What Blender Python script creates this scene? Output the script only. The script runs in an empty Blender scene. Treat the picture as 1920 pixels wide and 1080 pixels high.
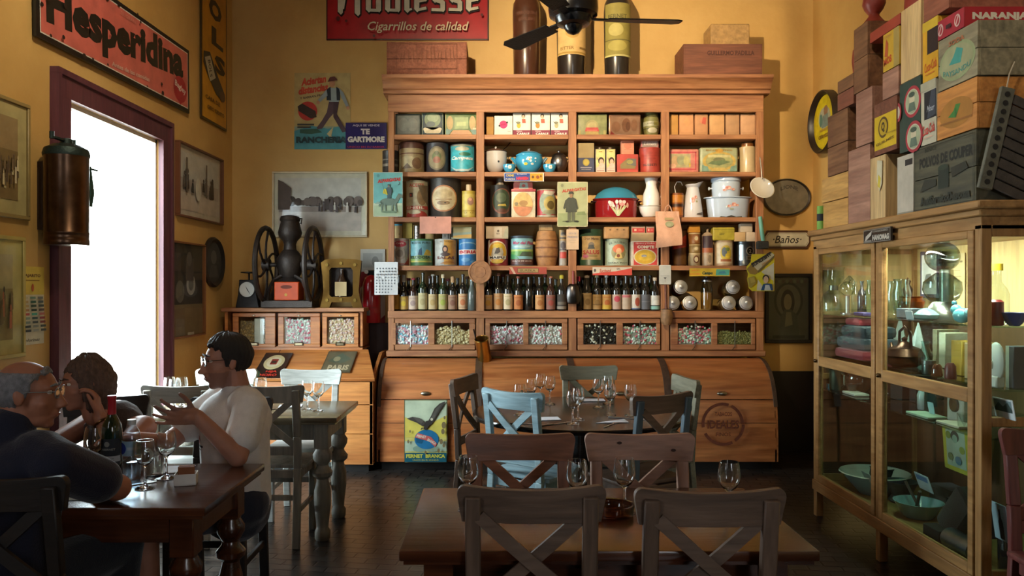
import bpy, bmesh, math, random
from mathutils import Vector, Matrix, Euler
R = random.Random(7)
PI = math.pi
scene = bpy.context.scene
COL = scene.collection

# ---------------------------------------------------------------- camera, world, lights, exposure
H = 1.45
FPX = 1440.0
cam_d = bpy.data.cameras.new('camera')
cam = bpy.data.objects.new('camera', cam_d)
COL.objects.link(cam)
cam.location = (0, 0, H)
cam.rotation_euler = (PI / 2, 0, 0)
cam_d.sensor_width = 36.0
cam_d.lens = 36.0 * FPX / 1920.0
cam_d.shift_x = 20.0 / 1920.0
cam_d.clip_start = 0.05
scene.camera = cam

scene.view_settings.view_transform = 'Standard'
scene.view_settings.look = 'None'
scene.view_settings.gamma = 1.0
scene.view_settings.use_curve_mapping = False
scene.view_settings.exposure = 0.82
scene.cycles.use_denoising = True
scene.cycles.max_bounces = 10
scene.cycles.transparent_max_bounces = 16
scene.cycles.transmission_bounces = 10
scene.cycles.caustics_reflective = False
scene.cycles.caustics_refractive = False
scene.cycles.sample_clamp_indirect = 4.0

world = bpy.data.worlds.new('daylight')
scene.world = world
world.use_nodes = True
wb = world.node_tree.nodes['Background']
wb.inputs[0].default_value = (0.80, 0.90, 1.0, 1)
wb.inputs[1].default_value = 19.0

def area(name, loc, aim, sx, sy, power, col, portal=False, spread=180):
    d = bpy.data.lights.new(name, 'AREA')
    d.shape = 'RECTANGLE'; d.size = sx; d.size_y = sy
    d.energy = power; d.color = col
    d.spread = math.radians(spread)
    o = bpy.data.objects.new(name, d); COL.objects.link(o)
    o.location = loc
    o.rotation_euler = (Vector(aim) - Vector(loc)).to_track_quat('-Z', 'Y').to_euler()
    if portal: d.cycles.is_portal = True
    return o

def spot(name, loc, aim, power, col, angle, blend=0.6, rad=0.06):
    d = bpy.data.lights.new(name, 'SPOT')
    d.energy = power; d.color = col; d.spot_size = math.radians(angle); d.spot_blend = blend
    d.shadow_soft_size = rad
    o = bpy.data.objects.new(name, d); COL.objects.link(o)
    o.location = loc
    o.rotation_euler = (Vector(aim) - Vector(loc)).to_track_quat('-Z', 'Y').to_euler()
    return o

# daylight through the tall window, and a cool fill light added behind the viewer
area('window_portal', (-2.47, 4.8, 1.31), (0, 4.8, 1.31), 1.15, 2.36, 1, (1, 1, 1), True)
area('rear_fill', (1.7, -2.5, 1.9), (0.6, 4.0, 1.0), 0.55, 1.9, 22, (0.90, 0.95, 1.0))
area('side_window_daylight', (-2.36, 0.3, 1.75), (1.4, 2.4, 0.9), 0.5, 1.7, 11, (0.85, 0.93, 1.0))
sun_d = bpy.data.lights.new('sun', 'SUN')
sun_d.energy = 5.0; sun_d.angle = 0.01; sun_d.color = (1, 0.95, 0.86)
sun = bpy.data.objects.new('sun', sun_d); COL.objects.link(sun)
sun.rotation_euler = Vector((0.36, -0.22, -0.9)).to_track_quat('-Z', 'Y').to_euler()
# warm ceiling spot over the room that washes the shelves
WARM = (1.0, 0.78, 0.50)
spot('shelf_spot', (-0.9, 2.4, 3.8), (1.1, 6.8, 2.95), 820, WARM, 54, 1.0, 0.06)
spot('wall_spot', (1.9, 3.6, 4.3), (2.2, 6.8, 3.3), 60, (1, 0.8, 0.5), 76, 1.0, 0.1)  # added warm fill for the wall at the right, no fixture
area('counter_fill', (-1.2, 3.6, 4.4), (-1.2, 5.4, 0.4), 0.5, 0.5, 4, (1, 0.78, 0.5), spread=150)  # general warm fill, added without any lamp hanging there
spot('left_wall_spot', (-0.4, 2.2, 4.3), (-2.4, 4.2, 2.95), 175, (1, 0.84, 0.6), 56, 1.0, 0.1)  # added to lift the brightness of the left wall
spot('crate_spot', (0.5, 2.4, 4.3), (2.25, 3.8, 2.4), 95, (1, 0.86, 0.66), 48, 1.0, 0.1)  # added narrow spot that brightens the crate pile

# ---------------------------------------------------------------- helpers
def hx(c):
    if isinstance(c, (tuple, list)): return tuple(c[:3]) + (1.0,)
    c = c.lstrip('#')
    if len(c) == 3: c = ''.join(k * 2 for k in c)
    out = []
    for i in (0, 2, 4):
        v = int(c[i:i + 2], 16) / 255.0
        out.append(v / 12.92 if v <= 0.04045 else ((v + 0.055) / 1.055) ** 2.4)
    return (out[0], out[1], out[2], 1.0)

def P(px, py, Y):
    """A point of the room, Y metres in front of the viewer, seen at this place of the photograph."""
    return Vector(((px - 940.0) * Y / FPX, Y, H + (540.0 - py) * Y / FPX))
def PX(px, Y): return (px - 940.0) * Y / FPX
def PZ(py, Y): return H + (540.0 - py) * Y / FPX

MATS = {}
def newmat(name):
    m = bpy.data.materials.new(name); m.use_nodes = True
    nt = m.node_tree
    b = nt.nodes['Principled BSDF']
    MATS[name] = m
    return m, nt, b

def colmat(name, rough=0.5, metal=0.0, grunge=0.25, gscale=14.0, coat=0.0, bump=0.0, spec=0.5, sheen=0.0):
    """Surface whose own colours are stored per face, with procedural wear."""
    m, nt, b = newmat(name)
    a = nt.nodes.new('ShaderNodeAttribute'); a.attribute_name = 'Col'
    tc = nt.nodes.new('ShaderNodeTexCoord')
    n = nt.nodes.new('ShaderNodeTexNoise'); n.inputs['Scale'].default_value = gscale
    n.inputs['Detail'].default_value = 5
    nt.links.new(tc.outputs['Object'], n.inputs['Vector'])
    mr = nt.nodes.new('ShaderNodeMapRange')
    mr.inputs['From Min'].default_value = 0.3; mr.inputs['From Max'].default_value = 0.7
    mr.inputs['To Min'].default_value = 1.0 - grunge; mr.inputs['To Max'].default_value = 1.0
    nt.links.new(n.outputs['Fac'], mr.inputs['Value'])
    mx = nt.nodes.new('ShaderNodeMix'); mx.data_type = 'RGBA'; mx.blend_type = 'MULTIPLY'
    mx.inputs[0].default_value = 1.0
    nt.links.new(a.outputs['Color'], mx.inputs[6]); nt.links.new(mr.outputs['Result'], mx.inputs[7])
    nt.links.new(mx.outputs[2], b.inputs['Base Color'])
    b.inputs['Roughness'].default_value = rough
    b.inputs['Metallic'].default_value = metal
    b.inputs['Coat Weight'].default_value = coat
    b.inputs['Specular IOR Level'].default_value = spec
    b.inputs['Sheen Weight'].default_value = sheen
    if bump:
        bp = nt.nodes.new('ShaderNodeBump'); bp.inputs['Strength'].default_value = bump
        bp.inputs['Distance'].default_value = 0.01
        n2 = nt.nodes.new('ShaderNodeTexNoise'); n2.inputs['Scale'].default_value = gscale * 6
        nt.links.new(tc.outputs['Object'], n2.inputs['Vector'])
        nt.links.new(n2.outputs['Fac'], bp.inputs['Height'])
        nt.links.new(bp.outputs['Normal'], b.inputs['Normal'])
    return m

def wood(name, c1, c2, axis=0, rough=0.45, scale=1.0, coat=0.0, bump=0.25, c3=None):
    m, nt, b = newmat(name)
    tc = nt.nodes.new('ShaderNodeTexCoord')
    oi = nt.nodes.new('ShaderNodeObjectInfo')
    mp = nt.nodes.new('ShaderNodeMapping')
    sc = [9.0 * scale] * 3; sc[axis] = 0.9 * scale
    mp.inputs['Scale'].default_value = sc
    cx = nt.nodes.new('ShaderNodeMath'); cx.operation = 'MULTIPLY'; cx.inputs[1].default_value = 17.0
    nt.links.new(oi.outputs['Random'], cx.inputs[0])
    nt.links.new(cx.outputs[0], mp.inputs['Location'])
    nt.links.new(tc.outputs['Object'], mp.inputs['Vector'])
    n = nt.nodes.new('ShaderNodeTexNoise'); n.inputs['Scale'].default_value = 1.6
    n.inputs['Detail'].default_value = 7; n.inputs['Distortion'].default_value = 1.1
    nt.links.new(mp.outputs['Vector'], n.inputs['Vector'])
    rp = nt.nodes.new('ShaderNodeValToRGB')
    rp.color_ramp.elements[0].position = 0.32; rp.color_ramp.elements[0].color = hx(c1)
    rp.color_ramp.elements[1].position = 0.68; rp.color_ramp.elements[1].color = hx(c2)
    if c3:
        e = rp.color_ramp.elements.new(0.82); e.color = hx(c3)
    nt.links.new(n.outputs['Fac'], rp.inputs['Fac'])
    n2 = nt.nodes.new('ShaderNodeTexNoise'); n2.inputs['Scale'].default_value = 7.0
    n2.inputs['Detail'].default_value = 4
    nt.links.new(mp.outputs['Vector'], n2.inputs['Vector'])
    mr = nt.nodes.new('ShaderNodeMapRange'); mr.inputs['From Min'].default_value = 0.35; mr.inputs['From Max'].default_value = 0.6
    mr.inputs['To Min'].default_value = 0.78; mr.inputs['To Max'].default_value = 1.0
    nt.links.new(n2.outputs['Fac'], mr.inputs['Value'])
    mx = nt.nodes.new('ShaderNodeMix'); mx.data_type = 'RGBA'; mx.blend_type = 'MULTIPLY'; mx.inputs[0].default_value = 1
    nt.links.new(rp.outputs['Color'], mx.inputs[6]); nt.links.new(mr.outputs['Result'], mx.inputs[7])
    nt.links.new(mx.outputs[2], b.inputs['Base Color'])
    b.inputs['Roughness'].default_value = rough
    b.inputs['Coat Weight'].default_value = coat
    b.inputs['Coat Roughness'].default_value = 0.2
    bp = nt.nodes.new('ShaderNodeBump'); bp.inputs['Strength'].default_value = bump; bp.inputs['Distance'].default_value = 0.004
    nt.links.new(n2.outputs['Fac'], bp.inputs['Height'])
    nt.links.new(bp.outputs['Normal'], b.inputs['Normal'])
    return m

def glassmat(name, col=(1, 1, 1), rough=0.0, ior=1.45):
    m, nt, b = newmat(name)
    b.inputs['Base Color'].default_value = tuple(col) + (1,)
    b.inputs['Transmission Weight'].default_value = 1.0
    b.inputs['Roughness'].default_value = rough
    b.inputs['IOR'].default_value = ior
    return m

def panemat(name, tint=(0.93, 0.96, 0.94), refl=1.0):
    m, nt, b = newmat(name)
    nt.nodes.remove(b)
    out = nt.nodes['Material Output']
    tr = nt.nodes.new('ShaderNodeBsdfTransparent'); tr.inputs[0].default_value = tuple(tint) + (1,)
    gl = nt.nodes.new('ShaderNodeBsdfGlossy'); gl.inputs['Roughness'].default_value = 0.02
    fr = nt.nodes.new('ShaderNodeLayerWeight'); pw = nt.nodes.new('ShaderNodeMath'); pw.operation = 'POWER'; pw.inputs[1].default_value = 4.0
    nt.links.new(fr.outputs['Facing'], pw.inputs[0])
    ml = nt.nodes.new('ShaderNodeMath'); ml.operation = 'MULTIPLY_ADD'; ml.inputs[1].default_value = 0.6 * refl; ml.inputs[2].default_value = 0.03 * refl; ml.use_clamp = True
    nt.links.new(pw.outputs[0], ml.inputs[0])
    mx = nt.nodes.new('ShaderNodeMixShader')
    nt.links.new(ml.outputs[0], mx.inputs[0])
    nt.links.new(tr.outputs[0], mx.inputs[1]); nt.links.new(gl.outputs[0], mx.inputs[2])
    nt.links.new(mx.outputs[0], out.inputs['Surface'])
    return m

def emitmat(name, col, strength):
    m, nt, b = newmat(name)
    b.inputs['Emission Color'].default_value = hx(col)
    b.inputs['Emission Strength'].default_value = strength
    b.inputs['Base Color'].default_value = (0.8, 0.8, 0.8, 1)
    return m

PRINT = colmat('printed_paper', 0.75, grunge=0.22)
TIN = colmat('printed_tin', 0.42, grunge=0.35, gscale=22)
ENAMEL = colmat('enamel', 0.12, grunge=0.05, coat=0.5)
WORN = colmat('worn_sign_enamel', 0.3, grunge=0.3, gscale=9)
ALU = colmat('aluminium', 0.42, metal=0.8, grunge=0.2)
METAL = colmat('metal', 0.32, metal=1.0, grunge=0.3)
CAST = colmat('cast_iron', 0.5, metal=0.6, grunge=0.4, bump=0.2)
CLOTH = colmat('cloth', 0.9, grunge=0.12, gscale=30, bump=0.25, sheen=0.2)
SKIN = colmat('skin', 0.5, grunge=0.12, gscale=30, spec=0.4)
HAIR = colmat('hair', 0.55, grunge=0.5, gscale=60, bump=0.6)
PLAIN = colmat('plain_paint', 0.5, grunge=0.15)
STAVE = colmat('stained_timber', 0.6, grunge=0.4, gscale=30, bump=0.2)
PINE = wood('red_pine', '#8c5838', '#b57f54', 0, 0.55, c3='#98623e')
PINE_V = wood('red_pine_upright', '#8c5838', '#b57f54', 2, 0.55)
BINWOOD = wood('orange_pine_bin', '#9a562c', '#c27c46', 0, 0.4, 0.7, coat=0.15)
COUNTER = wood('counter_pine', '#a25f2e', '#c78446', 0, 0.42, 0.8, coat=0.1)
COUNTER_V = wood('counter_pine_upright', '#8a4a24', '#ad6c38', 2, 0.42, 0.8)
DARKRIB = wood('dark_rib', '#3d2a20', '#57402f', 2, 0.55)
TABLEW = wood('table_walnut', '#33190d', '#5a301a', 0, 0.25, 0.8, coat=0.35)
TABLED = wood('round_table_dark', '#0f0b0a', '#1c1513', 0, 0.2, coat=0.4)
GREYW = wood('weathered_grey_oak', '#6b665c', '#8f897c', 2, 0.55)
GREYWX = wood('table_grey_oak', '#5a4f3c', '#7e7052', 0, 0.25, coat=0.3)
CH_DARK = wood('chair_umber', '#57463a', '#786252', 0, 0.5)
CH_BROWN = wood('chair_brown', '#744830', '#966044', 0, 0.45)
CH_KNOT = wood('chair_knotty', '#86604c', '#aa806a', 0, 0.5)
CH_BLUE = wood('chair_pale_blue', '#86a6b2', '#a7c4cb', 0, 0.5)
CH_OLIVE = wood('chair_olive_grey', '#6e6a55', '#8c8770', 0, 0.55)
CH_WHITE = wood('chair_white', '#b4b7b2', '#d3d4ce', 0, 0.5)
CH_RED = wood('chair_reddish', '#5a2a26', '#733a33', 2, 0.45)
CH_BLACK = wood('chair_black', '#140f0c', '#211914', 0, 0.55)
CASEW = wood('display_oak', '#936a3c', '#b38a56', 2, 0.4)
CASEWX = wood('display_oak_rail', '#936a3c', '#b38a56', 1, 0.4)
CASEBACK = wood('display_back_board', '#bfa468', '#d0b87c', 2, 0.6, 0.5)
CRATE_A = wood('crate_brown', '#6b4428', '#8e6340', 1, 0.7)
CRATE_B = wood('crate_pink_brown', '#8a5f4c', '#ab7f68', 1, 0.7)
CRATE_C = wood('crate_honey', '#b0803f', '#cf9f58', 1, 0.7)
CRATE_D = wood('crate_grey', '#6d6650', '#968d70', 1, 0.7)
CRATE_E = wood('crate_dark_green', '#3b3a2c', '#57543d', 1, 0.7)
CRATE_F = wood('crate_orange', '#a5672a', '#c98941', 1, 0.65)
CRATE_G = wood('crate_pale', '#b69563', '#d4b57f', 2, 0.7)
CRATE_H = wood('crate_red_brown', '#5f3524', '#7e4c36', 0, 0.65)
CRATE_I = wood('crate_reddish', '#7d4530', '#9d6046', 1, 0.7)
MAROON = wood('window_casing', '#4a2432', '#61333d', 2, 0.5)
GLASS = glassmat('clear_glass', (0.98, 1, 1), ior=1.52)
GLASS_G = glassmat('green_glass', (0.10, 0.22, 0.08))
GLASS_D = glassmat('dark_bottle_glass', (0.05, 0.07, 0.05))
GLASS_B = glassmat('brown_glass', (0.25, 0.10, 0.05))
GLASS_A = glassmat('aqua_glass', (0.62, 0.85, 0.82))
GLASS_T = glassmat('smoky_glass', (0.55, 0.62, 0.58))
PET = panemat('thin_plastic', (0.86, 0.93, 0.98), 2.2)
PANE = panemat('window_pane')
PANE_P = panemat('picture_glass', (0.95, 0.96, 0.95), 0.3)
PANE_C = panemat('display_pane', (0.90, 0.96, 0.94), 1.0)
SHELFGLASS = panemat('shelf_glass', (0.72, 0.86, 0.82), 1.5)
TUBE = emitmat('lamp_tube', '#fff2cf', 16.0)

def put(o, parent=None):
    COL.objects.link(o)
    if parent is not None: o.parent = parent
    return o

def tag(o, label, cat, group=None, kind=None):
    o['label'] = label; o['category'] = cat
    if group: o['group'] = group
    if kind: o['kind'] = kind
    return o

def thing(name, label, cat, loc=(0, 0, 0), rz=0.0, group=None):
    o = bpy.data.objects.new(name, None); COL.objects.link(o)
    o.empty_display_size = 0.1
    o.location = loc; o.rotation_euler = (0, 0, rz)
    return tag(o, label, cat, group)

def dup(root, label=None, loc=None, rz=None, group=None):
    def cp(o, par):
        c = o.copy(); COL.objects.link(c)
        if par is not None: c.parent = par
        for ch in list(o.children): cp(ch, c)
        return c
    r = cp(root, None)
    if label: r['label'] = label
    if loc is not None: r.location = loc
    if rz is not None: r.rotation_euler = (0, 0, rz)
    if group: r['group'] = group
    return r

class MB:
    def __init__(s, T=None):
        s.v = []; s.f = []; s.c = []; s.m = []; s.T = T or Matrix()
    def add(s, vs, fs, col='#888', mi=0):
        o = len(s.v); T = s.T
        s.v.extend(T @ Vector(v) for v in vs)
        one = not isinstance(col, list)
        c = hx(col) if one else None
        for k, f in enumerate(fs):
            s.f.append([i + o for i in f]); s.c.append(c if one else hx(col[k])); s.m.append(mi)
        return s
    def bm(s, b, col='#888', mi=0):
        b.verts.index_update()
        s.add([v.co[:] for v in b.verts], [[v.index for v in f.verts] for f in b.faces], col, mi)
        b.free(); return s
    def box(s, x0, x1, y0, y1, z0, z1, col='#888', bev=0.0, mi=0, seg=1):
        if not bev:
            v = [(x0, y0, z0), (x1, y0, z0), (x1, y1, z0), (x0, y1, z0), (x0, y0, z1), (x1, y0, z1), (x1, y1, z1), (x0, y1, z1)]
            return s.add(v, [(3, 2, 1, 0), (4, 5, 6, 7), (0, 1, 5, 4), (1, 2, 6, 5), (2, 3, 7, 6), (3, 0, 4, 7)], col, mi)
        b = bmesh.new(); bmesh.ops.create_cube(b, size=1)
        for v in b.verts:
            v.co = ((x0 + x1) / 2 + v.co.x * (x1 - x0), (y0 + y1) / 2 + v.co.y * (y1 - y0), (z0 + z1) / 2 + v.co.z * (z1 - z0))
        bmesh.ops.bevel(b, geom=b.edges[:], offset=bev, segments=seg, affect='EDGES', profile=0.6)
        return s.bm(b, col, mi)
    def bar(s, a, b_, w, t, up=(0, 0, 1), col='#888', bev=0.003, mi=0):
        """A rectangular bar from a to b; w across, t along 'up'."""
        a = Vector(a); b_ = Vector(b_); d = b_ - a; L = d.length; z = d.normalized()
        x = Vector(up).cross(z)
        if x.length < 1e-5: x = Vector((1, 0, 0))
        x.normalize(); y = z.cross(x)
        M = Matrix((x, y, z)).transposed().to_4x4(); M.translation = a
        T = s.T; s.T = T @ M
        s.box(-w / 2, w / 2, -t / 2, t / 2, 0, L, col, bev, mi); s.T = T
        return s
    def lathe(s, prof, c=(0, 0, 0), n=24, col='#888', mi=0, cap=True, sx=1.0, sy=1.0):
        vs = []; fs = []; cs = []
        k = len(prof)
        for r, z in prof:
            for i in range(n):
                a = 2 * PI * i / n
                vs.append((c[0] + r * sx * math.cos(a), c[1] + r * sy * math.sin(a), c[2] + z))
        for j in range(k - 1):
            for i in range(n):
                i2 = (i + 1) % n
                fs.append((j * n + i, j * n + i2, (j + 1) * n + i2, (j + 1) * n + i))
                cs.append(col[j] if isinstance(col, list) else col)
        if cap:
            if prof[0][0] > 1e-4: fs.append(tuple(range(n - 1, -1, -1))); cs.append(col[0] if isinstance(col, list) else col)
            if prof[-1][0] > 1e-4: fs.append(tuple((k - 1) * n + i for i in range(n))); cs.append(col[-1] if isinstance(col, list) else col)
        return s.add(vs, fs, cs, mi)
    def cyl(s, a, b_, r, r2=None, n=16, col='#888', mi=0):
        return s.tube([a, b_], [r, r if r2 is None else r2], n, col, mi)
    def tube(s, pts, r, n=8, col='#888', mi=0, closed=False):
        pts = [Vector(p) for p in pts]; k = len(pts)
        rs = r if isinstance(r, (list, tuple)) else [r] * k
        vs = []; prev = None
        for j, p in enumerate(pts):
            if closed: d = pts[(j + 1) % k] - pts[j - 1]
            else: d = pts[min(j + 1, k - 1)] - pts[max(j - 1, 0)]
            d.normalize()
            if prev is None:
                x = d.orthogonal().normalized()
            else:
                x = prev - d * prev.dot(d)
                x = x.normalized() if x.length > 1e-6 else d.orthogonal().normalized()
            prev = x; y = d.cross(x)
            for i in range(n):
                a = 2 * PI * i / n
                vs.append(p + (x * math.cos(a) + y * math.sin(a)) * rs[j])
        fs = []
        for j in range(k if closed else k - 1):
            j2 = (j + 1) % k
            for i in range(n):
                i2 = (i + 1) % n
                fs.append((j * n + i, j * n + i2, j2 * n + i2, j2 * n + i))
        if not closed:
            fs.append(tuple(range(n - 1, -1, -1))); fs.append(tuple((k - 1) * n + i for i in range(n)))
        return s.add([tuple(v) for v in vs], fs, col, mi)
    def ball(s, c, r, n=14, m=8, col='#888', mi=0):
        rx, ry, rz = r if isinstance(r, (tuple, list)) else (r, r, r)
        prof = []
        for j in range(m + 1):
            a = -PI / 2 + PI * j / m
            prof.append((max(math.cos(a), 1e-5), math.sin(a)))
        T = s.T
        s.T = T @ Matrix.Translation(c) @ Matrix.Diagonal((rx, ry, rz, 1))
        s.lathe(prof, (0, 0, 0), n, col, mi, cap=False); s.T = T
        return s
    def prism(s, poly, t0, t1, col='#888', mi=0):
        """A 2D outline (u, v) thickened along the third axis from t0 to t1."""
        n = len(poly)
        vs = [(u, v, t0) for u, v in poly] + [(u, v, t1) for u, v in poly]
        fs = [tuple(range(n - 1, -1, -1)), tuple(range(n, 2 * n))] + [(i, (i + 1) % n, n + (i + 1) % n, n + i) for i in range(n)]
        return s.add(vs, fs, col, mi)
    def build(s, name, mat, parent=None, sharp=38, bevel=0.0, fix=False, remesh=0.0, smooth=0):
        me = bpy.data.meshes.new(name)
        me.from_pydata([tuple(v) for v in s.v], [], s.f)
        mats = mat if isinstance(mat, (list, tuple)) else [mat]
        for m in mats: me.materials.append(m)
        me.polygons.foreach_set('material_index', s.m)
        me.polygons.foreach_set('use_smooth', [True] * len(s.f))
        at = me.color_attributes.new('Col', 'FLOAT_COLOR', 'CORNER')
        buf = []
        for f, c in zip(s.f, s.c): buf.extend(c * len(f))
        at.data.foreach_set('color', buf)
        if fix:
            b = bmesh.new(); b.from_mesh(me)
            bmesh.ops.remove_doubles(b, verts=b.verts, dist=1e-6)
            bmesh.ops.recalc_face_normals(b, faces=b.faces); b.to_mesh(me); b.free()
        if not remesh:
            me.set_sharp_from_angle(angle=math.radians(sharp))
        me.update()
        o = bpy.data.objects.new(name, me); COL.objects.link(o)
        if parent is not None: o.parent = parent
        if bevel:
            md = o.modifiers.new('edge', 'BEVEL'); md.width = bevel; md.segments = 2; md.limit_method = 'ANGLE'
        if remesh:
            md = o.modifiers.new('skin', 'REMESH'); md.mode = 'VOXEL'; md.voxel_size = remesh; md.use_smooth_shade = True
            if smooth:
                md = o.modifiers.new('soft', 'SMOOTH'); md.factor = 0.5; md.iterations = smooth
        return o

def frame3(o, U, V):
    U = Vector(U).normalized(); V = Vector(V).normalized(); N = U.cross(V)
    M = Matrix((U, V, N)).transposed().to_4x4(); M.translation = Vector(o)
    return M

# text outlines
_tx = {}
def text_polys(s, bold=0.0, shear=0.0):
    k = (s, bold, shear)
    if k in _tx: return _tx[k]
    c = bpy.data.curves.new('lettering', 'FONT'); c.body = s; c.size = 1; c.resolution_u = 2
    c.offset = bold; c.shear = shear
    o = bpy.data.objects.new('lettering', c)
    me = o.to_mesh()
    vs = [(v.co.x, v.co.y) for v in me.vertices]; fs = [list(p.vertices) for p in me.polygons]
    o.to_mesh_clear(); bpy.data.objects.remove(o); bpy.data.curves.remove(c)
    if vs:
        x0 = min(v[0] for v in vs); x1 = max(v[0] for v in vs); y0 = min(v[1] for v in vs); y1 = max(v[1] for v in vs)
        vs = [((x - x0) / max(x1 - x0, 1e-6), (y - y0) / max(y1 - y0, 1e-6)) for x, y in vs]
    _tx[k] = (vs, fs)
    return vs, fs

def ell(cx, cy, rx, ry, n=28, a0=0.0, a1=2 * PI):
    full = abs(a1 - a0 - 2 * PI) < 1e-6
    k = n if full else n + 1
    return [(cx + rx * math.cos(a0 + (a1 - a0) * i / n), cy + ry * math.sin(a0 + (a1 - a0) * i / n)) for i in range(k)]

EPS = 0.0007
def graphic(mb, items, w, h, mapf=None, strips=None, base=1, mi=0):
    """Printed shapes in 0..1 coordinates laid on a w x h face; mapf bends them onto a curved face."""
    b = bmesh.new(); lay = b.faces.layers.int.new('c'); cols = []
    def poly(pts, col, L):
        try: f = b.faces.new([b.verts.new((u * w, v * h, L)) for u, v in pts])
        except ValueError: return
        f[lay] = len(cols); cols.append(col)
    L = base
    for it in items:
        k = it[0]
        if k == 'r': poly([(it[1], it[2]), (it[3], it[2]), (it[3], it[4]), (it[1], it[4])], it[5], L)
        elif k == 'e': poly(ell(it[1], it[2], it[3], it[4]), it[5], L)
        elif k == 'p': poly(it[1], it[2], L)
        elif k == 'f':  # frame lines
            x0, y0, x1, y1, t, col = it[1:7]; tv = t * w / h
            for q in ((x0, y0, x1, y0 + tv), (x0, y1 - tv, x1, y1), (x0, y0, x0 + t, y1), (x1 - t, y0, x1, y1)):
                poly([(q[0], q[1]), (q[2], q[1]), (q[2], q[3]), (q[0], q[3])], col, L)
        elif k == 'l':  # line
            (x0, y0), (x1, y1), t, col = it[1:5]
            dx, dy = (x1 - x0) * w, (y1 - y0) * h; n = math.hypot(dx, dy) or 1
            ox, oy = -dy / n * t / 2, dx / n * t / 2
            poly([(x0 + ox / w, y0 + oy / h), (x0 - ox / w, y0 - oy / h), (x1 - ox / w, y1 - oy / h), (x1 + ox / w, y1 + oy / h)], col, L)
        elif k == 't':  # text, centre, size, colour, options
            s, cx, cy, tw, th, col = it[1:7]; op = it[7] if len(it) > 7 else {}
            vs, fs = text_polys(s, op.get('bold', 0.02), op.get('shear', 0.0))
            a = math.radians(op.get('rot', 0)); arch = op.get('arch', 0)
            pts = []
            for x, y in vs:
                X = (x - 0.5) * tw * w; Yy = (y - 0.5) * th * h
                if arch: Yy += -arch * h * ((x - 0.5) * 2) ** 2
                pts.append((cx * w + X * math.cos(a) - Yy * math.sin(a), cy * h + X * math.sin(a) + Yy * math.cos(a)))
            bv = [b.verts.new((x, y, L)) for x, y in pts]
            for f in fs:
                try: nf = b.faces.new([bv[i] for i in f])
                except ValueError: continue
                nf[lay] = len(cols)
            cols.append(col)
        L += 1
    if mapf:
        for u in strips or ():
            bmesh.ops.bisect_plane(b, geom=b.verts[:] + b.edges[:] + b.faces[:], plane_co=(u, 0, 0), plane_no=(1, 0, 0))
    b.verts.index_update()
    vs = [(mapf(v.co.x, v.co.y, v.co.z) if mapf else (v.co.x, v.co.y, v.co.z * EPS)) for v in b.verts]
    bmesh.ops.triangulate(b, faces=[f for f in b.faces if len(f.verts) > 4])
    fs = [[v.index for v in f.verts] for f in b.faces]
    cs = [cols[f[lay]] for f in b.faces]
    b.free()
    if fs: mb.add(vs, fs, cs, mi)
    return mb

def on_cyl(r, c, z0, wlab):
    """Bend a label of width wlab round the front (towards -Y) of an upright cylinder."""
    def f(u, v, L):
        a = (u - wlab / 2) / r - PI / 2
        rr = r + L * EPS
        return (c[0] + rr * math.cos(a), c[1] + rr * math.sin(a), z0 + v)
    k = max(4, int(wlab / r / 0.18))
    return f, [wlab * i / k for i in range(1, k)]

def on_lathe(rf, c, z0, wlab, r0):
    def f(u, v, L):
        a = (u - wlab / 2) / r0 - PI / 2
        rr = rf(v) + L * EPS
        return (c[0] + rr * math.cos(a), c[1] + rr * math.sin(a), z0 + v)
    k = max(4, int(wlab / r0 / 0.18))
    return f, [wlab * i / k for i in range(1, k)]
# ---------------------------------------------------------------- the room
XL, XR, YB, YF, ZC = -2.40, 2.78, 6.85, -2.6, 4.6
def plaster(name, c1, c2, c3):
    m, nt, b = newmat(name)
    tc = nt.nodes.new('ShaderNodeTexCoord')
    n = nt.nodes.new('ShaderNodeTexNoise'); n.inputs['Scale'].default_value = 0.9; n.inputs['Detail'].default_value = 6
    n.inputs['Roughness'].default_value = 0.62
    nt.links.new(tc.outputs['Object'], n.inputs['Vector'])
    rp = nt.nodes.new('ShaderNodeValToRGB')
    rp.color_ramp.elements[0].position = 0.35; rp.color_ramp.elements[0].color = hx(c1)
    rp.color_ramp.elements[1].position = 0.7; rp.color_ramp.elements[1].color = hx(c3)
    e = rp.color_ramp.elements.new(0.52); e.color = hx(c2)
    nt.links.new(n.outputs['Fac'], rp.inputs['Fac'])
    nt.links.new(rp.outputs['Color'], b.inputs['Base Color'])
    b.inputs['Roughness'].default_value = 0.6
    n2 = nt.nodes.new('ShaderNodeTexNoise'); n2.inputs['Scale'].default_value = 22; n2.inputs['Detail'].default_value = 4
    nt.links.new(tc.outputs['Object'], n2.inputs['Vector'])
    bp = nt.nodes.new('ShaderNodeBump'); bp.inputs['Strength'].default_value = 0.12; bp.inputs['Distance'].default_value = 0.02
    nt.links.new(n2.outputs['Fac'], bp.inputs['Height']); nt.links.new(bp.outputs['Normal'], b.inputs['Normal'])
    return m
OCHRE = plaster('ochre_plaster', '#b48e4e', '#c09b5a', '#caa767')
CEILM = plaster('ceiling_plaster', '#8a6b3c', '#94754a', '#9c7d50')

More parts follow.
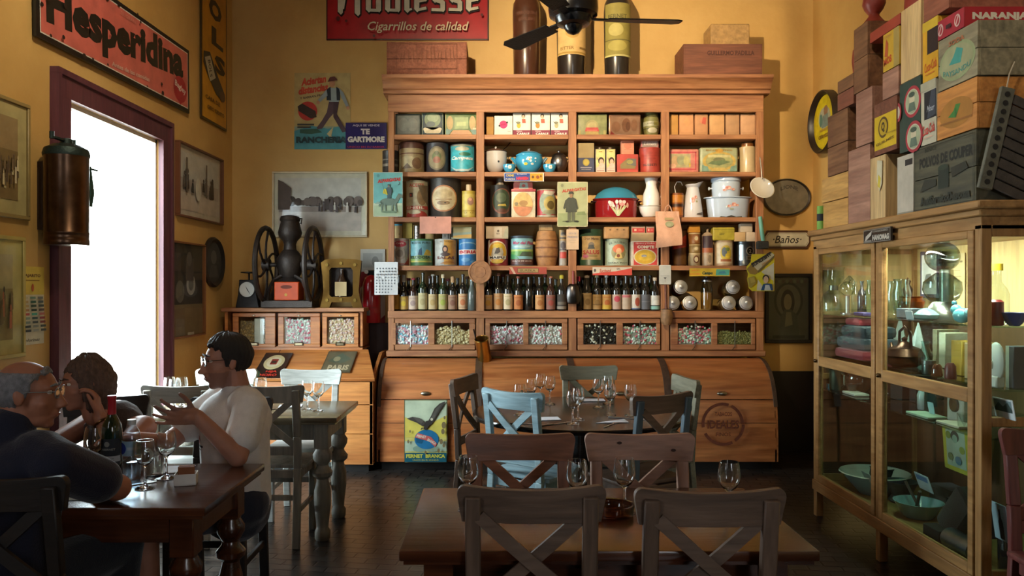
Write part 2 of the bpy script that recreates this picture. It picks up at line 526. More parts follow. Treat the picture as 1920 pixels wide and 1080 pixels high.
def sett_floor():
    m, nt, b = newmat('dark_wood_block_floor')
    tc = nt.nodes.new('ShaderNodeTexCoord')
    mp = nt.nodes.new('ShaderNodeMapping'); mp.inputs['Rotation'].default_value = (0, 0, math.radians(8))
    nt.links.new(tc.outputs['Object'], mp.inputs['Vector'])
    br = nt.nodes.new('ShaderNodeTexBrick')
    br.inputs['Scale'].default_value = 1.0
    br.inputs['Brick Width'].default_value = 0.17; br.inputs['Row Height'].default_value = 0.075
    br.inputs['Mortar Size'].default_value = 0.006; br.inputs['Mortar Smooth'].default_value = 0.4
    br.inputs['Color1'].default_value = hx('#2a2522'); br.inputs['Color2'].default_value = hx('#3a332e')
    br.inputs['Mortar'].default_value = hx('#0d0c0b')
    nt.links.new(mp.outputs['Vector'], br.inputs['Vector'])
    n = nt.nodes.new('ShaderNodeTexNoise'); n.inputs['Scale'].default_value = 7; n.inputs['Detail'].default_value = 5
    nt.links.new(tc.outputs['Object'], n.inputs['Vector'])
    mx = nt.nodes.new('ShaderNodeMix'); mx.data_type = 'RGBA'; mx.blend_type = 'MULTIPLY'; mx.inputs[0].default_value = 0.7
    nt.links.new(br.outputs['Color'], mx.inputs[6]); nt.links.new(n.outputs['Fac'], mx.inputs[7])
    nt.links.new(mx.outputs[2], b.inputs['Base Color'])
    b.inputs['Roughness'].default_value = 0.3
    bp = nt.nodes.new('ShaderNodeBump'); bp.inputs['Strength'].default_value = 1.0; bp.inputs['Distance'].default_value = 0.012
    nt.links.new(br.outputs['Fac'], bp.inputs['Height']); bp.invert = True
    nt.links.new(bp.outputs['Normal'], b.inputs['Normal'])
    return m
FLOORM = sett_floor()

def struct(name, mb, mat, parent=None, **k):
    o = mb.build(name, mat, parent, **k)
    if parent is None: o['kind'] = 'structure'
    return o

struct('floor', MB().box(XL - 0.45, XR, YF, YB, -0.1, 0), FLOORM)
struct('ceiling', MB().box(XL - 0.45, XR + 0.3, YF - 0.2, YB + 0.2, ZC, ZC + 0.2), CEILM)
# left wall with the tall window opening
wl = MB(); T = 0.06
W1 = (4.225, 5.376, 0.12, 2.485)
for y0, y1 in ((YF, W1[0]), (W1[1], YB)): wl.box(XL - T, XL, y0, y1, 0, ZC)
for w in (W1,):
    wl.box(XL - T, XL, w[0], w[1], 0, w[2]); wl.box(XL - T, XL, w[0], w[1], w[3], ZC)
struct('wall_left', wl, OCHRE)
struct('wall_back', MB().box(XL - T, XR + 0.3, YB, YB + 0.2, 0, ZC), OCHRE)
struct('wall_right', MB().box(XR, XR + 0.3, YF, YB, 0, ZC), OCHRE)
struct('wall_front', MB().box(XL - T, XR + 0.3, YF - 0.2, YF, 0, ZC), OCHRE)
DADO = colmat('dark_dado_paint', 0.5, grunge=0.2)
struct('trim_1', MB().box(2.23, XR, YB - 0.02, YB, 0, 0.71, '#1c1513'), DADO)
struct('trim_2', MB().box(-1.2, -0.9, YB - 0.02, YB, 0, 1.14, '#3a221b'), DADO)

def window(name, w, cw=0.125, sash=True):
    y0, y1, z0, z1 = w
    c = MB()
    for a, b_ in ((y0 - cw, y0), (y1, y1 + cw)): c.box(XL, XL + 0.035, a, b_, max(z0 - 0.1, 0), z1 - 0.001)
    c.box(XL, XL + 0.035, y0 - cw, y1 + cw, z1, z1 + cw)
    for a, b_ in ((y0 - cw - 0.02, y0 - cw + 0.012), (y1 + cw - 0.012, y1 + cw + 0.02)): c.box(XL, XL + 0.05, a, b_, max(z0 - 0.1, 0), z1 + cw - 0.0125)
    c.box(XL, XL + 0.05, y0 - cw - 0.02, y1 + cw + 0.02, z1 + cw - 0.012, z1 + cw + 0.02)
    e = struct(name, c, MAROON)
    s = MB(); xs = XL - 0.012
    for a, b_ in ((y0, y0 + 0.02), (y1 - 0.02, y1)): s.box(xs - 0.04, xs, a, b_, z0, z1, '#d8d2c2')
    s.box(xs - 0.04, xs, y0, y1, z1 - 0.025, z1, '#d8d2c2'); s.box(xs - 0.04, xs, y0, y1, z0, z0 + 0.06, '#d8d2c2')
    s.build('window_sash', PLAIN, e)
    MB().box(xs - 0.022, xs - 0.018, y0 + 0.02, y1 - 0.02, z0 + 0.06, z1 - 0.025).build('window_glass', PANE, e)
    g = MB(); xr = XL - T - 0.2
    g.box(xr - 0.008, xr + 0.008, y0 - 0.2, y0 + 0.3, 1.11, 1.125, '#c9ccd0')
    for i in range(4): g.cyl((xr, y0 - 0.05 + 0.11 * i, 0.1), (xr, y0 - 0.05 + 0.11 * i, 1.11 + 0.06 * (i == 2)), 0.005, n=6, col='#c9ccd0')
    g.build('window_railing', PLAIN, e)
    return e
window('window_1', W1)
struct('ground_outside', MB().box(-14, XL - T - 0.01, -12, 18, -0.3, -0.05, '#b9b4a8'), PLAIN)

# ---------------------------------------------------------------- the shop cabinet
CX0, CX1, CF, CB = -0.96, 2.22, 6.5, 6.80
POST = [(728, 739), (893, 908), (1066, 1081), (1240, 1255), (1418, 1432)]
PXs = [(PX(a, CF), PX(b, CF)) for a, b in POST]
SHZ = [PZ(y, CF) for y in (252, 322, 407, 498)]
Z5 = PZ(583, CF)
CAB_TOP = 3.228
cab = thing('shelf_cabinet', 'tall red pine shop cabinet with open shelves, glazed drawers and roll-front bins', 'cabinet', (0, 0, 0))
cm = MB()
prof = [(6.53, 3.085), (6.47, 3.09), (6.47, 3.115), (6.445, 3.125), (6.43, 3.165), (6.40, 3.19), (6.385, 3.20), (6.385, 3.228), (6.80, 3.228), (6.80, 3.085)]
x0, x1 = CX0 - 0.035, CX1 + 0.045
vs = [(x0, y, z) for y, z in prof] + [(x1, y, z) for y, z in prof]; n = len(prof)
cm.add(vs, [tuple(range(n)), tuple(range(2 * n - 1, n - 1, -1))] + [(i, i + n, (i + 1) % n + n, (i + 1) % n) for i in range(n)])
cm.build('cornice', PINE, cab)
MB().box(CX0, CX1, CF, CF + 0.03, 2.94, 3.085, bev=0.003).build('frieze', PINE, cab)
for i, (a, b_) in enumerate(PXs):
    u = MB(); u.box(a, b_, CF, CF + 0.03, 0.872, 2.942, bev=0.003)
    m_ = (a + b_) / 2
    if i == 0: u.box(a, a + 0.05, CB - 0.04, CB, 0.872, 3.085)
    elif i == 4: u.box(b_ - 0.025, b_, CF + 0.03, CB, 0.872, 3.085)
    else: u.box(m_ - 0.0125, m_ + 0.0125, CF + 0.03, CB, 0.872, 3.085)
    u.build('upright', PINE_V, cab)
for z in SHZ:
    s = MB()
    for i in range(4):
        s.box(PXs[i][1] - (0.0 if i else 0.05), PXs[i + 1][0], CF + 0.004, CB, z - 0.04, z, bev=0.003)
    s.build('shelf', PINE, cab)
# glazed drawer row
zb0, zb1 = 0.872, Z5
d = MB()
d.box(CX0, CX1, CF - 0.012, CB, Z5 - 0.06, Z5, bev=0.004)
d.box(CX0 - 0.01, CX1 + 0.01, CF - 0.03, CB, zb0, zb0 + 0.05, bev=0.006)
d.box(CX0, CX1, CB - 0.02, CB, zb0, zb1)
d.build('drawer_rail', PINE, cab)
PANES = [(737, 803), (815, 880), (919, 981), (991, 1054), (1094, 1156), (1168, 1231), (1271, 1334), (1345, 1409)]
pz0, pz1 = PZ(646, CF), PZ(606, CF)
for i in range(4):
    xa, xb = PXs[i][1] + 0.01, PXs[i + 1][0] - 0.01
    za, zb_ = zb0 + 0.055, Z5 - 0.065
    f = MB(); yy0, yy1 = CF - 0.006, CF + 0.022
    p = [(PX(a, CF), PX(b_, CF)) for a, b_ in PANES[2 * i:2 * i + 2]]
    f.box(xa, xb, yy0, yy1, za, pz0, bev=0.003); f.box(xa, xb, yy0, yy1, pz1, zb_, bev=0.003)
    for q0, q1 in ((xa, p[0][0]), (p[0][1], p[1][0]), (p[1][1], xb)): f.box(q0, q1, yy0, yy1, pz0, pz1, bev=0.003)
    dr = f.build('glazed_drawer', PINE, cab)
    for q0, q1 in p:
        MB().box(q0, q1, CF + 0.006, CF + 0.009, pz0, pz1).build('pane', PANE, dr)
        t = MB(); xm = (q0 + q1) / 2
        t.cyl((xm, CF - 0.012, pz0 - 0.02), (xm, CF - 0.012, pz1 + 0.02), 0.0035, n=6, col='#9a9a92')
        t.cyl((xm, CF - 0.012, pz0 - 0.015), (xm - 0.03, CF - 0.02, pz0 - 0.05), 0.003, n=6, col='#5a4a40')
        t.build('latch_rod', METAL, dr)
# roll-front bins
BX = [-0.99, PX(897, 6.2), PX(1073, 6.2), PX(1250, 6.2), 2.2]
def bin_prof(u):
    """front curve of the bins, u from the top edge (0) to the floor (1)"""
    pts = [(6.50, 0.862), (6.42, 0.852), (6.33, 0.82), (6.25, 0.765), (6.19, 0.69), (6.15, 0.60), (6.122, 0.50), (6.108, 0.38), (6.10, 0.24), (6.10, 0.07)]
    t = u * (len(pts) - 1); k = min(int(t), len(pts) - 2); q = t - k
    return (pts[k][0] * (1 - q) + pts[k + 1][0] * q, pts[k][1] * (1 - q) + pts[k + 1][1] * q)
def curved_panel(xa, xb, u0, u1, th, n=14, lift=0.0):
    out = [bin_prof(u0 + (u1 - u0) * i / n) for i in range(n + 1)]
    m = MB(); vs = []
    for y, z in out: vs += [(xa, y - lift, z), (xb, y - lift, z), (xb, y + th, z - th * 0.3), (xa, y + th, z - th * 0.3)]
    fs = []
    for i in range(n):
        a = 4 * i; c = 4 * (i + 1)
        fs += [(a, a + 1, c + 1, c), (a + 1, a + 2, c + 2, c + 1), (a + 2, a + 3, c + 3, c + 2), (a + 3, a, c, c + 3)]
    fs += [(3, 2, 1, 0), (4 * n, 4 * n + 1, 4 * n + 2, 4 * n + 3)]
    return m.add(vs, fs)
for i in range(4):
    xa, xb = BX[i], BX[i + 1]
    lid = curved_panel(xa + 0.025, xb - 0.025, 0.03, 0.598, 0.02).build('bin_lid', BINWOOD, cab)
    xm = (xa + xb) / 2 if i != 0 else PX(798, 6.15); y, z = bin_prof(0.55)
    h = MB(Matrix.Translation((xm, y - 0.004, z)))
    h.ball((0, 0, 0), (0.042, 0.016, 0.018), 14, 8, '#a8a08c')
    h.build('cup_handle', METAL, lid)
    fr = curved_panel(xa + 0.012, xb - 0.012, 0.606, 1.0, 0.02)
    fb = fr.build('bin_front', BINWOOD, cab)
    g = MB()
    for u in (0.78,):
        y, z = bin_prof(u); g.box(xa + 0.012, xb - 0.012, y - 0.0012, y + 0.01, z - 0.003, z + 0.001, '#3a2416')
    g.build('plank_gap', PLAIN, fb)
for i, x in enumerate(BX):
    r = curved_panel(x - (0.0 if i == 0 else 0.028), x + (0.028 if i < 4 else 0.0), 0.0, 0.66, 0.04, 14, 0.014)
    r.build('bin_rib', DARKRIB, cab)
sp = [bin_prof(i / 16) for i in range(17)]
for x, sx in ((BX[0], 1), (BX[4], -1)):
    m = MB(); poly = sp + [(6.8, 0.07), (6.8, 0.862)]
    m.T = Matrix(((0, 0, 1, 0), (1, 0, 0, 0), (0, 1, 0, 0), (0, 0, 0, 1)))
    m.prism(poly, x, x + sx * 0.025); m.build('bin_side', BINWOOD, cab, fix=True)
MB().box(BX[0] + 0.03, BX[4] - 0.03, 6.16, 6.78, 0.0, 0.08, '#17110d').build('plinth', DADO, cab)

# stencilled round mark on the right-hand bin
y, z = bin_prof(0.80)
st = MB(frame3((PX(1357, 6.1) - 0.18, 6.098, 0.20), (1, 0, 0), (0, 0.02, 1)))
ring = []
for i in range(40):
    if i in (7, 21, 22, 33): continue
    a0, a1 = 2 * PI * i / 40, 2 * PI * (i + 1) / 40
    ring.append(('p',[(0.5 + 0.5 * math.cos(a0),0.5 + 0.5 * math.sin(a0)),(0.5 + 0.5 * math.cos(a1),0.5 + 0.5 * math.sin(a1)),(0.5 + 0.43 * math.cos(a1),0.5 + 0.43 * math.sin(a1)),(0.5 + 0.43 * math.cos(a0),0.5 + 0.43 * math.sin(a0))],'#74381f'))
graphic(st,ring + [('t','IDEALES',0.5,0.5,0.74,0.2,'#74381f',{'bold': 0.03}),('t','TABACOS',0.5,0.74,0.4,0.1,'#74381f'),('t','FINOS',0.5,0.27,0.34,0.09,'#74381f')],0.34,0.34)
st.build('stencil_mark', STAVE, cab)

# contents of the glazed drawers
SWEETS = colmat('sugar_sweets', 0.4, grunge=0.05)
def ico():
    t = (1 + 5 ** 0.5) / 2; k = 1 / math.sqrt(1 + t * t)
    v = [(-1, t, 0), (1, t, 0), (-1, -t, 0), (1, -t, 0), (0, -1, t), (0, 1, t), (0, -1, -t), (0, 1, -t), (t, 0, -1), (t, 0, 1), (-t, 0, -1), (-t, 0, 1)]
    f = [(0,11,5),(0,5,1),(0,1,7),(0,7,10),(0,10,11),(1,5,9),(5,11,4),(11,10,2),(10,7,6),(7,1,8),(3,9,4),(3,4,2),(3,2,6),(3,6,8),(3,8,9),(4,9,5),(2,4,11),(6,2,10),(8,6,7),(9,8,1)]
    return [tuple(c * k for c in p) for p in v], f
ICO = ico()
def heap(name, label, cat, x0, x1, y, z0, z1, r, cols, bed, dens=1.0, dome=0.0, sq=1.0):
    r *= 1.25
    m = MB(); zt = z1 - r
    m.box(x0, x1, y + r * 1.2, y + 0.06, z0, z0 + (zt - z0) * (0.95 - dome), bed)
    n = int((x1 - x0) * (z1 - z0) / (r * r * 2.3) * dens)
    for _ in range(n):
        x = R.uniform(x0 + r, x1 - r); u = (x - x0) / (x1 - x0)
        top = zt - dome * (zt - z0) * (2 * u - 1) ** 2 - R.random() * r * 1.5
        z = R.uniform(z0 + r, max(top, z0 + 2 * r)); rr = r * R.uniform(0.85, 1.1)
        yy = y + R.uniform(0.9, 1.7) * r
        a = Matrix.Translation((x, yy, z)) @ Euler((R.random() * 6, R.random() * 6, 0)).to_matrix().to_4x4() @ Matrix.Diagonal((rr * sq, rr, rr, 1))
        m.T = a; m.add(ICO[0], ICO[1], R.choice(cols))
    return tag(m.build(name, SWEETS, sharp=80), label, cat, kind='stuff')
PK = ['#f7c9d0', '#e9798f', '#ffffff', '#f4f4f2', '#eef2f4']
heaps = [
    ('sweets_heap','pink, blue and white sugar sweets in the leftmost glazed drawer','sweets',0,0.009,['#ffffff','#f3b6c4','#8cc3de','#f6f3ee','#e67f98','#a9d6e6','#ffffff'],'#c9a9b4',0.02,1,1.0,1.0),
    ('biscuit_heap','heap of tan biscuit bits in a glazed drawer beside blue and pink sweets','biscuits',1,0.009,['#e0c79c','#d2b58a','#e8d0a8','#c4a878'],'#b89c6c',0.22,0.93,1.2,1.3),
    ('sweets_heap', 'pink and white sugar sweets in the glazed drawer right of the hanging brass can', 'sweets', 2, 0.009, PK, '#c9b0b0', 0.02, 0.97, 1.0, 1.0),
    ('sweets_heap','mostly white sugar sweets with few pink ones, fourth glazed drawer from left','sweets',3,0.009,PK + ['#ffffff','#f2f5f3','#ffffff'],'#bdb3b0',0.03,0.97,1.0,1.0),
    ('liquorice_heap','dark sweets with scattered white pieces in a glazed drawer','sweets',4,0.009,['#221a17','#2a201c','#1c1513','#2a201c','#1c1513','#e9e2d4'],'#1a1412',0.0,0.98,1.0,1.4),
    ('sweets_heap','mint green, pink and white sweets in the drawer beside dark sweets','sweets',5,0.009,['#bfe0d6','#f7f4ef','#e88aa0','#ffffff','#9fd0c4','#d8536f'],'#9a9a94',0.08,0.98,1.0,1.0),
    ('sweets_heap','pink and mint sweets in the drawer below the glass jars','sweets',6,0.009,['#bfe0d6','#f7f4ef','#e88aa0','#ffffff','#9fd0c4','#d8536f'],'#9a9a94',0.2,0.99,1.0,1.0),
    ('grain_heap', 'olive green grain half filling the rightmost glazed drawer', 'grain', 7, 0.006, ['#8d8a55', '#7b7a48', '#9a9660'], '#6a683e', 0.05, 0.68, 1.1, 1.2),
]
for nm, lab, cat, i, r, cols, bed, dome, fill, dens, sq in heaps:
    q0, q1 = PX(PANES[i][0], CF), PX(PANES[i][1], CF)
    heap(nm, lab, cat, q0 - 0.012, q1 + 0.012, CF + 0.012, pz0 - 0.004, pz0 + (pz1 - pz0) * fill, r, cols, bed, dens, dome, sq)

# ---------------------------------------------------------------- the small sweet counter at the left
ctr = thing('sweet_counter', 'low orange pine counter with three glass doors and sloping lids under the coffee grinder', 'counter')
KX0, KX1, KY = -2.33, PX(679, 6.45), 6.45
kz0, kz1 = PZ(652, KY), PZ(577, KY)
k = MB()
k.box(KX0 - 0.02, KX1 + 0.02, KY - 0.02, 6.83, kz1 - 0.035, kz1, bev=0.005)
k.build('top_board', PINE, ctr)
k = MB()
k.box(KX0, KX1, KY + 0.02, 6.82, kz0 - 0.02, kz0 + 0.01)
k.box(KX0, KX1, 6.79, 6.82, kz0, kz1 - 0.035)
k.box(KX0, KX0 + 0.025, KY + 0.02, 6.82, kz0, kz1 - 0.035); k.box(KX1 - 0.025, KX1, KY + 0.02, 6.82, kz0, kz1 - 0.035)
k.build('case', COUNTER, ctr)
DOORS = [(436, 516, 447, 497), (521, 600, 532, 582), (604, 672, 613, 664)]
for i, (a, b_, g0, g1) in enumerate(DOORS):
    xa, xb, qa, qb = [PX(v, KY) for v in (a, b_, g0, g1)]
    za, zb_ = kz0 + 0.005, kz1 - 0.045; ga, gb = PZ(645, KY), PZ(594, KY)
    f = MB(); y0, y1 = KY, KY + 0.022
    f.box(xa, xb, y0, y1, za, ga, bev=0.003); f.box(xa, xb, y0, y1, gb, zb_, bev=0.003)
    f.box(xa, qa, y0, y1, ga, gb, bev=0.003); f.box(qb, xb, y0, y1, ga, gb, bev=0.003)
    dr = f.build('glass_door', COUNTER, ctr)
    MB().box(qa, qb, KY + 0.008, KY + 0.011, ga, gb).build('pane', PANE, dr)
    t = MB(); xm = (xa + xb) / 2
    t.ball((xm, KY - 0.004, zb_ - 0.02), (0.014, 0.006, 0.006), 10, 6, '#d8d0b8')
    t.build('knob', METAL, dr)
    t = MB(); t.box(xm - 0.04, xm + 0.04, KY - 0.008, KY, za + 0.012, za + 0.04, '#4a3a2a', bev=0.003)
    t.box(xm - 0.028, xm + 0.028, KY - 0.01, KY - 0.006, za + 0.018, za + 0.034, '#8a8068'); t.build('label_holder', METAL, dr)
    if i == 0:
        heap('biscuit_heap','pale grain behind the left glass door of the sweet counter','grain',qa,qb,KY + 0.03,ga - 0.01,gb - 0.02,0.007,['#a5824f','#8f6d40','#b5925c'],'#7d6038',1.0)
        tag(MB().box(xm + 0.0,xm + 0.075,KY + 0.012,KY + 0.024,ga - 0.01,gb - 0.015,'#cfc8bd',bev=0.003).build('paper_strip',PRINT),'white paper strip standing inside the left glass door of the sweet counter','paper')
    elif i == 1:
        heap('sweets_heap','pink, mint and white sweets behind the middle glass door of the counter','sweets',qa,qb,KY + 0.02,ga,gb - 0.004,0.009,['#ffffff','#f3b6c4','#bfe0d6','#e67f98','#f6f3ee','#e9efe9'],'#c9b0b4',1.1)
    else:
        heap('sweets_heap','pale pink and cream sweets behind the right glass door of the counter','sweets',qa,qb,KY + 0.02,ga,gb - 0.004,0.009,['#e7c3b8','#e6cf9f','#f0e1d4','#d9a78c','#e3bfc0'],'#c9a98f',1.1)
# sloping lids and lower case
LX0, LX1 = -2.36, -1.0
ys, zs_, yl, zl = KY + 0.03, kz0 - 0.015, 6.02, 0.74
bx = [LX0, -1.86, -1.43, LX1]
for i in range(3):
    m = MB(); a, b_ = bx[i] + 0.002, bx[i + 1] - 0.002
    if i == 2:
        q = [(a, ys, zs_), (b_ - 0.12, ys, zs_), (b_ + 0.01, yl, zl), (a, yl, zl)]
    else: q = [(a, ys, zs_), (b_, ys, zs_), (b_, yl, zl), (a, yl, zl)]
    m.add(q + [(x, y + 0.012, z - 0.025) for x, y, z in q], [(0, 3, 2, 1), (4, 5, 6, 7), (0, 1, 5, 4), (1, 2, 6, 5), (2, 3, 7, 6), (3, 0, 4, 7)])
    m.build('sloping_lid', COUNTER, ctr, bevel=0.003)
m = MB()
for z0, z1 in ((0.06, 0.3), (0.303, 0.53), (0.533, zl - 0.028)): m.box(LX0 + 0.02, LX1 - 0.01, yl + 0.02, yl + 0.04, z0, z1, bev=0.002)
m.build('front_boards', COUNTER, ctr)
m = MB(); m.T = Matrix(((0, 0, 1, 0), (1, 0, 0, 0), (0, 1, 0, 0), (0, 0, 0, 1)))
m.prism([(yl + 0.02, 0.06), (6.8, 0.06), (6.8, zs_ - 0.03), (ys + 0.03, zs_ - 0.03), (yl + 0.02, zl - 0.03)], LX1 - 0.035, LX1 - 0.01)
m.build('case_side', COUNTER, ctr, fix=True)
MB().box(LX0 + 0.04, LX1 - 0.05, yl + 0.06, 6.78, 0, 0.07, '#17110d').build('plinth', DADO, ctr)
# ---------------------------------------------------------------- things on the shelves
YS = 6.56   # where the fronts of the goods stand
S1, S2, S3, S4 = SHZ
TOPS = {}

def can(name, label, cat, px0, px1, pyt, zs, col, items=(), wrap=2.3, lh=(0.04, 0.96), mat=None, lid=None, yf=YS, rim='#9c958a', group=None, neck=None):
    mat = mat or TIN
    r = (px1 - px0) / 2 * yf / FPX; r = (px1 - px0) / 2 * (yf + r) / FPX
    cx = PX((px0 + px1) / 2, yf + r); h = PZ(pyt, yf + r * 0.4) - zs
    t = thing(name, label, cat, (cx, yf + r, zs), 0, group)
    b = MB(); b.lathe([(r * 0.96,0),(r,0.004),(r,0.008),(r * 0.985,0.011),(r * 0.985,h - 0.012),(r,h - 0.009),(r,h - 0.003),(r * 0.97,h),(r * 0.93,h - 0.004)],n=32,col=col)
    b.build('body', mat, t)
    if items:
        w = wrap * r; z0 = h * lh[0]; hh = h * (lh[1] - lh[0])
        g = MB(); mf, st = on_cyl(r * 0.987, (0, 0, 0), z0, w)
        graphic(g, items, w, hh, mf, st); g.build('label', mat, t)
    if lid:
        l = MB(); l.lathe([(r * 1.015, h - lid[1]), (r * 1.02, h - 0.004), (r * 0.98, h + 0.003), (r * 0.2, h + 0.004)], n=32, col=lid[0]); l.build('lid', mat, t)
    TOPS[label] = zs + h
    if neck:
        l = MB(); l.lathe([(neck[0], h - 0.002), (neck[0], h + neck[1]), (neck[0] * 0.9, h + neck[1] + 0.003)], n=20, col=neck[2]); l.build('neck', mat, t)
        TOPS[label] += neck[1]
    return t

def tin(name, label, cat, px0, px1, pyt, zs, col, items=(), d=0.12, bev=0.006, mat=None, lid=None, yf=YS, group=None, seg=2, rz=0.0):
    mat = mat or TIN
    xa, xb = PX(px0, yf), PX(px1, yf); w = xb - xa; h = PZ(pyt, yf) - zs
    t = thing(name, label, cat, ((xa + xb) / 2, yf, zs), rz, group)
    b = MB().box(-w / 2, w / 2, 0, d, 0, h - (lid[1] if lid else 0), col, bev, seg=seg); b.build('body', mat, t)
    if lid:
        MB().box(-w / 2 - 0.002, w / 2 + 0.002, -0.002, d + 0.002, h - lid[1], h, lid[0], bev * 0.6, seg=seg).build('lid', mat, t)
    if items:
        g = MB(frame3((-w / 2, 0, 0), (1, 0, 0), (0, 0, 1)))
        graphic(g, items, w, h, base=3 if lid else 1); g.build('label', mat, t)
    TOPS[label] = zs + h
    return t

# ---- top row
tin('tea_tin','faded dark blue-grey tin at the left end of the top shelf','tin',741,789,213,S1,'#41504f',[('r',.08,.1,.92,.9,'#4b5a58'),('e',.32,.5,.2,.3,'#5a6662'),('e',.68,.5,.2,.3,'#5a6662'),('r',.1,.06,.9,.1,'#38413d')],bev=.012)
tin('tea_tin','dark blue tin with green picture and cream ribbon on top shelf','tin',790,832,211,S1,'#2b4550',[('e',.5,.7,.36,.34,'#62805a'),('e',.52,.78,.25,.2,'#8aa37c'),('e',.42,.5,.2,.12,'#31575c'),('p',[(.16,.12),(.84,.12),(.92,.3),(.84,.36),(.5,.24),(.16,.36),(.08,.3)],'#cfc6a4'),('r',.22,.1,.78,.24,'#c3b691'),('f',.03,.03,.97,.97,.02,'#93a27a')],bev=.012)
tin('tea_tin','wide green and gold tin with a landscape on the top shelf','tin',834,895,211,S1,'#5f7d46',[('f',.02,.03,.98,.97,.02,'#b7a24c'),('r',.3,.3,.72,.8,'#7f9b58'),('r',.36,.42,.66,.6,'#9cb06c'),('e',.16,.55,.1,.3,'#a98b3a'),('e',.85,.55,.1,.3,'#a98b3a'),('p',[(.14,0.04),(.86,.04),(.74,.24),(.26,.24)],'#b5762b'),('p',[(.03,.04),(.13,.04),(.22,.24),(.03,.3)],'#3f7a70'),('p',[(.97,.04),(.87,.04),(.78,.24),(.97,.3)],'#3f7a70'),('r',.86,.26,.98,.34,'#c9c08c')],bev=.012)
tin('paper_parcel', 'tan paper parcel squeezed beside the white boxes on top shelf', 'parcel', 911, 926, 218, S1, '#b98f4d', bev=.01, mat=PRINT, yf=6.6)
WB = '#e9e8df'
tin('yerba_box','white carton with round pink emblem on the top shelf','box',927,961,217,S1,WB,[('e',.5,.56,.22,.2,'#e2447a'),('t','RIGA',.5,.56,.26,.07,'#8d1f46',{'rot': 10}),('e',.28,.5,.05,.05,'#3a3a3a'),('e',.7,.66,.05,.05,'#3a3a3a'),('r',.72,.2,.9,.23,'#b8b8ae'),('r',.15,.27,.8,.29,'#d0d0c6')],mat=PRINT,bev=.003)
for px0,px1,fr,lab in ((962,995,'#cdbb4e','white carton with yellow fruit and maroon band, left of three alike'),(997,1031,'#df8e45','white carton with orange fruit and maroon band, middle of three alike'),(1033,1065,'#b9b58a','white carton with pale fruit and maroon band, beside the second post')):
    tin('yerba_box',lab,'box',px0,px1,212,S1,WB,[('r',0,0,1,.25,'#8f4256'),('t','CABALE',.57,.09,.7,.1,'#f4eee6',{'bold': .05}),('t','YERBA',.34,.2,.36,.05,'#e7cfd0'),('e',.58,.87,.1,.1,'#3b3632'),('e',.58,.83,.07,.08,'#e7b99a'),('p',[(.5,.74),(.7,.74),(.72,.56),(.52,.56)],'#dc6b57'),('e',.32,.45,.11,.12,fr),('e',.3,.57,.12,.05,'#8d8f77'),('l',(.14,.62),(.32,.5),.004,'#6b6b5c')],mat=PRINT,bev=.003,group='white cartons with maroon band')
tin('biscuit_tin','olive green tin with a cream house and red base on top shelf','tin',1082,1138,214,S1,'#8f9261',[('e',.5,.4,.22,.34,'#a59c68'),('e',.5,.38,.17,.26,'#b2a471'),('p',[(.26,.2),(.74,.2),(.7,.38),(.3,.38)],'#bd4a43'),('r',.28,.03,.72,.2,'#b39b58'),('r',.33,.22,.67,.27,'#d06e5e'),('r',.03,.03,.12,.25,'#a99f60'),('r',.88,.03,.97,.25,'#a99f60')],bev=.006)
tin('biscuit_tin','shiny copper pink tin with embossed figures on the top shelf','tin',1142,1201,215,S1,'#b98d72',[('r',.05,.07,.95,.93,'#c49a7c'),('e',.22,.42,.14,.25,'#b8876a'),('e',.55,.5,.14,.33,'#a97a60'),('e',.6,.45,.07,.2,'#8c6450'),('e',.8,.5,.1,.28,'#b8876a'),('p',[(.03,.04),(.2,.04),(.06,.22)],'#b5524a')],bev=.004,mat=colmat('copper_foil_tin',.22,metal=.75,grunge=.3))
tin('parcel', 'small yellow packet half hidden behind the green barrel tin', 'parcel', 1199, 1206, 222, S1, '#b09a3e', yf=6.66, mat=PRINT)
def barrel(name, label, px0, px1, pyt, zs, col, bands, mat, items=(), yf=YS, top=None):
    r = (px1 - px0) / 2 * (yf + .07) / FPX; cx = PX((px0 + px1) / 2, yf + r); h = PZ(pyt, yf + r) - zs
    t = thing(name, label, 'barrel', (cx, yf + r, zs))
    rf = lambda v: r * (0.78 + 0.22 * math.sin(PI * min(max(v / h, 0), 1)))
    b = MB(); k = 14; b.lathe([(rf(h * i / k), h * i / k) for i in range(k + 1)], n=28, col=col); b.build('body', mat, t)
    for z0, z1, c in bands:
        g = MB(); g.lathe([(rf(h * z0) + .0005,h * z0),(rf(h * z0) + .003,h * z0 + .001),(rf(h * z1) + .003,h * z1 - .001),(rf(h * z1) + .0005,h * z1)],n=28,col=c,cap=False); g.build('hoop',mat,t)
    if items:
        g = MB(); w = 2 * r; mf, st = on_lathe(lambda v: rf(v) + .003, (0, 0, 0), 0, w, r)
        graphic(g, items, w, h, mf, st); g.build('label', mat, t)
    TOPS[label] = zs + h
    return t
barrel('barrel_tin','olive barrel-shaped tin with pale bands at the right of top shelf',1206,1236,213,S1,'#7d7a46',[(.42,.62,'#a9a88c'),(.8,.84,'#5a5733'),(.3,.34,'#5a5733')],TIN,[('e',.5,.24,.32,.11,'#b9b397'),('r',.56,.44,.95,.6,'#8a8440'),('t','ACEITUNAS',.45,.52,.6,.06,'#5b5a36')])
packs = [(1255,1272,'#c8944e','tan paper packet beside the third post on top shelf, leftmost of six'),(1274,1301,'#d39a6b','tan paper packet with faint orange diamond, second of six on top shelf'),(1303,1328,'#c48f63','tan paper packet with red patch, third of six on top shelf'),(1331,1359,'#d0a06c','plain tan paper packet, fourth of six on the top shelf'),(1361,1387,'#b98e66','dull brown paper packet, fifth of six on the top shelf'),(1389,1417,'#cfa077','pale tan paper packet at the right end of the top shelf')]
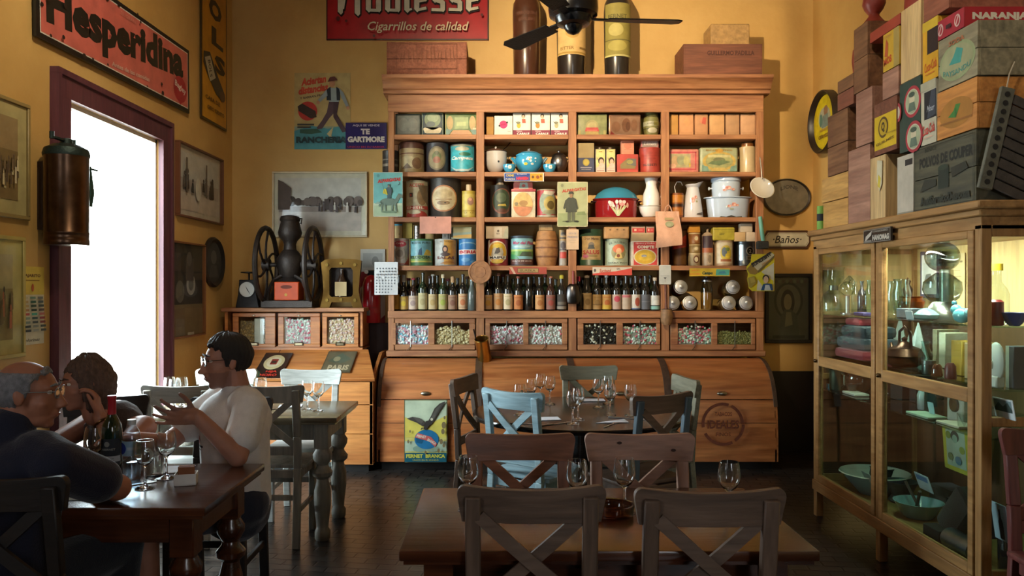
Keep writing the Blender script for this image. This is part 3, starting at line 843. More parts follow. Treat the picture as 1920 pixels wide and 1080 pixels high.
for i, (a, b_, c, lab) in enumerate(packs):
    it = [('l', (.1, .12), (.9, .12), .003, '#a97a50'), ('l', (.5, .9), (.9, .98), .003, '#a97a50')]
    if i == 1: it.append(('p', [(.5, .4), (.75, .62), (.5, .84), (.25, .62)], '#dba06a'))
    if i == 2: it += [('p', [(.5, .55), (.8, .5), (.86, .82), (.6, .84)], '#c85f4a'), ('p', [(.36, .6), (.5, .55), (.55, .78), (.4, .78)], '#d98a66')]
    tin('paper_packet', lab, 'packet', a, b_, 213, S1, c, it, bev=.014, mat=PRINT, d=.1, group='paper packets on top shelf')

# ---- second row
can('lidded_jar','dark jar with pale bands behind the left post','jar',717,747,282,S2,'#3a3430',[('r',0,.3,1,.42,'#8d8577'),('r',0,.58,1,.64,'#7a7266')],yf=6.60,wrap=3)
can('storage_can','round can with brown lid and worn cream label on second shelf','can',749,796,267,S2,'#8b7a5c',[('r',0,0,1,1,'#a3936f'),('r',0,.62,1,.66,'#6e4a3a'),('e',.4,.35,.3,.2,'#b8ab86'),('e',.7,.3,.16,.2,'#7c5f45'),('p',[(.2,.1),(.4,.3),(.55,.12)],'#6d5a44'),('r',0,0,1,.1,'#9a8558')],lid=('#5b3b32',.055),wrap=2.6)
can('storage_can','dark navy can with an oval olive label on second shelf','can',799,842,268,S2,'#34343c',[('e',.5,.48,.42,.42,'#77705a'),('e',.5,.48,.36,.36,'#8f8668'),('e',.5,.52,.2,.2,'#6c7a52'),('e',.5,.42,.16,.12,'#a06a58'),('e',.5,.66,.1,.08,'#586146')],wrap=2.0)
can('storage_can','turquoise can with white script on a dark base on second shelf','can',844,891,271,S2,'#3f4a58',[('r',0,.06,1,.98,'#49a9bb'),('e',.5,.46,.46,.46,'#3fb3c6'),('e',.5,.86,.24,.08,'#b9b7a0'),('e',.6,.66,.2,.07,'#2f7a62'),('t','Campesa',.5,.5,.78,.17,'#eef2ee',{'shear': .3,'bold': .03}),('p',[(.03,.24),(.3,.1),(.7,.1),(.97,.24),(.7,.02),(.3,.02)],'#b6cfd0'),('e',.5,.98,.4,.03,'#8f927c')],wrap=2.4)

def pot(name, label, px0, px1, pyr, zs, col, prof, cat='pot', yf=YS, n=36, mat=None, sy=1.0):
    """prof: (r, z) in units of half width and of the height up to the rim."""
    r = (px1 - px0) / 2 * (yf + .1) / FPX; cx = PX((px0 + px1) / 2, yf + r * sy); h = PZ(pyr, yf + r * sy) - zs
    t = thing(name, label, cat, (cx, yf + r * sy, zs))
    MB().lathe([(a * r, b_ * h) for a, b_ in prof], n=n, col=col, sy=sy).build('body', mat or ENAMEL, t)
    return t, r, h
FLOWER = lambda cx,cy,s,c='#f3f4ee',mid='#d8b84a',k=1.0: [('e',cx + s * math.cos(a) * .62,cy + s * k * math.sin(a) * .62,s * .42,s * k * .42,c) for a in [i * PI / 3 for i in range(6)]] + [('e',cx,cy,s * .28,s * k * .28,mid)]
t,r,h = pot('enamel_tureen','pale grey enamel pot with dark rim and ladle on second shelf',908,951,286,S2,'#c9c6c2',[(.3,0),(.42,.03),(.42,.09),(.7,.2),(.9,.42),(.98,.66),(.96,.9),(1,.97),(.98,1)])
MB().lathe([(r * 1.0,h),(r * 1.02,h + .006),(r * .9,h + .012),(r * .5,h + .028),(r * .12,h + .034),(.008,h + .036),(.011,h + .046),(.007,h + .052)],n=30,col=['#3a302c','#8c6a5c','#8c6a5c','#9a786a','#9a786a','#ddd','#ddd']).build('lid',ENAMEL,t)
for s in (-1, 1):
    MB().tube([(s * r * .95,0,h * .78),(s * r * 1.12,0,h * .82),(s * r * 1.14,0,h * .74),(s * r * .95,0,h * .68)],.005,6,'#3a3634').build('handle',ENAMEL,t)
MB().tube([(r * .55, -r * .3, h + .01), (r * 1.0, -r * .2, h + .05), (r * 1.35, -r * .1, h + .095)], .004, 6, '#4a3c34').build('ladle_handle', METAL, t)
MB().ball((r * .25, -r * .93, h * .52), (.008, .004, .01), 10, 6, '#2a2a2a').build('spout_stub', ENAMEL, t)
BLUE = '#3f9cc8'
t,r,h = pot('enamel_tureen','bright blue enamel tureen with white daisies on second shelf',966,1018,293,S2,BLUE,[(.34,0),(.42,.02),(.42,.08),(.62,.16),(.86,.38),(.98,.64),(1.0,.84),(.95,.97),(.93,1)])
MB().lathe([(r * .96,h - .002),(r * .97,h + .008),(r * .75,h + .026),(r * .4,h + .042),(.012,h + .046),(.009,h + .055),(.016,h + .062),(.006,h + .068)],n=30,col=[BLUE,BLUE,'#8a97a0','#8a97a0','#8a97a0','#aaa','#aaa']).build('lid',ENAMEL,t)
for s in (-1, 1):
    MB().tube([(s * r * .9,0,h * .7),(s * r * 1.2,0,h * .92),(s * r * 1.3,0,h * .9),(s * r * .95,0,h * .58)],.008,8,BLUE if s < 0 else '#5d7f92').build('handle',ENAMEL,t)
g = MB(); rf = lambda v: r * (0.86 + .14 * min(v / (h * .45), 1)); mf, st = on_lathe(rf, (0, 0, 0), h * .38, r * 1.6, r)
graphic(g,FLOWER(.5,.62,.16,k=1.6) + FLOWER(.32,.2,.09,'#d8c85a','#c09a30',1.6) + FLOWER(.62,.18,.07,'#cfe0e4','#d8b84a',1.6) + [('e',.24,.55,.04,.07,'#e6efef'),('e',.74,.7,.04,.07,'#e6efef'),('e',.75,.42,.03,.05,'#e6efef')],r * 1.6,h * .55,mf,st); g.build('daisy_print',ENAMEL,t)
for px0, px1, lab in ((943, 967, 'small blue daisy bowl left of the blue tureen'), (1018, 1043, 'small blue daisy bowl right of the blue tureen')):
    t, r, h = pot('enamel_bowl', lab, px0, px1, 309, S2, BLUE, [(.4, 0), (.5, .06), (.8, .35), (.96, .7), (1, 1), (.93, .98), (.7, .35), (.3, .12)], 'bowl', yf=6.54)
    g = MB(); mf, st = on_lathe(lambda v: r * (.82 + .18 * v / (h * .6)) + .001, (0, 0, 0), h * .35, r * 1.5, r)
    graphic(g, FLOWER(.55, .5, .22, k=1.7) + FLOWER(.15, .6, .1, k=1.7), r * 1.5, h * .6, mf, st); g.build('daisy_print', ENAMEL, t)
t,r,h = pot('pewter_pot','grey pewter lidded pot beside the small blue bowl',1032,1064,294,S2,'#8d8c8c',[(.4,0),(.5,.06),(.45,.12),(.8,.3),(1,.6),(.95,.85),(.8,1)],yf=6.62,mat=METAL)
MB().lathe([(r * .85, h), (r * .8, h + .01), (r * .4, h + .03), (.01, h + .036), (.013, h + .05), (.004, h + .058)], n=24, col='#8d8c8c').build('lid', METAL, t)
MB().tube([(r * .9, 0, h * .75), (r * 1.15, -.02, h * 1.0), (r * 1.1, -.02, h * 1.3)], .005, 6, '#777').build('handle', METAL, t)
tin('carton','carton with tan top and navy lower half with yellow disc','box',1082,1114,268,S2,'#a08d64',[('r',0,0,1,.5,'#4a4e66'),('e',.53,.35,.2,.12,'#a89a4a'),('e',.53,.35,.15,.09,'#c2ae55'),('r',.2,.16,.86,.19,'#9a98a0'),('r',.25,.1,.8,.12,'#9a98a0')],mat=PRINT,bev=.003)
for px0,px1,lab in ((1116,1135,'tall cream talc tin with a girl picture, left of the pair'),(1136,1154,'tall cream talc tin with a girl picture, right of the pair')):
    t = tin('talc_tin',lab,'tin',px0,px1,279,S2,'#3e2f28',[('r',.08,.02,.96,.98,'#e3d48a'),('p',[(.08,.02),(.96,.02),(.96,.4),(.08,.2)],'#e9bfae'),('r',.08,.02,.96,.13,'#efe0cc'),('e',.58,.5,.3,.15,'#3b2a22'),('e',.6,.45,.2,.12,'#e9b79a'),('e',.62,.3,.26,.1,'#e8c9bb'),('r',.15,.08,.9,.1,'#a8433c'),('r',.35,.86,.7,.9,'#a88d3a'),('l',(.2,.62),(.4,.4),.003,'#4a3a30')],d=.06,bev=.005,group='tall talc tins')
    MB().lathe([(.018, TOPS[lab] - S2 - .002), (.018, TOPS[lab] - S2 + .014), (.01, TOPS[lab] - S2 + .02)], (0, .03, 0), 16, '#6a5a48').build('cap', TIN, t)
tin('tea_tin','red box with a grey-gold picture under the small pink box','tin',1157,1197,289,S2,'#b84a40',[('p',[(.15,.22),(.85,.22),(.9,.75),(.5,.78),(.15,.45)],'#8a7a50'),('p',[(.45,.45),(.9,.35),(.88,.75),(.5,.76)],'#6d6a62'),('e',.6,.58,.15,.12,'#9c9458'),('r',.03,.02,.97,.14,'#c9584a')],mat=PRINT)
tin('pink_box','small salmon pink box stacked on the red box','box',1165,1189,260,TOPS['red box with a grey-gold picture under the small pink box'],'#d98d70',[('e',.5,.55,.3,.2,'#c97a60'),('r',.2,.3,.8,.34,'#c4785c')],mat=PRINT,d=.07,yf=6.58)
can('tea_canister','red canister with black lettering beside the third post','canister',1198,1238,277,S2,'#b0453a',[('t','BUSSETI',.42,.3,.6,.1,'#4b2420',{'bold': .04}),('r',.1,.68,.9,.7,'#97362e'),('r',.2,.55,.7,.57,'#97362e')],wrap=2.2)
tin('spice_tin','flat pinkish tin with silver script on top of red canister','tin',1202,1235,261,TOPS['red canister with black lettering beside the third post'],'#b0605a',[('r',.06,.08,.94,.86,'#a59086'),('t','Limon',.5,.48,.7,.42,'#e8e0d4',{'shear': .3})],d=.08,yf=6.59,lid=('#a8504c',.018))
tin('biscuit_tin','rose pink tin with rounded corners and cream panel on second shelf','tin',1254,1311,279,S2,'#d88a7a',[('r',.03,.22,.72,.78,'#b9ad83'),('e',.2,.5,.12,.2,'#c9a87c'),('e',.4,.52,.14,.2,'#a3a57e'),('e',.58,.5,.1,.2,'#c4b878'),('f',0.0,.12,.9,.88,.04,'#d4565c'),('e',.12,.28,.12,.1,'#e0b092'),('r',.66,.24,.71,.4,'#d8b84a')],bev=.02,seg=3)
tin('biscuit_tin','large green and yellow rounded tin with an oval landscape','tin',1313,1384,276,S2,'#a9b08a',[('e',.5,.45,.44,.38,'#c9ac5a'),('e',.5,.45,.36,.3,'#a8a870'),('r',.2,.6,.8,.7,'#cfc791'),('e',.5,.5,.16,.1,'#7c7c55'),('p',[(.2,.36),(.5,.28),(.8,.42),(.6,.5),(.3,.45)],'#6f8058'),('e',.5,.86,.1,.08,'#cf9f45'),('p',[(.26,.06),(.74,.06),(.64,.2),(.36,.2)],'#cdb268'),('p',[(.04,.06),(.22,.06),(.2,.24),(.04,.3)],'#7fa08c'),('p',[(.96,.06),(.78,.06),(.8,.24),(.96,.3)],'#7fa08c'),('t','BISCUITS',.3,.88,.3,.07,'#b08a3c'),('t','FINOS',.72,.88,.24,.07,'#b08a3c')],bev=.022,seg=3)
can('stoneware_jar','cream stoneware jar with brown neck at the right of second shelf','jar',1386,1417,275,S2,'#c4ae85',mat=colmat('stoneware',.25,grunge=.1),neck=(.052,.035,'#8f5a2c'))

# ---- third row
can('storage_can','cream and red can with a shield picture on third shelf','can',762,804,339,S3,'#8f8a72',[('r',0,0,1,1,'#b4ab8d'),('r',0,.86,1,1,'#a99f80'),('t','ACEITE',.5,.9,.6,.1,'#b2473d'),('e',.72,.56,.2,.24,'#8d6f4c'),('p',[(.55,.9),(1,.9),(1,.3),(.75,.5)],'#6d5c44'),('r',.22,.56,.36,.68,'#3a3a44'),('r',.25,.58,.32,.65,'#b0503f'),('r',0,.2,1,.3,'#b8463c'),('t','ENSIL',.45,.25,.7,.07,'#e9ddc4'),('e',.5,.0,.46,.17,'#b8463c'),('e',.42,.12,.24,.06,'#c9bf9f')],wrap=2.3)
can('storage_can','large black can with a round cream label on third shelf','can',806,865,334,S3,'#36322f',[('e',.47,.48,.4,.36,'#b57b52'),('e',.47,.48,.36,.32,'#cdbd96'),('r',.24,.44,.7,.47,'#a98a60'),('e',.47,.6,.25,.12,'#c2ad82'),('e',.47,.36,.18,.06,'#8f7450'),('e',.52,.36,.03,.02,'#3a2f24')],wrap=2.3)
t = can('lotion_bottle','yellow bottle with cream screw cap on the third shelf','bottle',866,892,358,S3,'#c3ad4a',[('r',.06,.04,.96,.92,'#cdbb62'),('e',.62,.62,.2,.16,'#a87f6c'),('e',.6,.7,.1,.07,'#d8a584'),('r',.08,.22,.92,.26,'#b59a3a'),('t','O  O',.5,.16,.6,.06,'#9a8030')],neck=(.024,.055,'#cdb692'),wrap=2.4)
can('tea_canister','black round canister with dark green oval label and neck','canister',919,957,347,S3,'#2d2b28',[('e',.58,.5,.42,.42,'#7c4a3a'),('e',.56,.52,.37,.37,'#35442f'),('e',.54,.62,.2,.16,'#55644a'),('p',[(.4,.34),(.74,.34),(.7,.42),(.44,.4)],'#b8a24a'),('e',.58,.2,.2,.06,'#5c3a2e')],neck=(.036,.06,'#8d8474'),wrap=2.6)
tin('tea_tin','square cream tin with round orange landscape and red lid','tin',959,1004,354,S3,'#d6ccb0',[('e',.48,.46,.42,.43,'#c9a47c'),('e',.48,.46,.4,.41,'#cfae6a'),('p',ell(.48,.46,.4,.41,20,PI + .2,2 * PI - .2),'#c9825a'),('e',.5,.5,.18,.1,'#a8804a'),('l',(.14,.42),(.82,.36),.004,'#9a6a44'),('e',.2,.48,.08,.06,'#8d8060')],lid=('#a8434a',.024),d=.17)
tin('sweets_box','pink flared box with a pale blue panel stacked on the square cream tin','box',963,999,341,TOPS['square cream tin with round orange landscape and red lid'],'#d0776c',[('p',[(.28,.1),(.78,.1),(.72,.9),(.34,.9)],'#a9c0b4'),('e',.52,.5,.1,.2,'#c96a60')],mat=PRINT,yf=6.6)
can('storage_can','red and green can with oval country picture on third shelf','can',1006,1042,355,S3,'#9d9a82',[('r',0,0,1,1,'#b2454a'),('e',.58,.52,.4,.46,'#90a08c'),('e',.66,.5,.28,.28,'#b8a55c'),('e',.68,.44,.16,.16,'#6c5c34'),('p',[(.3,.1),(1,.1),(1,.26),(.4,.24)],'#8f8e70'),('p',[(.36,.86),(.7,.8),(.95,.96),(.4,.98)],'#c9bfae'),('r',.0,0,1,.06,'#b6b0a2')],wrap=2.5)
# casserole
t,r,h = pot('enamel_casserole','oval red enamel casserole with white tulips and blue lid',1114,1196,374,S3,'#8c1f24',[(.9,0),(.94,.04),(.96,.5),(.97,.9),(1.06,.96),(1.08,1.0),(.95,.99)],yf=6.53,sy=.62)
MB().lathe([(r * .98,h + .0),(r * 1.0,h + .006),(r * .88,h + .045),(r * .6,h + .085),(r * .25,h + .105),(.02,h + .108)],n=40,col='#3b86a4',sy=.62).build('lid',ENAMEL,t)
g = MB(); mfl = lambda u, v, L: ((u - .5 * r), -math.sqrt(max(1 - ((u - .5 * r) / (r * .96)) ** 2, 0)) * r * .96 * .62 - L * EPS - .001, v + h * .06)
it = []
for x0,x1,c in ((.5,.2,'#cfd3a4'),(.5,.34,'#b9c59a'),(.5,.5,'#dcd8b4'),(.5,.66,'#c2c89a'),(.5,.82,'#cfd3a4'),(.5,.12,'#b9c59a'),(.5,.92,'#c2c89a')):
    it.append(('p', [(x0 - .05, .02), (x0 + .05, .02), (x1 + .02, .66), (x1 - .02, .7)], c))
it += [('e',.2,.74,.11,.15,'#e8b7ae'),('e',.12,.84,.06,.1,'#f2d9d0'),('e',.68,.78,.14,.16,'#e29a96'),('e',.78,.86,.08,.1,'#f0cfc8'),('e',.6,.88,.07,.1,'#f0cfc8'),('e',.44,.86,.07,.12,'#e4e2d0'),('e',.93,.66,.05,.16,'#d9a08e'),('e',.3,.62,.05,.08,'#f2d9d0')]
graphic(g, it, r, h * .86, mfl, [r * i / 10 for i in range(1, 10)]); g.build('tulip_print', ENAMEL, t)
for s in (-1, 1):
    MB().box(s * r * 1.0 - .03, s * r * 1.0 + .03, -.04, .04, h * .84, h * .9, '#3a1416', .008).build('handle', ENAMEL, t)
g = MB(); mfl2 = lambda u, v, L: ((u - .5 * r * .5), -r * .62 * .62 - L * EPS * .5 + (v * .5), h + .062 + v * .55)
# pitcher standing in a bowl
lab = 'white enamel basin holding the white pitcher on third shelf'
t,rb,hb = pot('enamel_basin',lab,1197,1241,387,S3,'#dfd9d2',[(.4,0),(.42,.06),(.62,.12),(.86,.5),(.96,.92),(1.06,.97),(1.05,1),(.93,.95),(.8,.5),(.5,.16),(.01,.14)],'bowl',yf=6.53)
bx_, by_ = t.location.x, t.location.y
t = thing('enamel_pitcher', 'tall white enamel pitcher standing in a white basin', 'pitcher', (bx_ + .01, by_, S3 + hb * .16))
hp = PZ(332, by_) - (S3 + hb * .16); q = hp
MB().lathe([(.055,0),(.062,.01),(.072,q * .3),(.075,q * .45),(.068,q * .58),(.048,q * .72),(.045,q * .8),(.058,q * .95),(.066,q),(.06,q * .98),(.04,q * .8)],n=32,col='#e6e1dc').build('body',ENAMEL,t)
MB().tube([(.05, 0, q * .9), (.095, 0, q * .85), (.1, 0, q * .6), (.07, 0, q * .42)], .008, 8, '#cfcac4').build('handle', ENAMEL, t)
# right-hand bay
lab = 'orange glass storm lantern with wire handle beside third post'
t = can('storm_lantern',lab,'lantern',1257,1281,362,S3,'#8a4a1e',[('r',0,.08,1,.4,'#b5702c'),('r',0,.62,1,.96,'#c9822f'),('r',0,.44,1,.56,'#3a1f14')],wrap=3)
hh = TOPS[lab] - S3
MB().tube([(-.01, 0, hh), (-.02, 0, hh + .06), (0.0, 0, hh + .1), (.035, 0, hh + .1), (.05, 0, hh + .07)], .0045, 6, '#c9c4bc').build('wire_handle', METAL, t)
t,r,h = pot('enamel_jug','white enamel jug with pink flowers and chipped base',1280,1318,352,S3,'#d3d3d8',[(.96,0),(1.0,.03),(.92,.3),(.74,.7),(.6,.94),(.58,1.0)],'jug')
m = MB(); k = 20; vs = []
for j, (rr, zz) in enumerate(((.6, 1.0), (.74, 1.08), (.7, 1.1))):
    for i in range(k):
        a = 2 * PI * i / k; tilt = max(0, math.cos(a)) ** 2
        vs.append((r * rr * math.cos(a) * (1 + .45 * tilt * (j > 0)), r * rr * math.sin(a), h * (zz + (.12 * tilt if j > 0 else 0))))
m.add(vs,[(j * k + i,j * k + (i + 1) % k,(j + 1) * k + (i + 1) % k,(j + 1) * k + i) for j in range(2) for i in range(k)] + [tuple(2 * k + i for i in range(k))],'#c9cad2')
m.build('spout', ENAMEL, t)
g = MB(); rf = lambda v: r * (.94 - .3 * v / h) + .004; mf, st = on_lathe(rf, (0, 0, 0), h * .1, r * 1.5, r * .85)
rose = lambda x,y,s,k: [('e',x,y,s,s * k,'#d9a79a'),('e',x - s * .25,y + s * .1,s * .5,s * .5 * k,'#c98478'),('e',x + s * .3,y - s * .2 * k,s * .4,s * .4 * k,'#e6c4b4')]
graphic(g,rose(.36,.56,.15,.7) + rose(.56,.66,.1,.7) + [('e',.6,.5,.06,.04,'#a7a684'),('e',.25,.44,.06,.03,'#a7a684'),('p',[(.55,.0),(.95,.0),(.98,.1),(.8,.08),(.6,.05)],'#5a5654')],r * 1.5,h * .85,mf,st); g.build('rose_print',ENAMEL,t)
lab = 'large pale blue oval enamel tub with roses on third shelf'
t,r,h = pot('enamel_tub',lab,1323,1406,371,S3,'#b4c4d8',[(.84,0),(.88,.03),(.95,.6),(.98,.92),(1.09,.96),(1.1,1),(.97,.98),(.9,.5),(.02,.5)],'tub',yf=6.53,sy=.6)
tx, ty, th_ = t.location.x, t.location.y, h
g = MB(); mfl = lambda u, v, L: ((u - .5 * r), -math.sqrt(max(1 - ((u - .5 * r) / (r * .93)) ** 2, 0)) * r * (.9 + .06 * v / h) * .6 - L * EPS - .004, v + h * .2)
graphic(g,rose(.6,.6,.13,1.1) + rose(.4,.5,.1,1.1) + rose(.75,.55,.08,1.1) + [('e',.5,.3,.1,.06,'#9fa58e'),('e',.28,.45,.05,.06,'#9fa58e')],r,h * .7,mfl,[r * i / 8 for i in range(1,8)]); g.build('rose_print',ENAMEL,t)
g = MB(); mfl = lambda u, v, L: ((u - .55 * r), -math.sqrt(max(1 - ((u - .55 * r) / (r * .86)) ** 2, 0)) * r * .86 * .6 - .004, v)
graphic(g,[('p',[(.0,.0),(1,0),(.95,.5),(.7,.3),(.5,.8),(.3,.3),(.1,.5)],'#4a4642')],r * 1.1,h * .14,mfl,[r * i / 8 for i in range(1,8)]); g.build('chipped_edge',ENAMEL,t)
lab = 'pale blue enamel pot with side knobs standing in the oval tub'
t = thing('enamel_pot', lab, 'pot', (PX(1361, ty), ty, S3 + th_ * .5 + .002))
r = 27 * ty / FPX; h = PZ(332, ty) - (S3 + th_ * .5)
MB().lathe([(r * .86,0),(r * .9,.01),(r * .98,h * .75),(r * .94,h * .8),(r * 1.02,h * .84),(r * 1.0,h * .95),(r * 1.06,h * .97),(r * 1.05,h),(r * .98,h * .98),(r * .9,h * .5)],n=36,col='#b9c8da').build('body',ENAMEL,t)
for s in (-1, 1):
    m = MB(); m.cyl((s * r * .95,0,h * .62),(s * (r + .02),0,h * .62),.008,n=10,col='#d5dbe2'); m.ball((s * (r + .022),0,h * .62),(.007,.016,.016),12,8,'#d5dbe2'); m.build('knob',ENAMEL,t)
g = MB(); mf, st = on_cyl(r * .97, (0, 0, 0), h * .42, r * 1.4)
graphic(g, rose(.42, .5, .15, 1.2) + rose(.66, .35, .1, 1.2) + rose(.25, .3, .09, 1.2), r * 1.4, h * .35, mf, st); g.build('rose_print', ENAMEL, t)

# ---- fourth row
def T_(s, y, h, c, w=.8, **o): return ('t', s, .5, y, w, h, c, o)
can('storage_can','faded grey can with red crown mark at left of the fourth shelf','can',735,768,447,S4,'#a89c90',[('r',0,0,1,1,'#b5a99a'),('e',.5,.82,.34,.12,'#b3424a'),('t','CAFE',.5,.84,.4,.07,'#d8c4b4'),('e',.5,.45,.3,.26,'#9c8c7c'),('e',.5,.45,.16,.15,'#7d6c5c'),('f',.03,.02,.97,.98,.03,'#b0514f'),('p',[(.7,.0),(1,.0),(1,.3)],'#a8473f')],wrap=2.3,mat=PRINT)
can('storage_can','green can with blue picture of a harbour on fourth shelf','can',769,812,448,S4,'#4d7a4a',[('r',.06,.1,.92,.96,'#6fa3ab'),('p',[(.06,.1),(.92,.1),(.92,.3),(.5,.4),(.06,.3)],'#7c9a52'),('p',[(.42,.4),(.56,.36),(.54,.7),(.46,.6)],'#3d5a70'),('p',[(.6,.38),(.9,.36),(.86,.56),(.7,.62)],'#c0a33c'),('t','ACEITE PURO',.5,.88,.7,.08,'#2d3f36'),('t','RELODOSA',.46,.3,.76,.12,'#31463a',{'bold': .04}),('r',.06,.1,.92,.16,'#b9ad52')],wrap=2.6)
can('storage_can','silver and orange can with a bearded man picture on fourth shelf','can',815,857,448,S4,'#b5b4ac',[('p',[(.46,0),(1,0),(1,1),(.46,1)],'#cf9a48'),('t','EL VIEJO',.56,.92,.5,.07,'#8a6a3a'),('e',.5,.62,.1,.16,'#4d3a36'),('e',.5,.62,.06,.09,'#cf9f82'),('e',.5,.42,.17,.08,'#5a4440'),('t','SALAS',.52,.28,.66,.12,'#6a3a30',{'bold': .04}),('p',[(.3,.04),(.9,.08),(.6,.17)],'#b57a34')],wrap=2.5)
can('storage_can','blue can with a red and white lettered band beside the first post','can',860,895,448,S4,'#2f72ad',[('r',0,0,1,1,'#2f76b4'),('e',.5,.82,.42,.09,'#7fa9c4'),('e',.5,.78,.4,.08,'#2f76b4'),('p',[(0,.4),(1,.44),(1,.62),(0,.6)],'#e8e2dc'),('t','IBERIA',.5,.515,.86,.13,'#b8343c',{'bold': .05}),('e',.4,.2,.2,.08,'#5c93bd'),('e',.75,.12,.14,.06,'#5c93bd')],wrap=2.4)
b1 = S4 + .215
can_top = {k: TOPS[k] for k in TOPS}
tA,tB,tC,tD = [TOPS[k] for k in ('faded grey can with red crown mark at left of the fourth shelf','green can with blue picture of a harbour on fourth shelf','silver and orange can with a bearded man picture on fourth shelf','blue can with a red and white lettered band beside the first post')]
tin('carton','cream carton with blue top edge standing on the faded grey can','box',740,754,420,tA,'#b79d6c',[('r',0,.88,1,1,'#3f8fa8'),('e',.6,.3,.1,.05,'#8a744a')],d=.08,mat=PRINT,yf=6.6)
tin('carton', 'plain mustard carton between cream carton and silver bottle', 'box', 755, 773, 418, max(tA, tB), '#b09c4c', d=.07, mat=PRINT, yf=6.62)
t = can('perfume_bottle','slim silver bottle with black ring mark on green can','bottle',776,789,423,tB,'#b5b2ac',[('e',.5,.3,.3,.17,'#3a3838'),('e',.5,.3,.2,.12,'#b5b2ac'),('r',.1,.75,.9,.78,'#7a7874')],mat=METAL,yf=6.59)
can('pill_tin', 'low tan round tin behind the blank pink card', 'tin', 797, 817, 432, max(tB, tC), '#b0925c', yf=6.62, mat=PRINT)
tin('match_box','small grey box on the silver and orange can','box',829,844,437,tC,'#8b8a86',[('r',.1,.1,.6,.9,'#9d9b95'),('t','XX',.35,.5,.3,.5,'#4a4846'),('r',.72,0,.8,1,'#333')],d=.05,mat=PRINT,yf=6.58)
tin('card_box','long flat card box with sunset picture above the blue can','box',846,884,426,max(tC,tD),'#a8a88a',[('p',[(.02,.1),(1,.1),(1,.4),(.02,.25)],'#c9a05a'),('p',[(.02,.25),(1,.4),(1,.6),(.02,.5)],'#8fa39a'),('r',0,.9,1,1,'#7d8264'),('r',0,.1,.08,.9,'#4d5248')],d=.09,mat=PRINT,yf=6.58)
can('storage_can','red can with white horse picture and black lettering','can',914,953,448,S4,'#8f3036',[('r',0,0,.14,1,'#c9bfae'),('e',.46,.5,.46,.46,'#e0d6bf'),('e',.48,.5,.41,.41,'#d8a338'),('e',.5,.72,.26,.12,'#e0c040'),('p',[(.2,.34),(.26,.62),(.4,.7),(.56,.62),(.66,.7),(.74,.5),(.7,.34)],'#b9b09a'),('p',[(.36,.44),(.44,.66),(.56,.7),(.6,.52),(.5,.44)],'#57504a'),('r',.06,.22,.86,.36,'#d8d2c2'),('t','MAIPU',.46,.29,.62,.1,'#2c2826',{'bold': .04}),('e',.46,.12,.24,.07,'#d8b84a')],wrap=2.3)
lab = 'pale box with crown print on top of the red horse can'
tin('carton',lab,'box',911,953,424,TOPS['red can with white horse picture and black lettering'],'#b9a68a',[('r',.02,.05,.3,.95,'#c3b096'),('r',.38,.1,.72,.9,'#c9b79d'),('t','REX',.55,.4,.14,.12,'#5a4a3c'),('e',.55,.62,.05,.1,'#6a5a4a'),('p',[(.78,.1),(1,.1),(1,.9),(.85,.7)],'#a8a488')],d=.1,mat=PRINT,yf=6.57)
can('storage_can','blue-green can with a meadow picture and red script','can',957,1000,442,S4,'#3c4a5a',[('r',0,.12,1,.94,'#7fb2bd'),('r',0,.3,1,.52,'#5f9a52'),('r',0,.48,1,.55,'#a9c46c'),('r',0,0,1,.2,'#5a3a34'),('p',[(.4,.3),(.9,.3),(.85,.46),(.5,.46)],'#4a5a48'),('p',[(0,.2),(.4,.2),(.3,.34),(0,.4)],'#3f8a5a'),('t','Mar del Plata',.55,.78,.8,.12,'#b0406a',{'shear': .3}),('e',.5,.64,.3,.05,'#a9c9cc'),('t','DULCE DE LECHE',.5,.13,.7,.04,'#d9c9c0')],wrap=2.5)
lab = 'honey coloured wooden keg with three hoops on fourth shelf'
barrel('wooden_keg', lab, 1003, 1047, 434, S4, '#a8784a', [(.24, .29, '#7d5030'), (.5, .545, '#7d5030'), (.72, .76, '#84572f')], STAVE)
tin('carton','small tan box balanced on the wooden keg','box',1011,1037,421,TOPS[lab],'#a5875c',[('f',.04,.06,.96,.94,.04,'#7a5a3a'),('t','TE',.5,.5,.3,.4,'#8a6a48')],d=.08,mat=PRINT,yf=6.6)
zz = S4
for pyt,c,it,lab in ((470,'#a5a097',[('r',.1,.5,.9,.95,'#c04a44'),('r',.1,.05,.9,.4,'#a8a49c')],'small silver tin with red label, bottom of the stack beside second post'),(451,'#8d8a86',[('e',.5,.5,.3,.4,'#55525a'),('r',0,.0,1,.1,'#4a4a55')],'small grey tin with dark mark in the middle of the stack beside second post'),(431,'#a88f62',[('r',0,.1,1,.3,'#57514a'),('e',.5,.6,.3,.2,'#8a8278')],'small tan tin on top of the stack beside second post')):
    can('small_tin', lab, 'tin', 1048, 1063, pyt, zz, c, it, wrap=2.2, yf=6.6, group='small tins stacked beside second post'); zz = TOPS[lab]
can('storage_can','dark green can with tan rectangular label beside second post','can',1083,1131,430,S4,'#2e4a34',[('r',.14,.14,.82,.84,'#b99c6a'),('f',.16,.16,.8,.82,.01,'#7a5a3c'),('t','Gran Marca',.48,.76,.5,.07,'#6a4a34',{'shear': .2}),('e',.48,.56,.1,.1,'#7d7266'),('p',[(.36,.46),(.6,.46),(.54,.58),(.42,.58)],'#4a5050'),('t','SALUS',.48,.36,.54,.12,'#a8433a',{'bold': .04}),('e',.3,.24,.1,.05,'#b5607a'),('e',.55,.25,.14,.04,'#8f7a4c')],wrap=2.4)
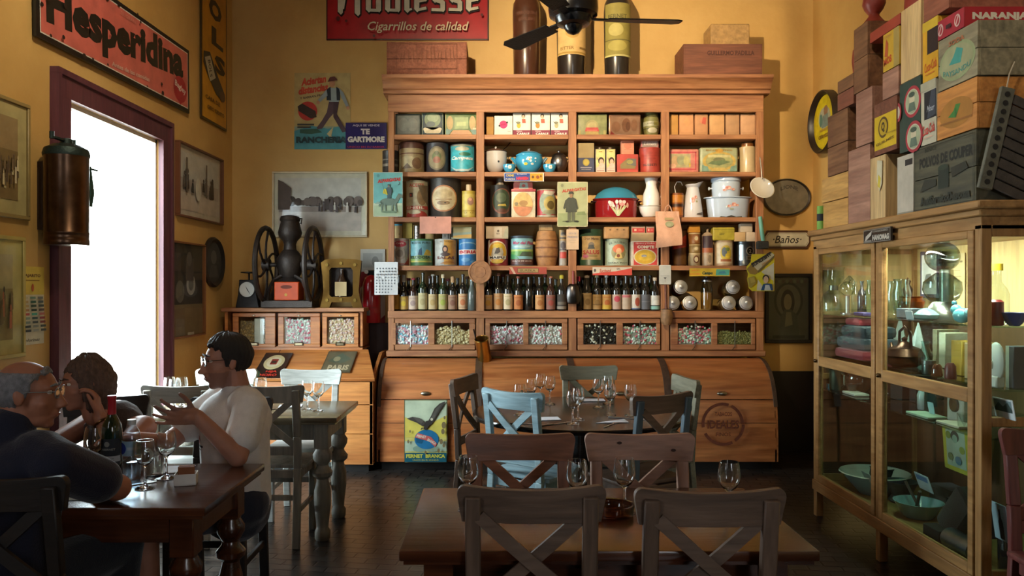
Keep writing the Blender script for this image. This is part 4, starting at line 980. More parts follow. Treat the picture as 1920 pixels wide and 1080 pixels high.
can('tea_canister','pale green canister with an orange-haired woman picture','canister',1134,1178,448,S4,'#a3b09a',[('t','EL RUBIO',.5,.9,.7,.08,'#5f7066',{'arch': .06}),('e',.52,.5,.28,.3,'#8f8a62'),('e',.52,.64,.22,.18,'#d8724a'),('e',.52,.54,.1,.13,'#e3b78c'),('p',[(.36,.26),(.66,.26),(.6,.46),(.44,.46)],'#d8c27c'),('e',.5,.36,.06,.07,'#8a4a34'),('t','YERBA MATE',.5,.08,.8,.05,'#566458')],wrap=2.3)
lab = 'tan rounded tin with red edge stacked on the pale green canister'
tin('biscuit_tin',lab,'tin',1133,1180,425,TOPS['pale green canister with an orange-haired woman picture'],'#b58a58',[('r',.05,.08,.95,.9,'#bd9160'),('e',.24,.74,.04,.06,'#7a5a3a'),('e',.52,.76,.04,.06,'#7a5a3a'),('e',.78,.74,.04,.06,'#7a5a3a')],bev=.012,seg=3,d=.11,yf=6.57)
lab = 'red and white tin with a round yellow plate picture'
tin('dulce_tin',lab,'tin',1184,1235,452,S4,'#cdc3b4',[('r',.08,.03,.94,.96,'#c9403c'),('e',.5,.36,.42,.32,'#d8cdb0'),('e',.5,.36,.38,.28,'#d3ab34'),('e',.5,.36,.26,.16,'#dbb843'),('e',.46,.4,.1,.05,'#8d93a0'),('e',.48,.385,.06,.02,'#b5b8c0'),('t','COMPTE',.52,.76,.62,.12,'#efe3cc',{'bold': .05}),('t','Queso y Dulce',.5,.9,.7,.07,'#ecc9b8')],bev=.005,d=.15)
z_ = TOPS[lab]
lab = 'plain tan carton on the red tin with yellow plate'
tin('carton', lab, 'box', 1184, 1226, 437, z_, '#a58c68', [('r', 0, .85, 1, 1, '#b79f7c')], d=.12, mat=PRINT, yf=6.57)
for px0, px1, lb in ((1184, 1210, 'red matchbox on the tan carton, the wider of two'), (1212, 1227, 'red matchbox on the tan carton, the narrower of two')):
    tin('match_box',lb,'box',px0,px1,424,TOPS[lab],'#b59a80',[('r',.06,.1,.94,.72,'#c23f3c'),('r',.2,.3,.36,.6,'#e3b89c'),('r',.5,.4,.8,.5,'#d98a78')],d=.05,mat=PRINT,yf=6.59,group='red matchboxes on tan carton')
lab = 'brown bottle with an orange-red label behind the cloth bag'
can('syrup_bottle',lab,'bottle',1259,1287,432,S4,'#6a3f1f',[('p',[(0,.45),(1,.55),(1,.9),(.8,.9),(.3,.7),(0,.7)],'#c4422f'),('t','AMARGO',.5,.62,.7,.09,'#5a1a14'),('r',0,0,1,.3,'#7a5226')],wrap=2.4,neck=(.035,.05,'#a8714a'),yf=6.6)
zz = S4
for i,(pyt,c,c2,lab) in enumerate(((474,'#a5926c','#6e3f2a','round pale tin at the bottom of the stack of three tan tins'),(458,'#8a6f3c','#a5926c','round olive tin in the middle of the stack of three tan tins'),(436,'#8a5a2c','#a8714a','round brown tin on top of the stack of three tan tins'))):
    can('ointment_tin',lab,'tin',1290,1313,pyt,zz,c,[('e',.55,.5,.2,.32,c2),('e',.55,.5,.13,.2,'#d8c9a4'),('r',0,.9,1,1,'#c2ad84')],wrap=2.4,group='round tins in a stack',yf=6.58); zz = TOPS[lab]
tin('carton', 'bright orange-yellow box on the stack of round tins', 'box', 1292, 1313, 422, zz, '#c98c2c', d=.07, mat=PRINT, yf=6.59)
lab = 'narrow bottle with dark purple upper label and cone cap'
t = can('talc_bottle',lab,'bottle',1316,1337,440,S4,'#9c8468',[('r',0,.58,1,1,'#3c2a34'),('r',0,.42,1,.58,'#a35a36'),('p',[(.4,0),(.75,0),(.8,.4),(.5,.4)],'#c2ac8c'),('e',.55,.2,.12,.14,'#8d7a62')],wrap=2.6,yf=6.58)
hh = TOPS[lab] - S4
m = MB(); m.lathe([(.042,hh),(.03,hh + .014),(.012,hh + .024),(.01,hh + .045),(.016,hh + .05)],n=20,col='#b5a08a'); m.ball((.0,0,hh + .05),.012,10,6,'#8a6a52'); m.build('cap',TIN,t)
lab = 'white and gold canister with yellow vineyard picture'
can('tea_canister',lab,'canister',1339,1374,451,S4,'#a58a6a',[('r',.04,.06,.86,.96,'#c4b596'),('e',.5,.5,.26,.34,'#bfa93c'),('e',.42,.55,.12,.2,'#5c6670'),('e',.6,.4,.14,.1,'#d3b834'),('r',.26,.14,.76,.24,'#9a5a34'),('e',.56,.66,.1,.08,'#6d7c3c')],wrap=2.3)
tin('biscuit_tin','lime yellow rounded tin on the white and gold canister','tin',1337,1378,426,TOPS[lab],'#b0a035',[('r',.02,.8,.98,.84,'#8f8326'),('t','Sabor',.4,.5,.24,.2,'#6d6a24',{'shear': .3})],bev=.012,seg=3,d=.1,yf=6.57)
lab = 'steel grey can with white oval badge at the right of fourth shelf'
can('storage_can',lab,'can',1378,1417,453,S4,'#6d747a',[('r',0,.2,.3,.9,'#a9b0b4'),('e',.56,.62,.16,.2,'#c9c8bc'),('e',.56,.62,.12,.15,'#3c3a38'),('t','2',.56,.62,.1,.16,'#c9c8bc'),('p',[(.4,.22),(.9,.22),(.9,.38),(.4,.4)],'#aaa89c'),('r',.46,.28,.84,.33,'#5c5c5c')],wrap=2.4,mat=METAL)
zz = TOPS[lab]
for px0,px1,c,lb in ((1377,1398,'#c2a070','tan card box on the steel grey can, left of two'),(1399,1417,'#c4b096','pale card box on the steel grey can, right of two')):
    tin('card_box', lb, 'box', px0, px1, 435, zz, c, d=.07, mat=PRINT, yf=6.57, group='card boxes on the steel can')
zz = TOPS['tan card box on the steel grey can, left of two']
tin('card_box', 'pale card box topping the pile above steel grey can', 'box', 1388, 1411, 419, zz, '#c6b59c', d=.06, mat=PRINT, yf=6.58)

# ---- bottles
def bottle(px, label, lab_col, kind='D', pyt=514, w=17.5, cap=None, lz=(.07, .62), yf=YS, extra=(), group='bottles in the front row', shape=0):
    r = w / 2 * (yf + .04) / FPX; h = PZ(pyt, yf + r) - Z5; cx = PX(px, yf + r)
    t = thing('bottle', label, 'bottle', (cx, yf + r, Z5), 0, group)
    bh = .57 * h if shape == 0 else (.5 * h if shape == 1 else .62 * h)
    nr = r * (.34 if shape < 2 else .42)
    prof = [(r * .9,0),(r,.006),(r,bh),(r * .95,bh + .012),(r * .75,bh + .03),(nr * 1.1,bh + .055),(nr,bh + .07),(nr * .95,h - .02),(nr * 1.2,h - .018),(nr * 1.2,h - .004),(nr * .8,h)]
    if shape == 2: prof = [(r * .9,0),(r,.006),(r * 1.0,bh * .8),(r * .9,bh),(nr * 1.3,bh + .04),(nr,h - .02),(nr * 1.2,h - .016),(nr * 1.2,h),(nr * .8,h)]
    gm, gc = {'D': (DARKB, '#1d1c18'), 'G': (DARKB, '#22301f'), 'B': (DARKB, '#33201a'), 'S': (DARKB, '#59635f')}[kind]
    MB().lathe(prof, n=20, col=gc).build('glass', gm, t)
    if lab_col:
        hh = bh * (lz[1] - lz[0]) * 1.35; z0 = bh * lz[0]; hh = min(hh, bh - z0 - .004); wl_ = 2.6 * r
        g = MB(); mf, st = on_cyl(r + .0006, (0, 0, 0), z0, wl_)
        graphic(g, [('r', 0, 0, 1, 1, lab_col)] + list(extra), wl_, hh, mf, st); g.build('label', PRINT, t)
    if cap:
        MB().lathe([(nr * 1.3, h - cap[1]), (nr * 1.35, h - .002), (nr * 1.1, h + .003), (.001, h + .003)], n=14, col=cap[0], cap=False).build('capsule', PRINT, t)
    return t
DARKB = colmat('dark_bottle', .07, grunge=.1, coat=.6, spec=.6)
E = lambda c: [('e', .5, .45, .22, .2, c), ('r', .2, .8, .8, .84, c)]
front = [
 (741, '#c9983a', 'D', 516, None, E('#b5832c'), 'bottle with golden label partly behind the hanging number card', 0),
 (757, '#c4a055', 'D', 516, ('#b9b5a8', .06), E('#d8b83c'), 'bottle with mustard label and silver neck beside the hanging number card', 1),
 (775, '#d0b8a2', 'B', 522, ('#c24a5a', .014), E('#a88f88'), 'bottle with pinkish label and red cap on left bottle shelf', 0),
 (793, '#c2b488', 'G', 511, None, E('#b0a070'), 'tall bottle with pale olive label on left bottle shelf', 0),
 (812, '#c5ad82', 'D', 515, ('#9a968c', .012), E('#b89a60'), 'bottle with sand label and silver stopper on left bottle shelf', 0),
 (831, '#b9ab74', 'G', 515, ('#c9b893', .03), E('#a8b04c'), 'bottle with yellow-green spotted label on left bottle shelf', 0),
 (849, '#a07c62', 'D', 519, ('#b08a62', .05), E('#8a5c48'), 'bottle with brown label and tan shoulders on left bottle shelf', 0),
 (868, '#d0aa82', 'D', 514, None, E('#c97a4c') + [('r', 0, .12, 1, .15, '#8a6a4c')], 'bottle with orange and cream label near the first post', 0),
 (885, None, 'S', 524, None, [], 'grey embossed glass bottle beside the first post', 2),
 (915, '#cfa878', 'D', 519, None, E('#d3a04a'), 'bottle with buff label just right of the wooden disc', 0),
 (934, '#c69a6c', 'D', 513, ('#b88a78', .02), E('#c9823c'), 'bottle with orange-tan label and pinkish cap on second bottle shelf', 0),
 (952.5, '#d8c3a0', 'D', 514, ('#5a4238', .016), E('#b8a878'), 'bottle with cream label and brown cap on second bottle shelf', 0),
 (972, '#c07a44', 'D', 519, ('#c06a54', .014), E('#a85c30'), 'bottle with burnt orange label on second bottle shelf', 0),
 (992, None, 'D', 519, None, [('e', .5, .45, .4, .45, '#b58c50'), ('e', .5, .45, .3, .34, '#c49c5c')], 'bottle with oval tan label on second bottle shelf', 0),
 (1012, '#c8955f', 'D', 519, None, E('#b0713c'), 'bottle with gold shoulder and tan label on second bottle shelf', 0),
 (1032.5, '#8a5f52', 'B', 519, ('#b0705c', .012), E('#a0483c'), 'bottle with reddish brown label on second bottle shelf', 0),
 (1053,'#3d3833','D',516,('#b5b03c',.03),[('r',.1,.3,.9,.5,'#6d665c'),('r',0,.02,1,.2,'#8d8578')],'dark labelled bottle with yellow-green cap beside second post',0),
 (1084, None, 'D', 519, ('#b8344a', .04), [], 'bottle with red neck just behind the metal scoop', 0),
 (1101, '#9a7f52', 'D', 517, ('#7a6a5a', .02), E('#7d6238'), 'bottle with drab tan label right of the metal scoop', 2),
 (1119.5, '#a5834f', 'D', 517, ('#c4c9a4', .016), E('#8f7040') + [('r', 0, .3, 1, .34, '#6a5030')], 'bottle with tan label and pale green cap on third bottle shelf', 0),
 (1137.5, '#b98d4c', 'D', 517, ('#c5c2b8', .016), E('#b0622c') + [('r', 0, .0, 1, .3, '#c0a03c')], 'bottle with orange and yellow label on third bottle shelf', 0),
 (1156, '#b39a8a', 'D', 517, None, [('e', .5, .7, .26, .2, '#c04a5c')], 'bottle with pink-topped grey label on third bottle shelf', 0),
 (1174, '#b5a390', 'D', 517, None, [('r', .1, .8, .9, .95, '#b5616a')], 'bottle with beige label and rosy strip on third bottle shelf', 0),
 (1192,'#c4bdb2','D',517,None,[('e',.58,.5,.2,.3,'#a8503c'),('r',0,0,1,.08,'#5a6a8a')],'bottle with white label and red figure on third bottle shelf',0),
 (1210, '#5d6068', 'D', 517, None, [('r', .1, .5, .9, .54, '#7a7c84')], 'bottle with slate grey label on third bottle shelf', 0),
 (1228,'#c9cbc6','D',521,('#b5aa9a',.025),[('r',.0,0,1,.24,'#7fb0a8'),('e',.6,.5,.3,.2,'#d8d8d2'),('r',.0,.24,1,.3,'#25282a')],'bottle with white and aqua label near the third post',0),
]
for px, lc, kd, pyt, cap, ex, lab, shp in front:
    bottle(px, lab, lc, kd, pyt, cap=cap, extra=ex, shape=shp, group=None)
BK = 'dark bottle in the back row behind the labelled bottles'
for i, px in enumerate((748, 766, 784, 806, 820, 840, 858, 876, 925, 943, 962, 982, 1001, 1022, 1042, 1092, 1110, 1128, 1147, 1165, 1183, 1201, 1219)):
    bottle(px,BK,None,'G' if i % 3 else 'D',515 + (i * 7) % 9,yf=6.67,cap=(('#4a4238','#7a3a3a','#8a8a86','#5a3a2a')[i % 4],.02) if i % 2 else None,group='dark bottles in the back row')

# ---- glass jars with metal lids
def jar(px, pyl, pw, label, fill, base, yf, hz, lid=True, tilt=True):
    r = pw / 2 * (yf + .06) / FPX; cx = PX(px, yf + r)
    t = thing('glass_jar', label, 'jar', (cx, yf + r, base))
    h = hz
    b = MB(); b.lathe([(r * .8,.0),(r * 1.05,.01),(r * 1.12,h * .3),(r * 1.08,h * .62),(r * .85,h * .78),(r * .8,h * .82),(r * .77,h * .82),(r * .8,h * .76),(r * 1.03,h * .6),(r * 1.07,h * .3),(r,.015),(.001,.012)],n=24,col='#ccc'); b.build('glass',JARG,t,fix=True)
    if fill:
        MB().lathe([(r * .95, .014), (r * 1.02, h * .3), (r * .98, h * .5), (.001, h * .54)], n=20, col=fill).build('contents', SWEETS, t)
    m = MB(Matrix.Translation((0, 0, h * .84)) @ Matrix.Rotation(math.radians(-0), 4, 'X'))
    m.lathe([(r * .9,-.006),(r * .95,.0),(r * .9,.012),(r * .6,.028),(r * .25,.036),(.012,.038),(.016,.05),(.006,.056)],n=24,col='#c4c6c8'); m.build('lid',METAL,t)
    return t
JARG = panemat('jar_glass', (.84, .86, .82), 2.0)
def tilted_jar(px, py, label, fill, yf, z):
    """a glass jar lying with its lid towards the room"""
    c = P(px, py, yf); r = .062
    t = thing('glass_jar', label, 'jar', (c.x, yf, z + r + .004))
    t.rotation_euler = (math.radians(80), 0, 0)
    m = MB(); L = .15
    m.lathe([(r * .8,-L),(r,-L + .012),(r,-.03),(r * .85,-.012),(r * .8,0),(r * .76,0),(r * .82,-.014),(r * .96,-.032),(r * .96,-L + .014),(.001,-L + .01)],n=24,col='#ccc'); m.build('glass',JARG,t,fix=True)
    if fill: MB().lathe([(r * .9, -L + .015), (r * .93, -.07), (.001, -.06)], n=18, col=fill).build('contents', SWEETS, t)
    m = MB(); m.lathe([(r * .92,-.01),(r * .98,-.004),(r * .97,.004),(r * .86,.006),(r * .8,.014),(r * .5,.019),(r * .3,.02),(.009,.022),(.015,.028),(.017,.036),(.006,.042)],n=28,col='#c9cbcd'); m.build('lid',ALU,t)
    return t
zl_ = Z5 + .001
for px,py,lab,fill,z,dy in ((1261,558,'glass jar with silver lid showing beside the hanging wooden scoop','#7a4a30',zl_,0),(1293,558,'glass jar of amber sweets with tilted silver lid','#b5762a',zl_,0),(1366,558,'tilted glass jar with silver lid, second from right on jar shelf','#8a6a3a',zl_,0),(1399,559,'tilted glass jar with bluish silver lid at the right end of jar shelf','#3a302a',zl_,0),
                             (1276,521,'upper glass jar with silver lid over a red band below the cloth bag','#b5283a',zl_ + .135,.03),(1374,530,'upper glass jar with silver lid resting on two lower jars','#7a6a54',zl_ + .135,.03)):
    tilted_jar(px, py, lab, fill, 6.56 + dy, z)
jar(1325, 525, 20, 'tall clear glass jar with domed silver lid in the middle of jar shelf', '#a8742c', zl_, 6.56, .30)
# ---------------------------------------------------------------- signs and pictures
def board(name, label, cat, o, U, V, w, h, items, col, mat=None, t=0.008, bev=0.0, poly=None, group=None, tilt=0.0):
    F = frame3(o, U, V) @ Matrix.Rotation(math.radians(tilt), 4, 'Z')
    b = MB(F)
    if poly: b.prism([(u * w, v * h) for u, v in poly], -t, 0, col)
    else: b.box(0, w, 0, h, -t, 0, col, bev)
    graphic(b, items, w, h)
    return tag(b.build(name, mat or WORN), label, cat, group)
def back(px0, px1, py0, py1, Y):
    """origin, U, V, width and height of a face turned to the room on a plane Y metres away"""
    return (PX(px0, Y), Y, PZ(py1, Y)), (1, 0, 0), (0, 0, 1), PX(px1, Y) - PX(px0, Y), PZ(py0, Y) - PZ(py1, Y)
def framed(name, label, o, U, V, w, h, items, fw, fcol, pcol, mat_w=0.0, mcol='#d8d2bc', depth=0.025, fmat=None, tilt=0.0, glass=True, mat=None):
    t = thing(name, label, 'picture'); F = frame3(o, U, V) @ Matrix.Rotation(math.radians(tilt), 4, 'Z')
    f = MB(F)
    f.box(0, w, 0, fw, 0, depth, fcol, .003); f.box(0, w, h - fw, h, 0, depth, fcol, .003)
    f.box(0, fw, fw, h - fw, 0, depth, fcol, .003); f.box(w - fw, w, fw, h - fw, 0, depth, fcol, .003)
    f.build('frame', fmat or PLAIN, t)
    p = MB(F); p.box(fw, w - fw, fw, h - fw, 0.001, .008, mcol if mat_w else pcol)
    m = fw + mat_w
    T0 = p.T; p.T = F @ Matrix.Translation((m, m, .0085))
    graphic(p, ([('r', 0, 0, 1, 1, pcol)] if mat_w else []) + items, w - 2 * m, h - 2 * m)
    p.build('print', mat or PRINT, t)
    if glass: MB(F).box(fw, w - fw, fw, h - fw, depth * .72, depth * .72 + .002).build('glazing', PANE_P, t)
    return t
rr = random.Random(3)
def crowd(y0, y1, n, cols, x0=.05, x1=.95, hh=.2, ww=.03):
    it = []
    for i in range(n):
        x = rr.uniform(x0, x1); y = rr.uniform(y0, y1); s = rr.uniform(.7, 1.2); c = rr.choice(cols)
        it += [('p',[(x - ww * s,y),(x + ww * s,y),(x + ww * .7 * s,y + hh * .7 * s),(x - ww * .7 * s,y + hh * .7 * s)],c),('e',x,y + hh * .85 * s,ww * .6 * s,hh * .14 * s,c)]
    return it
def horse(x, y, s, c, k=1.0):
    P_ = lambda a, b: (x + a * s, y + b * s * k)
    return [('e', x, y + .5 * s * k, .42 * s, .2 * s * k, c), ('p', [P_(.25, .5), P_(.5, .95), P_(.66, .86), P_(.72, .7), P_(.58, .72), P_(.42, .4)], c)] + \
        [('p',[P_(a,.45),P_(a + .1,.45),P_(a + .08 + d,0),P_(a + .02 + d,0)],c) for a,d in ((-.36,-.03),(-.24,.05),(.16,-.03),(.28,.06))] + [('p',[P_(-.38,.6),P_(-.5,.3),P_(-.46,.2),P_(-.34,.5)],c)]

# large red cigarette sign high on the back wall
def black_letter(s, x, y, sc, col, grow, out):
    def bar(x0, y0, y1, w, sl=.09):
        g = grow
        out.append(('p',[(x + (x0 - g) * sc,y + (y0 + sl - g * .6) * sc),(x + (x0 + w * .62) * sc,y + (y0 - g * 1.4) * sc),(x + (x0 + w + g) * sc,y + (y0 + sl * .7 - g * .6) * sc),(x + (x0 + w + g) * sc,y + (y1 - sl + g * .6) * sc),(x + (x0 + w * .4) * sc,y + (y1 + g * 1.4) * sc),(x + (x0 - g) * sc,y + (y1 - sl * .7 + g * .6) * sc)],col))
    def seg(a, b, t):
        t = t + 2 * grow
        dx, dy = b[0] - a[0], b[1] - a[1]; L = math.hypot(dx, dy); ex, ey = dx / L * grow, dy / L * grow
        a = (a[0] - ex, a[1] - ey); b = (b[0] + ex, b[1] + ey); nx, ny = -dy / L * t / 2, dx / L * t / 2
        out.append(('p',[(x + (a[0] + nx) * sc,y + (a[1] + ny) * sc),(x + (a[0] - nx) * sc,y + (a[1] - ny) * sc),(x + (b[0] - nx) * sc,y + (b[1] - ny) * sc),(x + (b[0] + nx) * sc,y + (b[1] + ny) * sc)],col))
    X = .62
    if s == 'N': bar(.02, -.06, 1, .15); bar(.52, -.1, .9, .16); seg((.1, .8), (.56, .95), .1); seg((.17, .1), (.3, .86), .07); return .82
    if s == 'o': bar(.0, 0, X, .15); bar(.3, 0, X, .15); seg((.08, X - .06), (.38, X - .08), .08); seg((.08, .07), (.36, .06), .08); return .54
    if s == 'b': bar(.0, 0, 1, .15); bar(.3, 0, X, .15); seg((.1, X - .07), (.36, X - .05), .08); seg((.08, .07), (.36, .06), .08); return .54
    if s == 'l': bar(.0, -.02, 1, .15); seg((.08, .05), (.22, .1), .06); return .26
    if s == 'e': bar(.0,0,X,.15); bar(.26,.3,X,.13); seg((.08,X - .06),(.34,X - .08),.08); seg((.1,.3),(.34,.34),.06); seg((.08,.06),(.36,.12),.08); return .48
    if s == 's': bar(.02,.26,X,.14); bar(.26,0,.38,.14); seg((.06,X - .06),(.38,X - .08),.09); seg((.06,.36),(.36,.26),.1); seg((.0,.07),(.34,.06),.09); return .48
o, U, V, w, h = back(612, 916, -70, 75, 6.83)
it = [('f', .0, .0, 1, 1, .006, '#2a1a1e'), ('r', .008, .02, .992, .98, '#a8101e')]
for col, grow in (('#1c0d10', .028), ('#c9c5b2', 0.0)):
    lets = []; xx = .07
    for ch in 'Noblesse':
        sub = []; adv = black_letter(ch, 0, 0, 1.0, col, grow, sub)
        for q in sub: lets.append(('p', [((xx * w + px_ * .30) / w, .34 + py_ * .31 / h) for px_, py_ in q[1]], q[2]))
        xx += (adv + .03) * .30 / w
    it += lets
it += [('t', 'Cigarrillos de calidad', .57, .14, .62, .15, '#d8cba8', {'shear': .25, 'bold': .01})]
for a, b_, s in ((.96, .3, .02), (.985, .7, .015), (.02, .5, .012), (.3, .03, .02), (.08, .25, .03), (.13, .22, .02)): it.append(('e', a, b_, s * .4, s, '#5c0c14'))
board('enamel_sign', 'large red enamel cigarette sign with silver gothic lettering high on back wall', 'sign', o, U, V, w, h, it, '#8f0e1a', t=.015)

# walking man poster
o, U, V, w, h = back(552, 657, 137, 280, 6.845)
it = [('r', 0, 0, 1, 1, '#b9a56e'), ('r', 0, .16, 1, .3, '#8a9c8a'), ('p', [(0, .0), (1, 0), (1, .26), (.8, .3), (.6, .27), (.3, .31), (0, .24)], '#4b8f9c'),
      ('p', [(.1, .26), (.4, .27), (.5, .22), (.3, .2), (.1, .21)], '#33594d'), ('p', [(.58, .2), (.7, .3), (.66, .18), (.72, .1)], '#c9b98a'),
      ('t','Aciertan',.34,.9,.46,.1,'#c14a32',{'shear': .35,'rot': 9,'bold': .05}),('t','distancias',.34,.79,.54,.1,'#c14a32',{'shear': .35,'rot': 9,'bold': .05}),('t','Y BARRAN FRIO',.32,.69,.44,.03,'#4a3a34',{'rot': 9}),
      ('e', .24, .5, .17, .125, '#b5342c'), ('p', [(.06, .56), (.14, .6), (.38, .5), (.4, .42), (.3, .4), (.08, .5)], '#3d2f28'),
      ('p',[(.62,.62),(.78,.62),(.74,.5),(.62,.4),(.5,.27),(.42,.26),(.4,.28),(.5,.38),(.58,.48)],'#57424a'),('p',[(.7,.62),(.8,.62),(.76,.46),(.9,.28),(.98,.24),(.86,.22),(.7,.42)],'#4b3840'),
      ('p',[(.6,.8),(.8,.8),(.8,.62),(.62,.62)],'#8fa0a3'),('p',[(.58,.78),(.65,.82),(.66,.64),(.58,.64)],'#25303a'),('p',[(.75,.82),(.82,.78),(.82,.64),(.76,.64)],'#25303a'),
      ('p',[(.8,.8),(.88,.74),(.98,.56),(.94,.54),(.84,.68)],'#8c9ba0'),('p',[(.58,.78),(.42,.64),(.44,.6),(.6,.7)],'#8c9ba0'),('e',.96,.54,.03,.025,'#b98a6a'),('e',.43,.61,.03,.025,'#b98a6a'),
      ('e',.68,.86,.055,.05,'#b58664'),('p',[(.6,.88),(.78,.9),(.76,.92),(.72,.95),(.64,.94)],'#5a2f2a'),('r',.06,.31,.36,.33,'#3c3a34'),('r',.06,.275,.3,.295,'#3c3a34'),
      ('t', 'RANCHERIA', .49, .12, .9, .085, '#26434a', {'bold': .06})]
board('poster', 'faded poster of a walking man in a waistcoat on the back wall', 'poster', o, U, V, w, h, it, '#b9a56e', PRINT, t=.004)
o, U, V, w, h = back(648, 725, 230, 279, 6.83)
it = [('t','AQUI SE VENDE',.5,.89,.66,.09,'#d8d4de',{'bold': .03}),('t','TE',.48,.66,.22,.22,'#efeae2',{'bold': .06}),('t','GARTMORE',.5,.36,.9,.23,'#efeae2',{'bold': .06}),('t','UNICO EN SU SABOR',.5,.07,.9,.07,'#b0304a')]
board('enamel_sign', 'small dark blue enamel tea sign with cream lettering beside the cabinet top', 'sign', o, U, V, w, h, it, '#1c1464', t=.01)
# framed estate photograph
o, U, V, w, h = back(511, 689, 322, 445, 6.842); o = (o[0], YB - .001, o[2])
it = [('r', 0, .42, 1, 1, '#d6d3cf'), ('r', 0, 0, 1, .42, '#cbbfb8'), ('r', 0, .36, 1, .46, '#a89a94')]
for i in range(26):
    x = rr.uniform(0, 1); s = rr.uniform(.05, .1)
    it.append(('e', x, .5 + s * .6, s * .55, s, rr.choice(['#4f4540', '#5f544e', '#6b605a'])))
it += [('p',[(.0,.4),(.14,.4),(.16,.8),(.06,.92),(0,.96)],'#564b46'),('r',.56,.4,.62,.6,'#4a413d')] + crowd(.34,.4,12,['#40383a','#5a5050','#c9c4bc'],.5,1,.16,.014)
framed('framed_photo','wide framed black and white landscape photo behind the coffee grinder',o,(1,0,0),(0,0,1),w,h,it,.016,'#cdc1a4','#c4bab2',.04,'#dcd6c4')
# Banos plaque, oval tray, portrait
o, U, V, w, h = back(1433, 1519, 432, 466, 6.83)
oc = [(.06, 0), (.94, 0), (1, .3), (1, .7), (.94, 1), (.06, 1), (0, .7), (0, .3)]
sh = lambda k, kk: [(.5 + (x - .5) * k, .5 + (y - .5) * kk) for x, y in oc]
it = [('p',sh(.95,.76),'#c9c7b4'),('p',sh(.92,.66),'#6a665c'),('p',sh(.91,.62),'#cfccba'),('t','\u00b7Ba\u00f1os\u00b7', .5, .5, .62, .42, '#25211f', {'shear': .3, 'bold': .01})]
board('toilet_sign', 'white octagonal toilets plaque on a brown board on back wall', 'sign', o, U, V, w, h, it, '#4a2c20', t=.015, poly=oc)
t = thing('metal_tray', 'dull oval metal tray hung on the back wall above the toilets sign', 'tray', P(1475, 370, 6.84))
b = MB(Matrix.Rotation(PI / 2, 4, 'X')); rx, rz = 45 * 6.84 / FPX, 35 * 6.84 / FPX
b.lathe([(1.0, 0.0), (1.0, .012), (.96, .016), (.9, .004), (.001, .004)], n=48, col=['#6d6a64', '#6d6a64', '#5a5752', '#8d8a80', '#8d8a80'], cap=False); o_ = b
for i, v in enumerate(b.v): b.v[i] = Vector((v.x * rx, v.y, v.z * rz))
b.build('plate', colmat('dull_pewter', .42, metal=.85, grunge=.3), t)
g = MB(frame3((-rx,-.006,-rz),(1,0,0),(0,0,1))); graphic(g,[('t','LIONE',.55,.78,.36,.1,'#4a4842',{'arch': .06})],2 * rx,2 * rz); g.build('engraving',PRINT,t)
o, U, V, w, h = back(1434, 1522, 513, 643, 6.845); o = (o[0], YB - .001, o[2])
it = [('r',0,0,1,1,'#5f5f52'),('e',.5,.62,.36,.3,'#44443c'),('e',.5,.62,.3,.26,'#6f6d5c'),('e',.48,.6,.17,.2,'#3a352e'),('e',.48,.6,.1,.13,'#8f8468'),('p',[(.26,.0),(.78,0),(.7,.4),(.56,.48),(.4,.48),(.3,.36)],'#54564a'),('p',[(.4,.2),(.6,.24),(.56,.44),(.44,.44)],'#7f7a62'),('r',.1,.02,.9,.07,'#3c3c34')]
for i in range(10): it.append(('e', .1 + .09 * i, .93, .04, .03, ['#6a7058', '#5a4f48'][i % 2]))
framed('framed_print','dark framed print of a haloed woman on the back wall beside the display cabinet',o,(1,0,0),(0,0,1),w,h,it,.03,'#1d1b1a','#55564a',.0)

# ---- left wall
YL = lambda px, X=XL: X * FPX / (px - 940.0)
def left(px0, px1, z0, z1, off=.012):
    y0, y1 = YL(px0), YL(px1)
    return (XL + off, y0, z0), (0, 1, 0), (0, 0, 1), y1 - y0, z1 - z0
o, U, V, w, h = left(57, 348, 2.735, 3.21, .03)
it = [('r',.006,.02,.994,.98,'#171a18'),('r',.016,.06,.984,.94,'#d9d2c4'),('r',.02,.075,.98,.925,'#cc6a5e'),('t','Hesperidina',.49,.52,.9,.62,'#1c201c',{'rot': 4.5,'bold': .05,'shear': .05}),
      ('e',.91,.3,.06,.2,'#b03038'),('p',[(.85,.3),(.97,.3),(.91,.06)],'#b03038'),('t','Bagley',.91,.32,.1,.12,'#e9d8cc',{'rot': -10}),('t','Antes de las comidas',.52,.16,.26,.06,'#d8b8a8',{'rot': 3}),('t','EL GRAN',.5,.86,.1,.05,'#d88a7a')]
for i in range(22):
    a, b_ = rr.choice([(rr.random(), rr.uniform(.03, .1)), (rr.random(), rr.uniform(.9, .96)), (rr.random(), rr.random())]); s = rr.uniform(.004, .011)
    it.append(('e', a, b_, s, s * 3.2, '#2a2320'))
board('enamel_sign', 'long pinkish red enamel sign with black lettering above the window', 'sign', o, U, V, w, h, it, '#171a18', t=.015, tilt=1.2)
o, U, V, w, h = left(373, 421, PZ(225, 6.2), PZ(225, 6.2) + 1.5, .02)
it = [('r',.03,.012,.97,.99,'#c98f22'),('t','B',.5,.78,.5,.1,'#2a2418',{'bold': .05}),('t','O',.52,.632,.5,.11,'#2a2418',{'bold': .05}),('t','L',.6,.485,.46,.1,'#2a2418',{'bold': .05}),('t','S',.7,.345,.42,.1,'#2a2418',{'bold': .05}),
      ('p',[(.06,.36),(.3,.38),(.6,.28),(.9,.2),(.8,.155),(.55,.17),(.2,.25),(.05,.3)],'#3a3a30'),('p',[(.1,.33),(.3,.36),(.52,.26),(.3,.22)],'#bfb89a'),('t','BOLS',.3,.29,.24,.04,'#3a2a20',{'rot': -70}),('e',.78,.18,.12,.03,'#5a4030'),
      ('t', 'CASA DE', .4, .125, .56, .022, '#4a3416'), ('t', 'GIRO CIENTO', .52, .075, .66, .022, '#4a3416')]
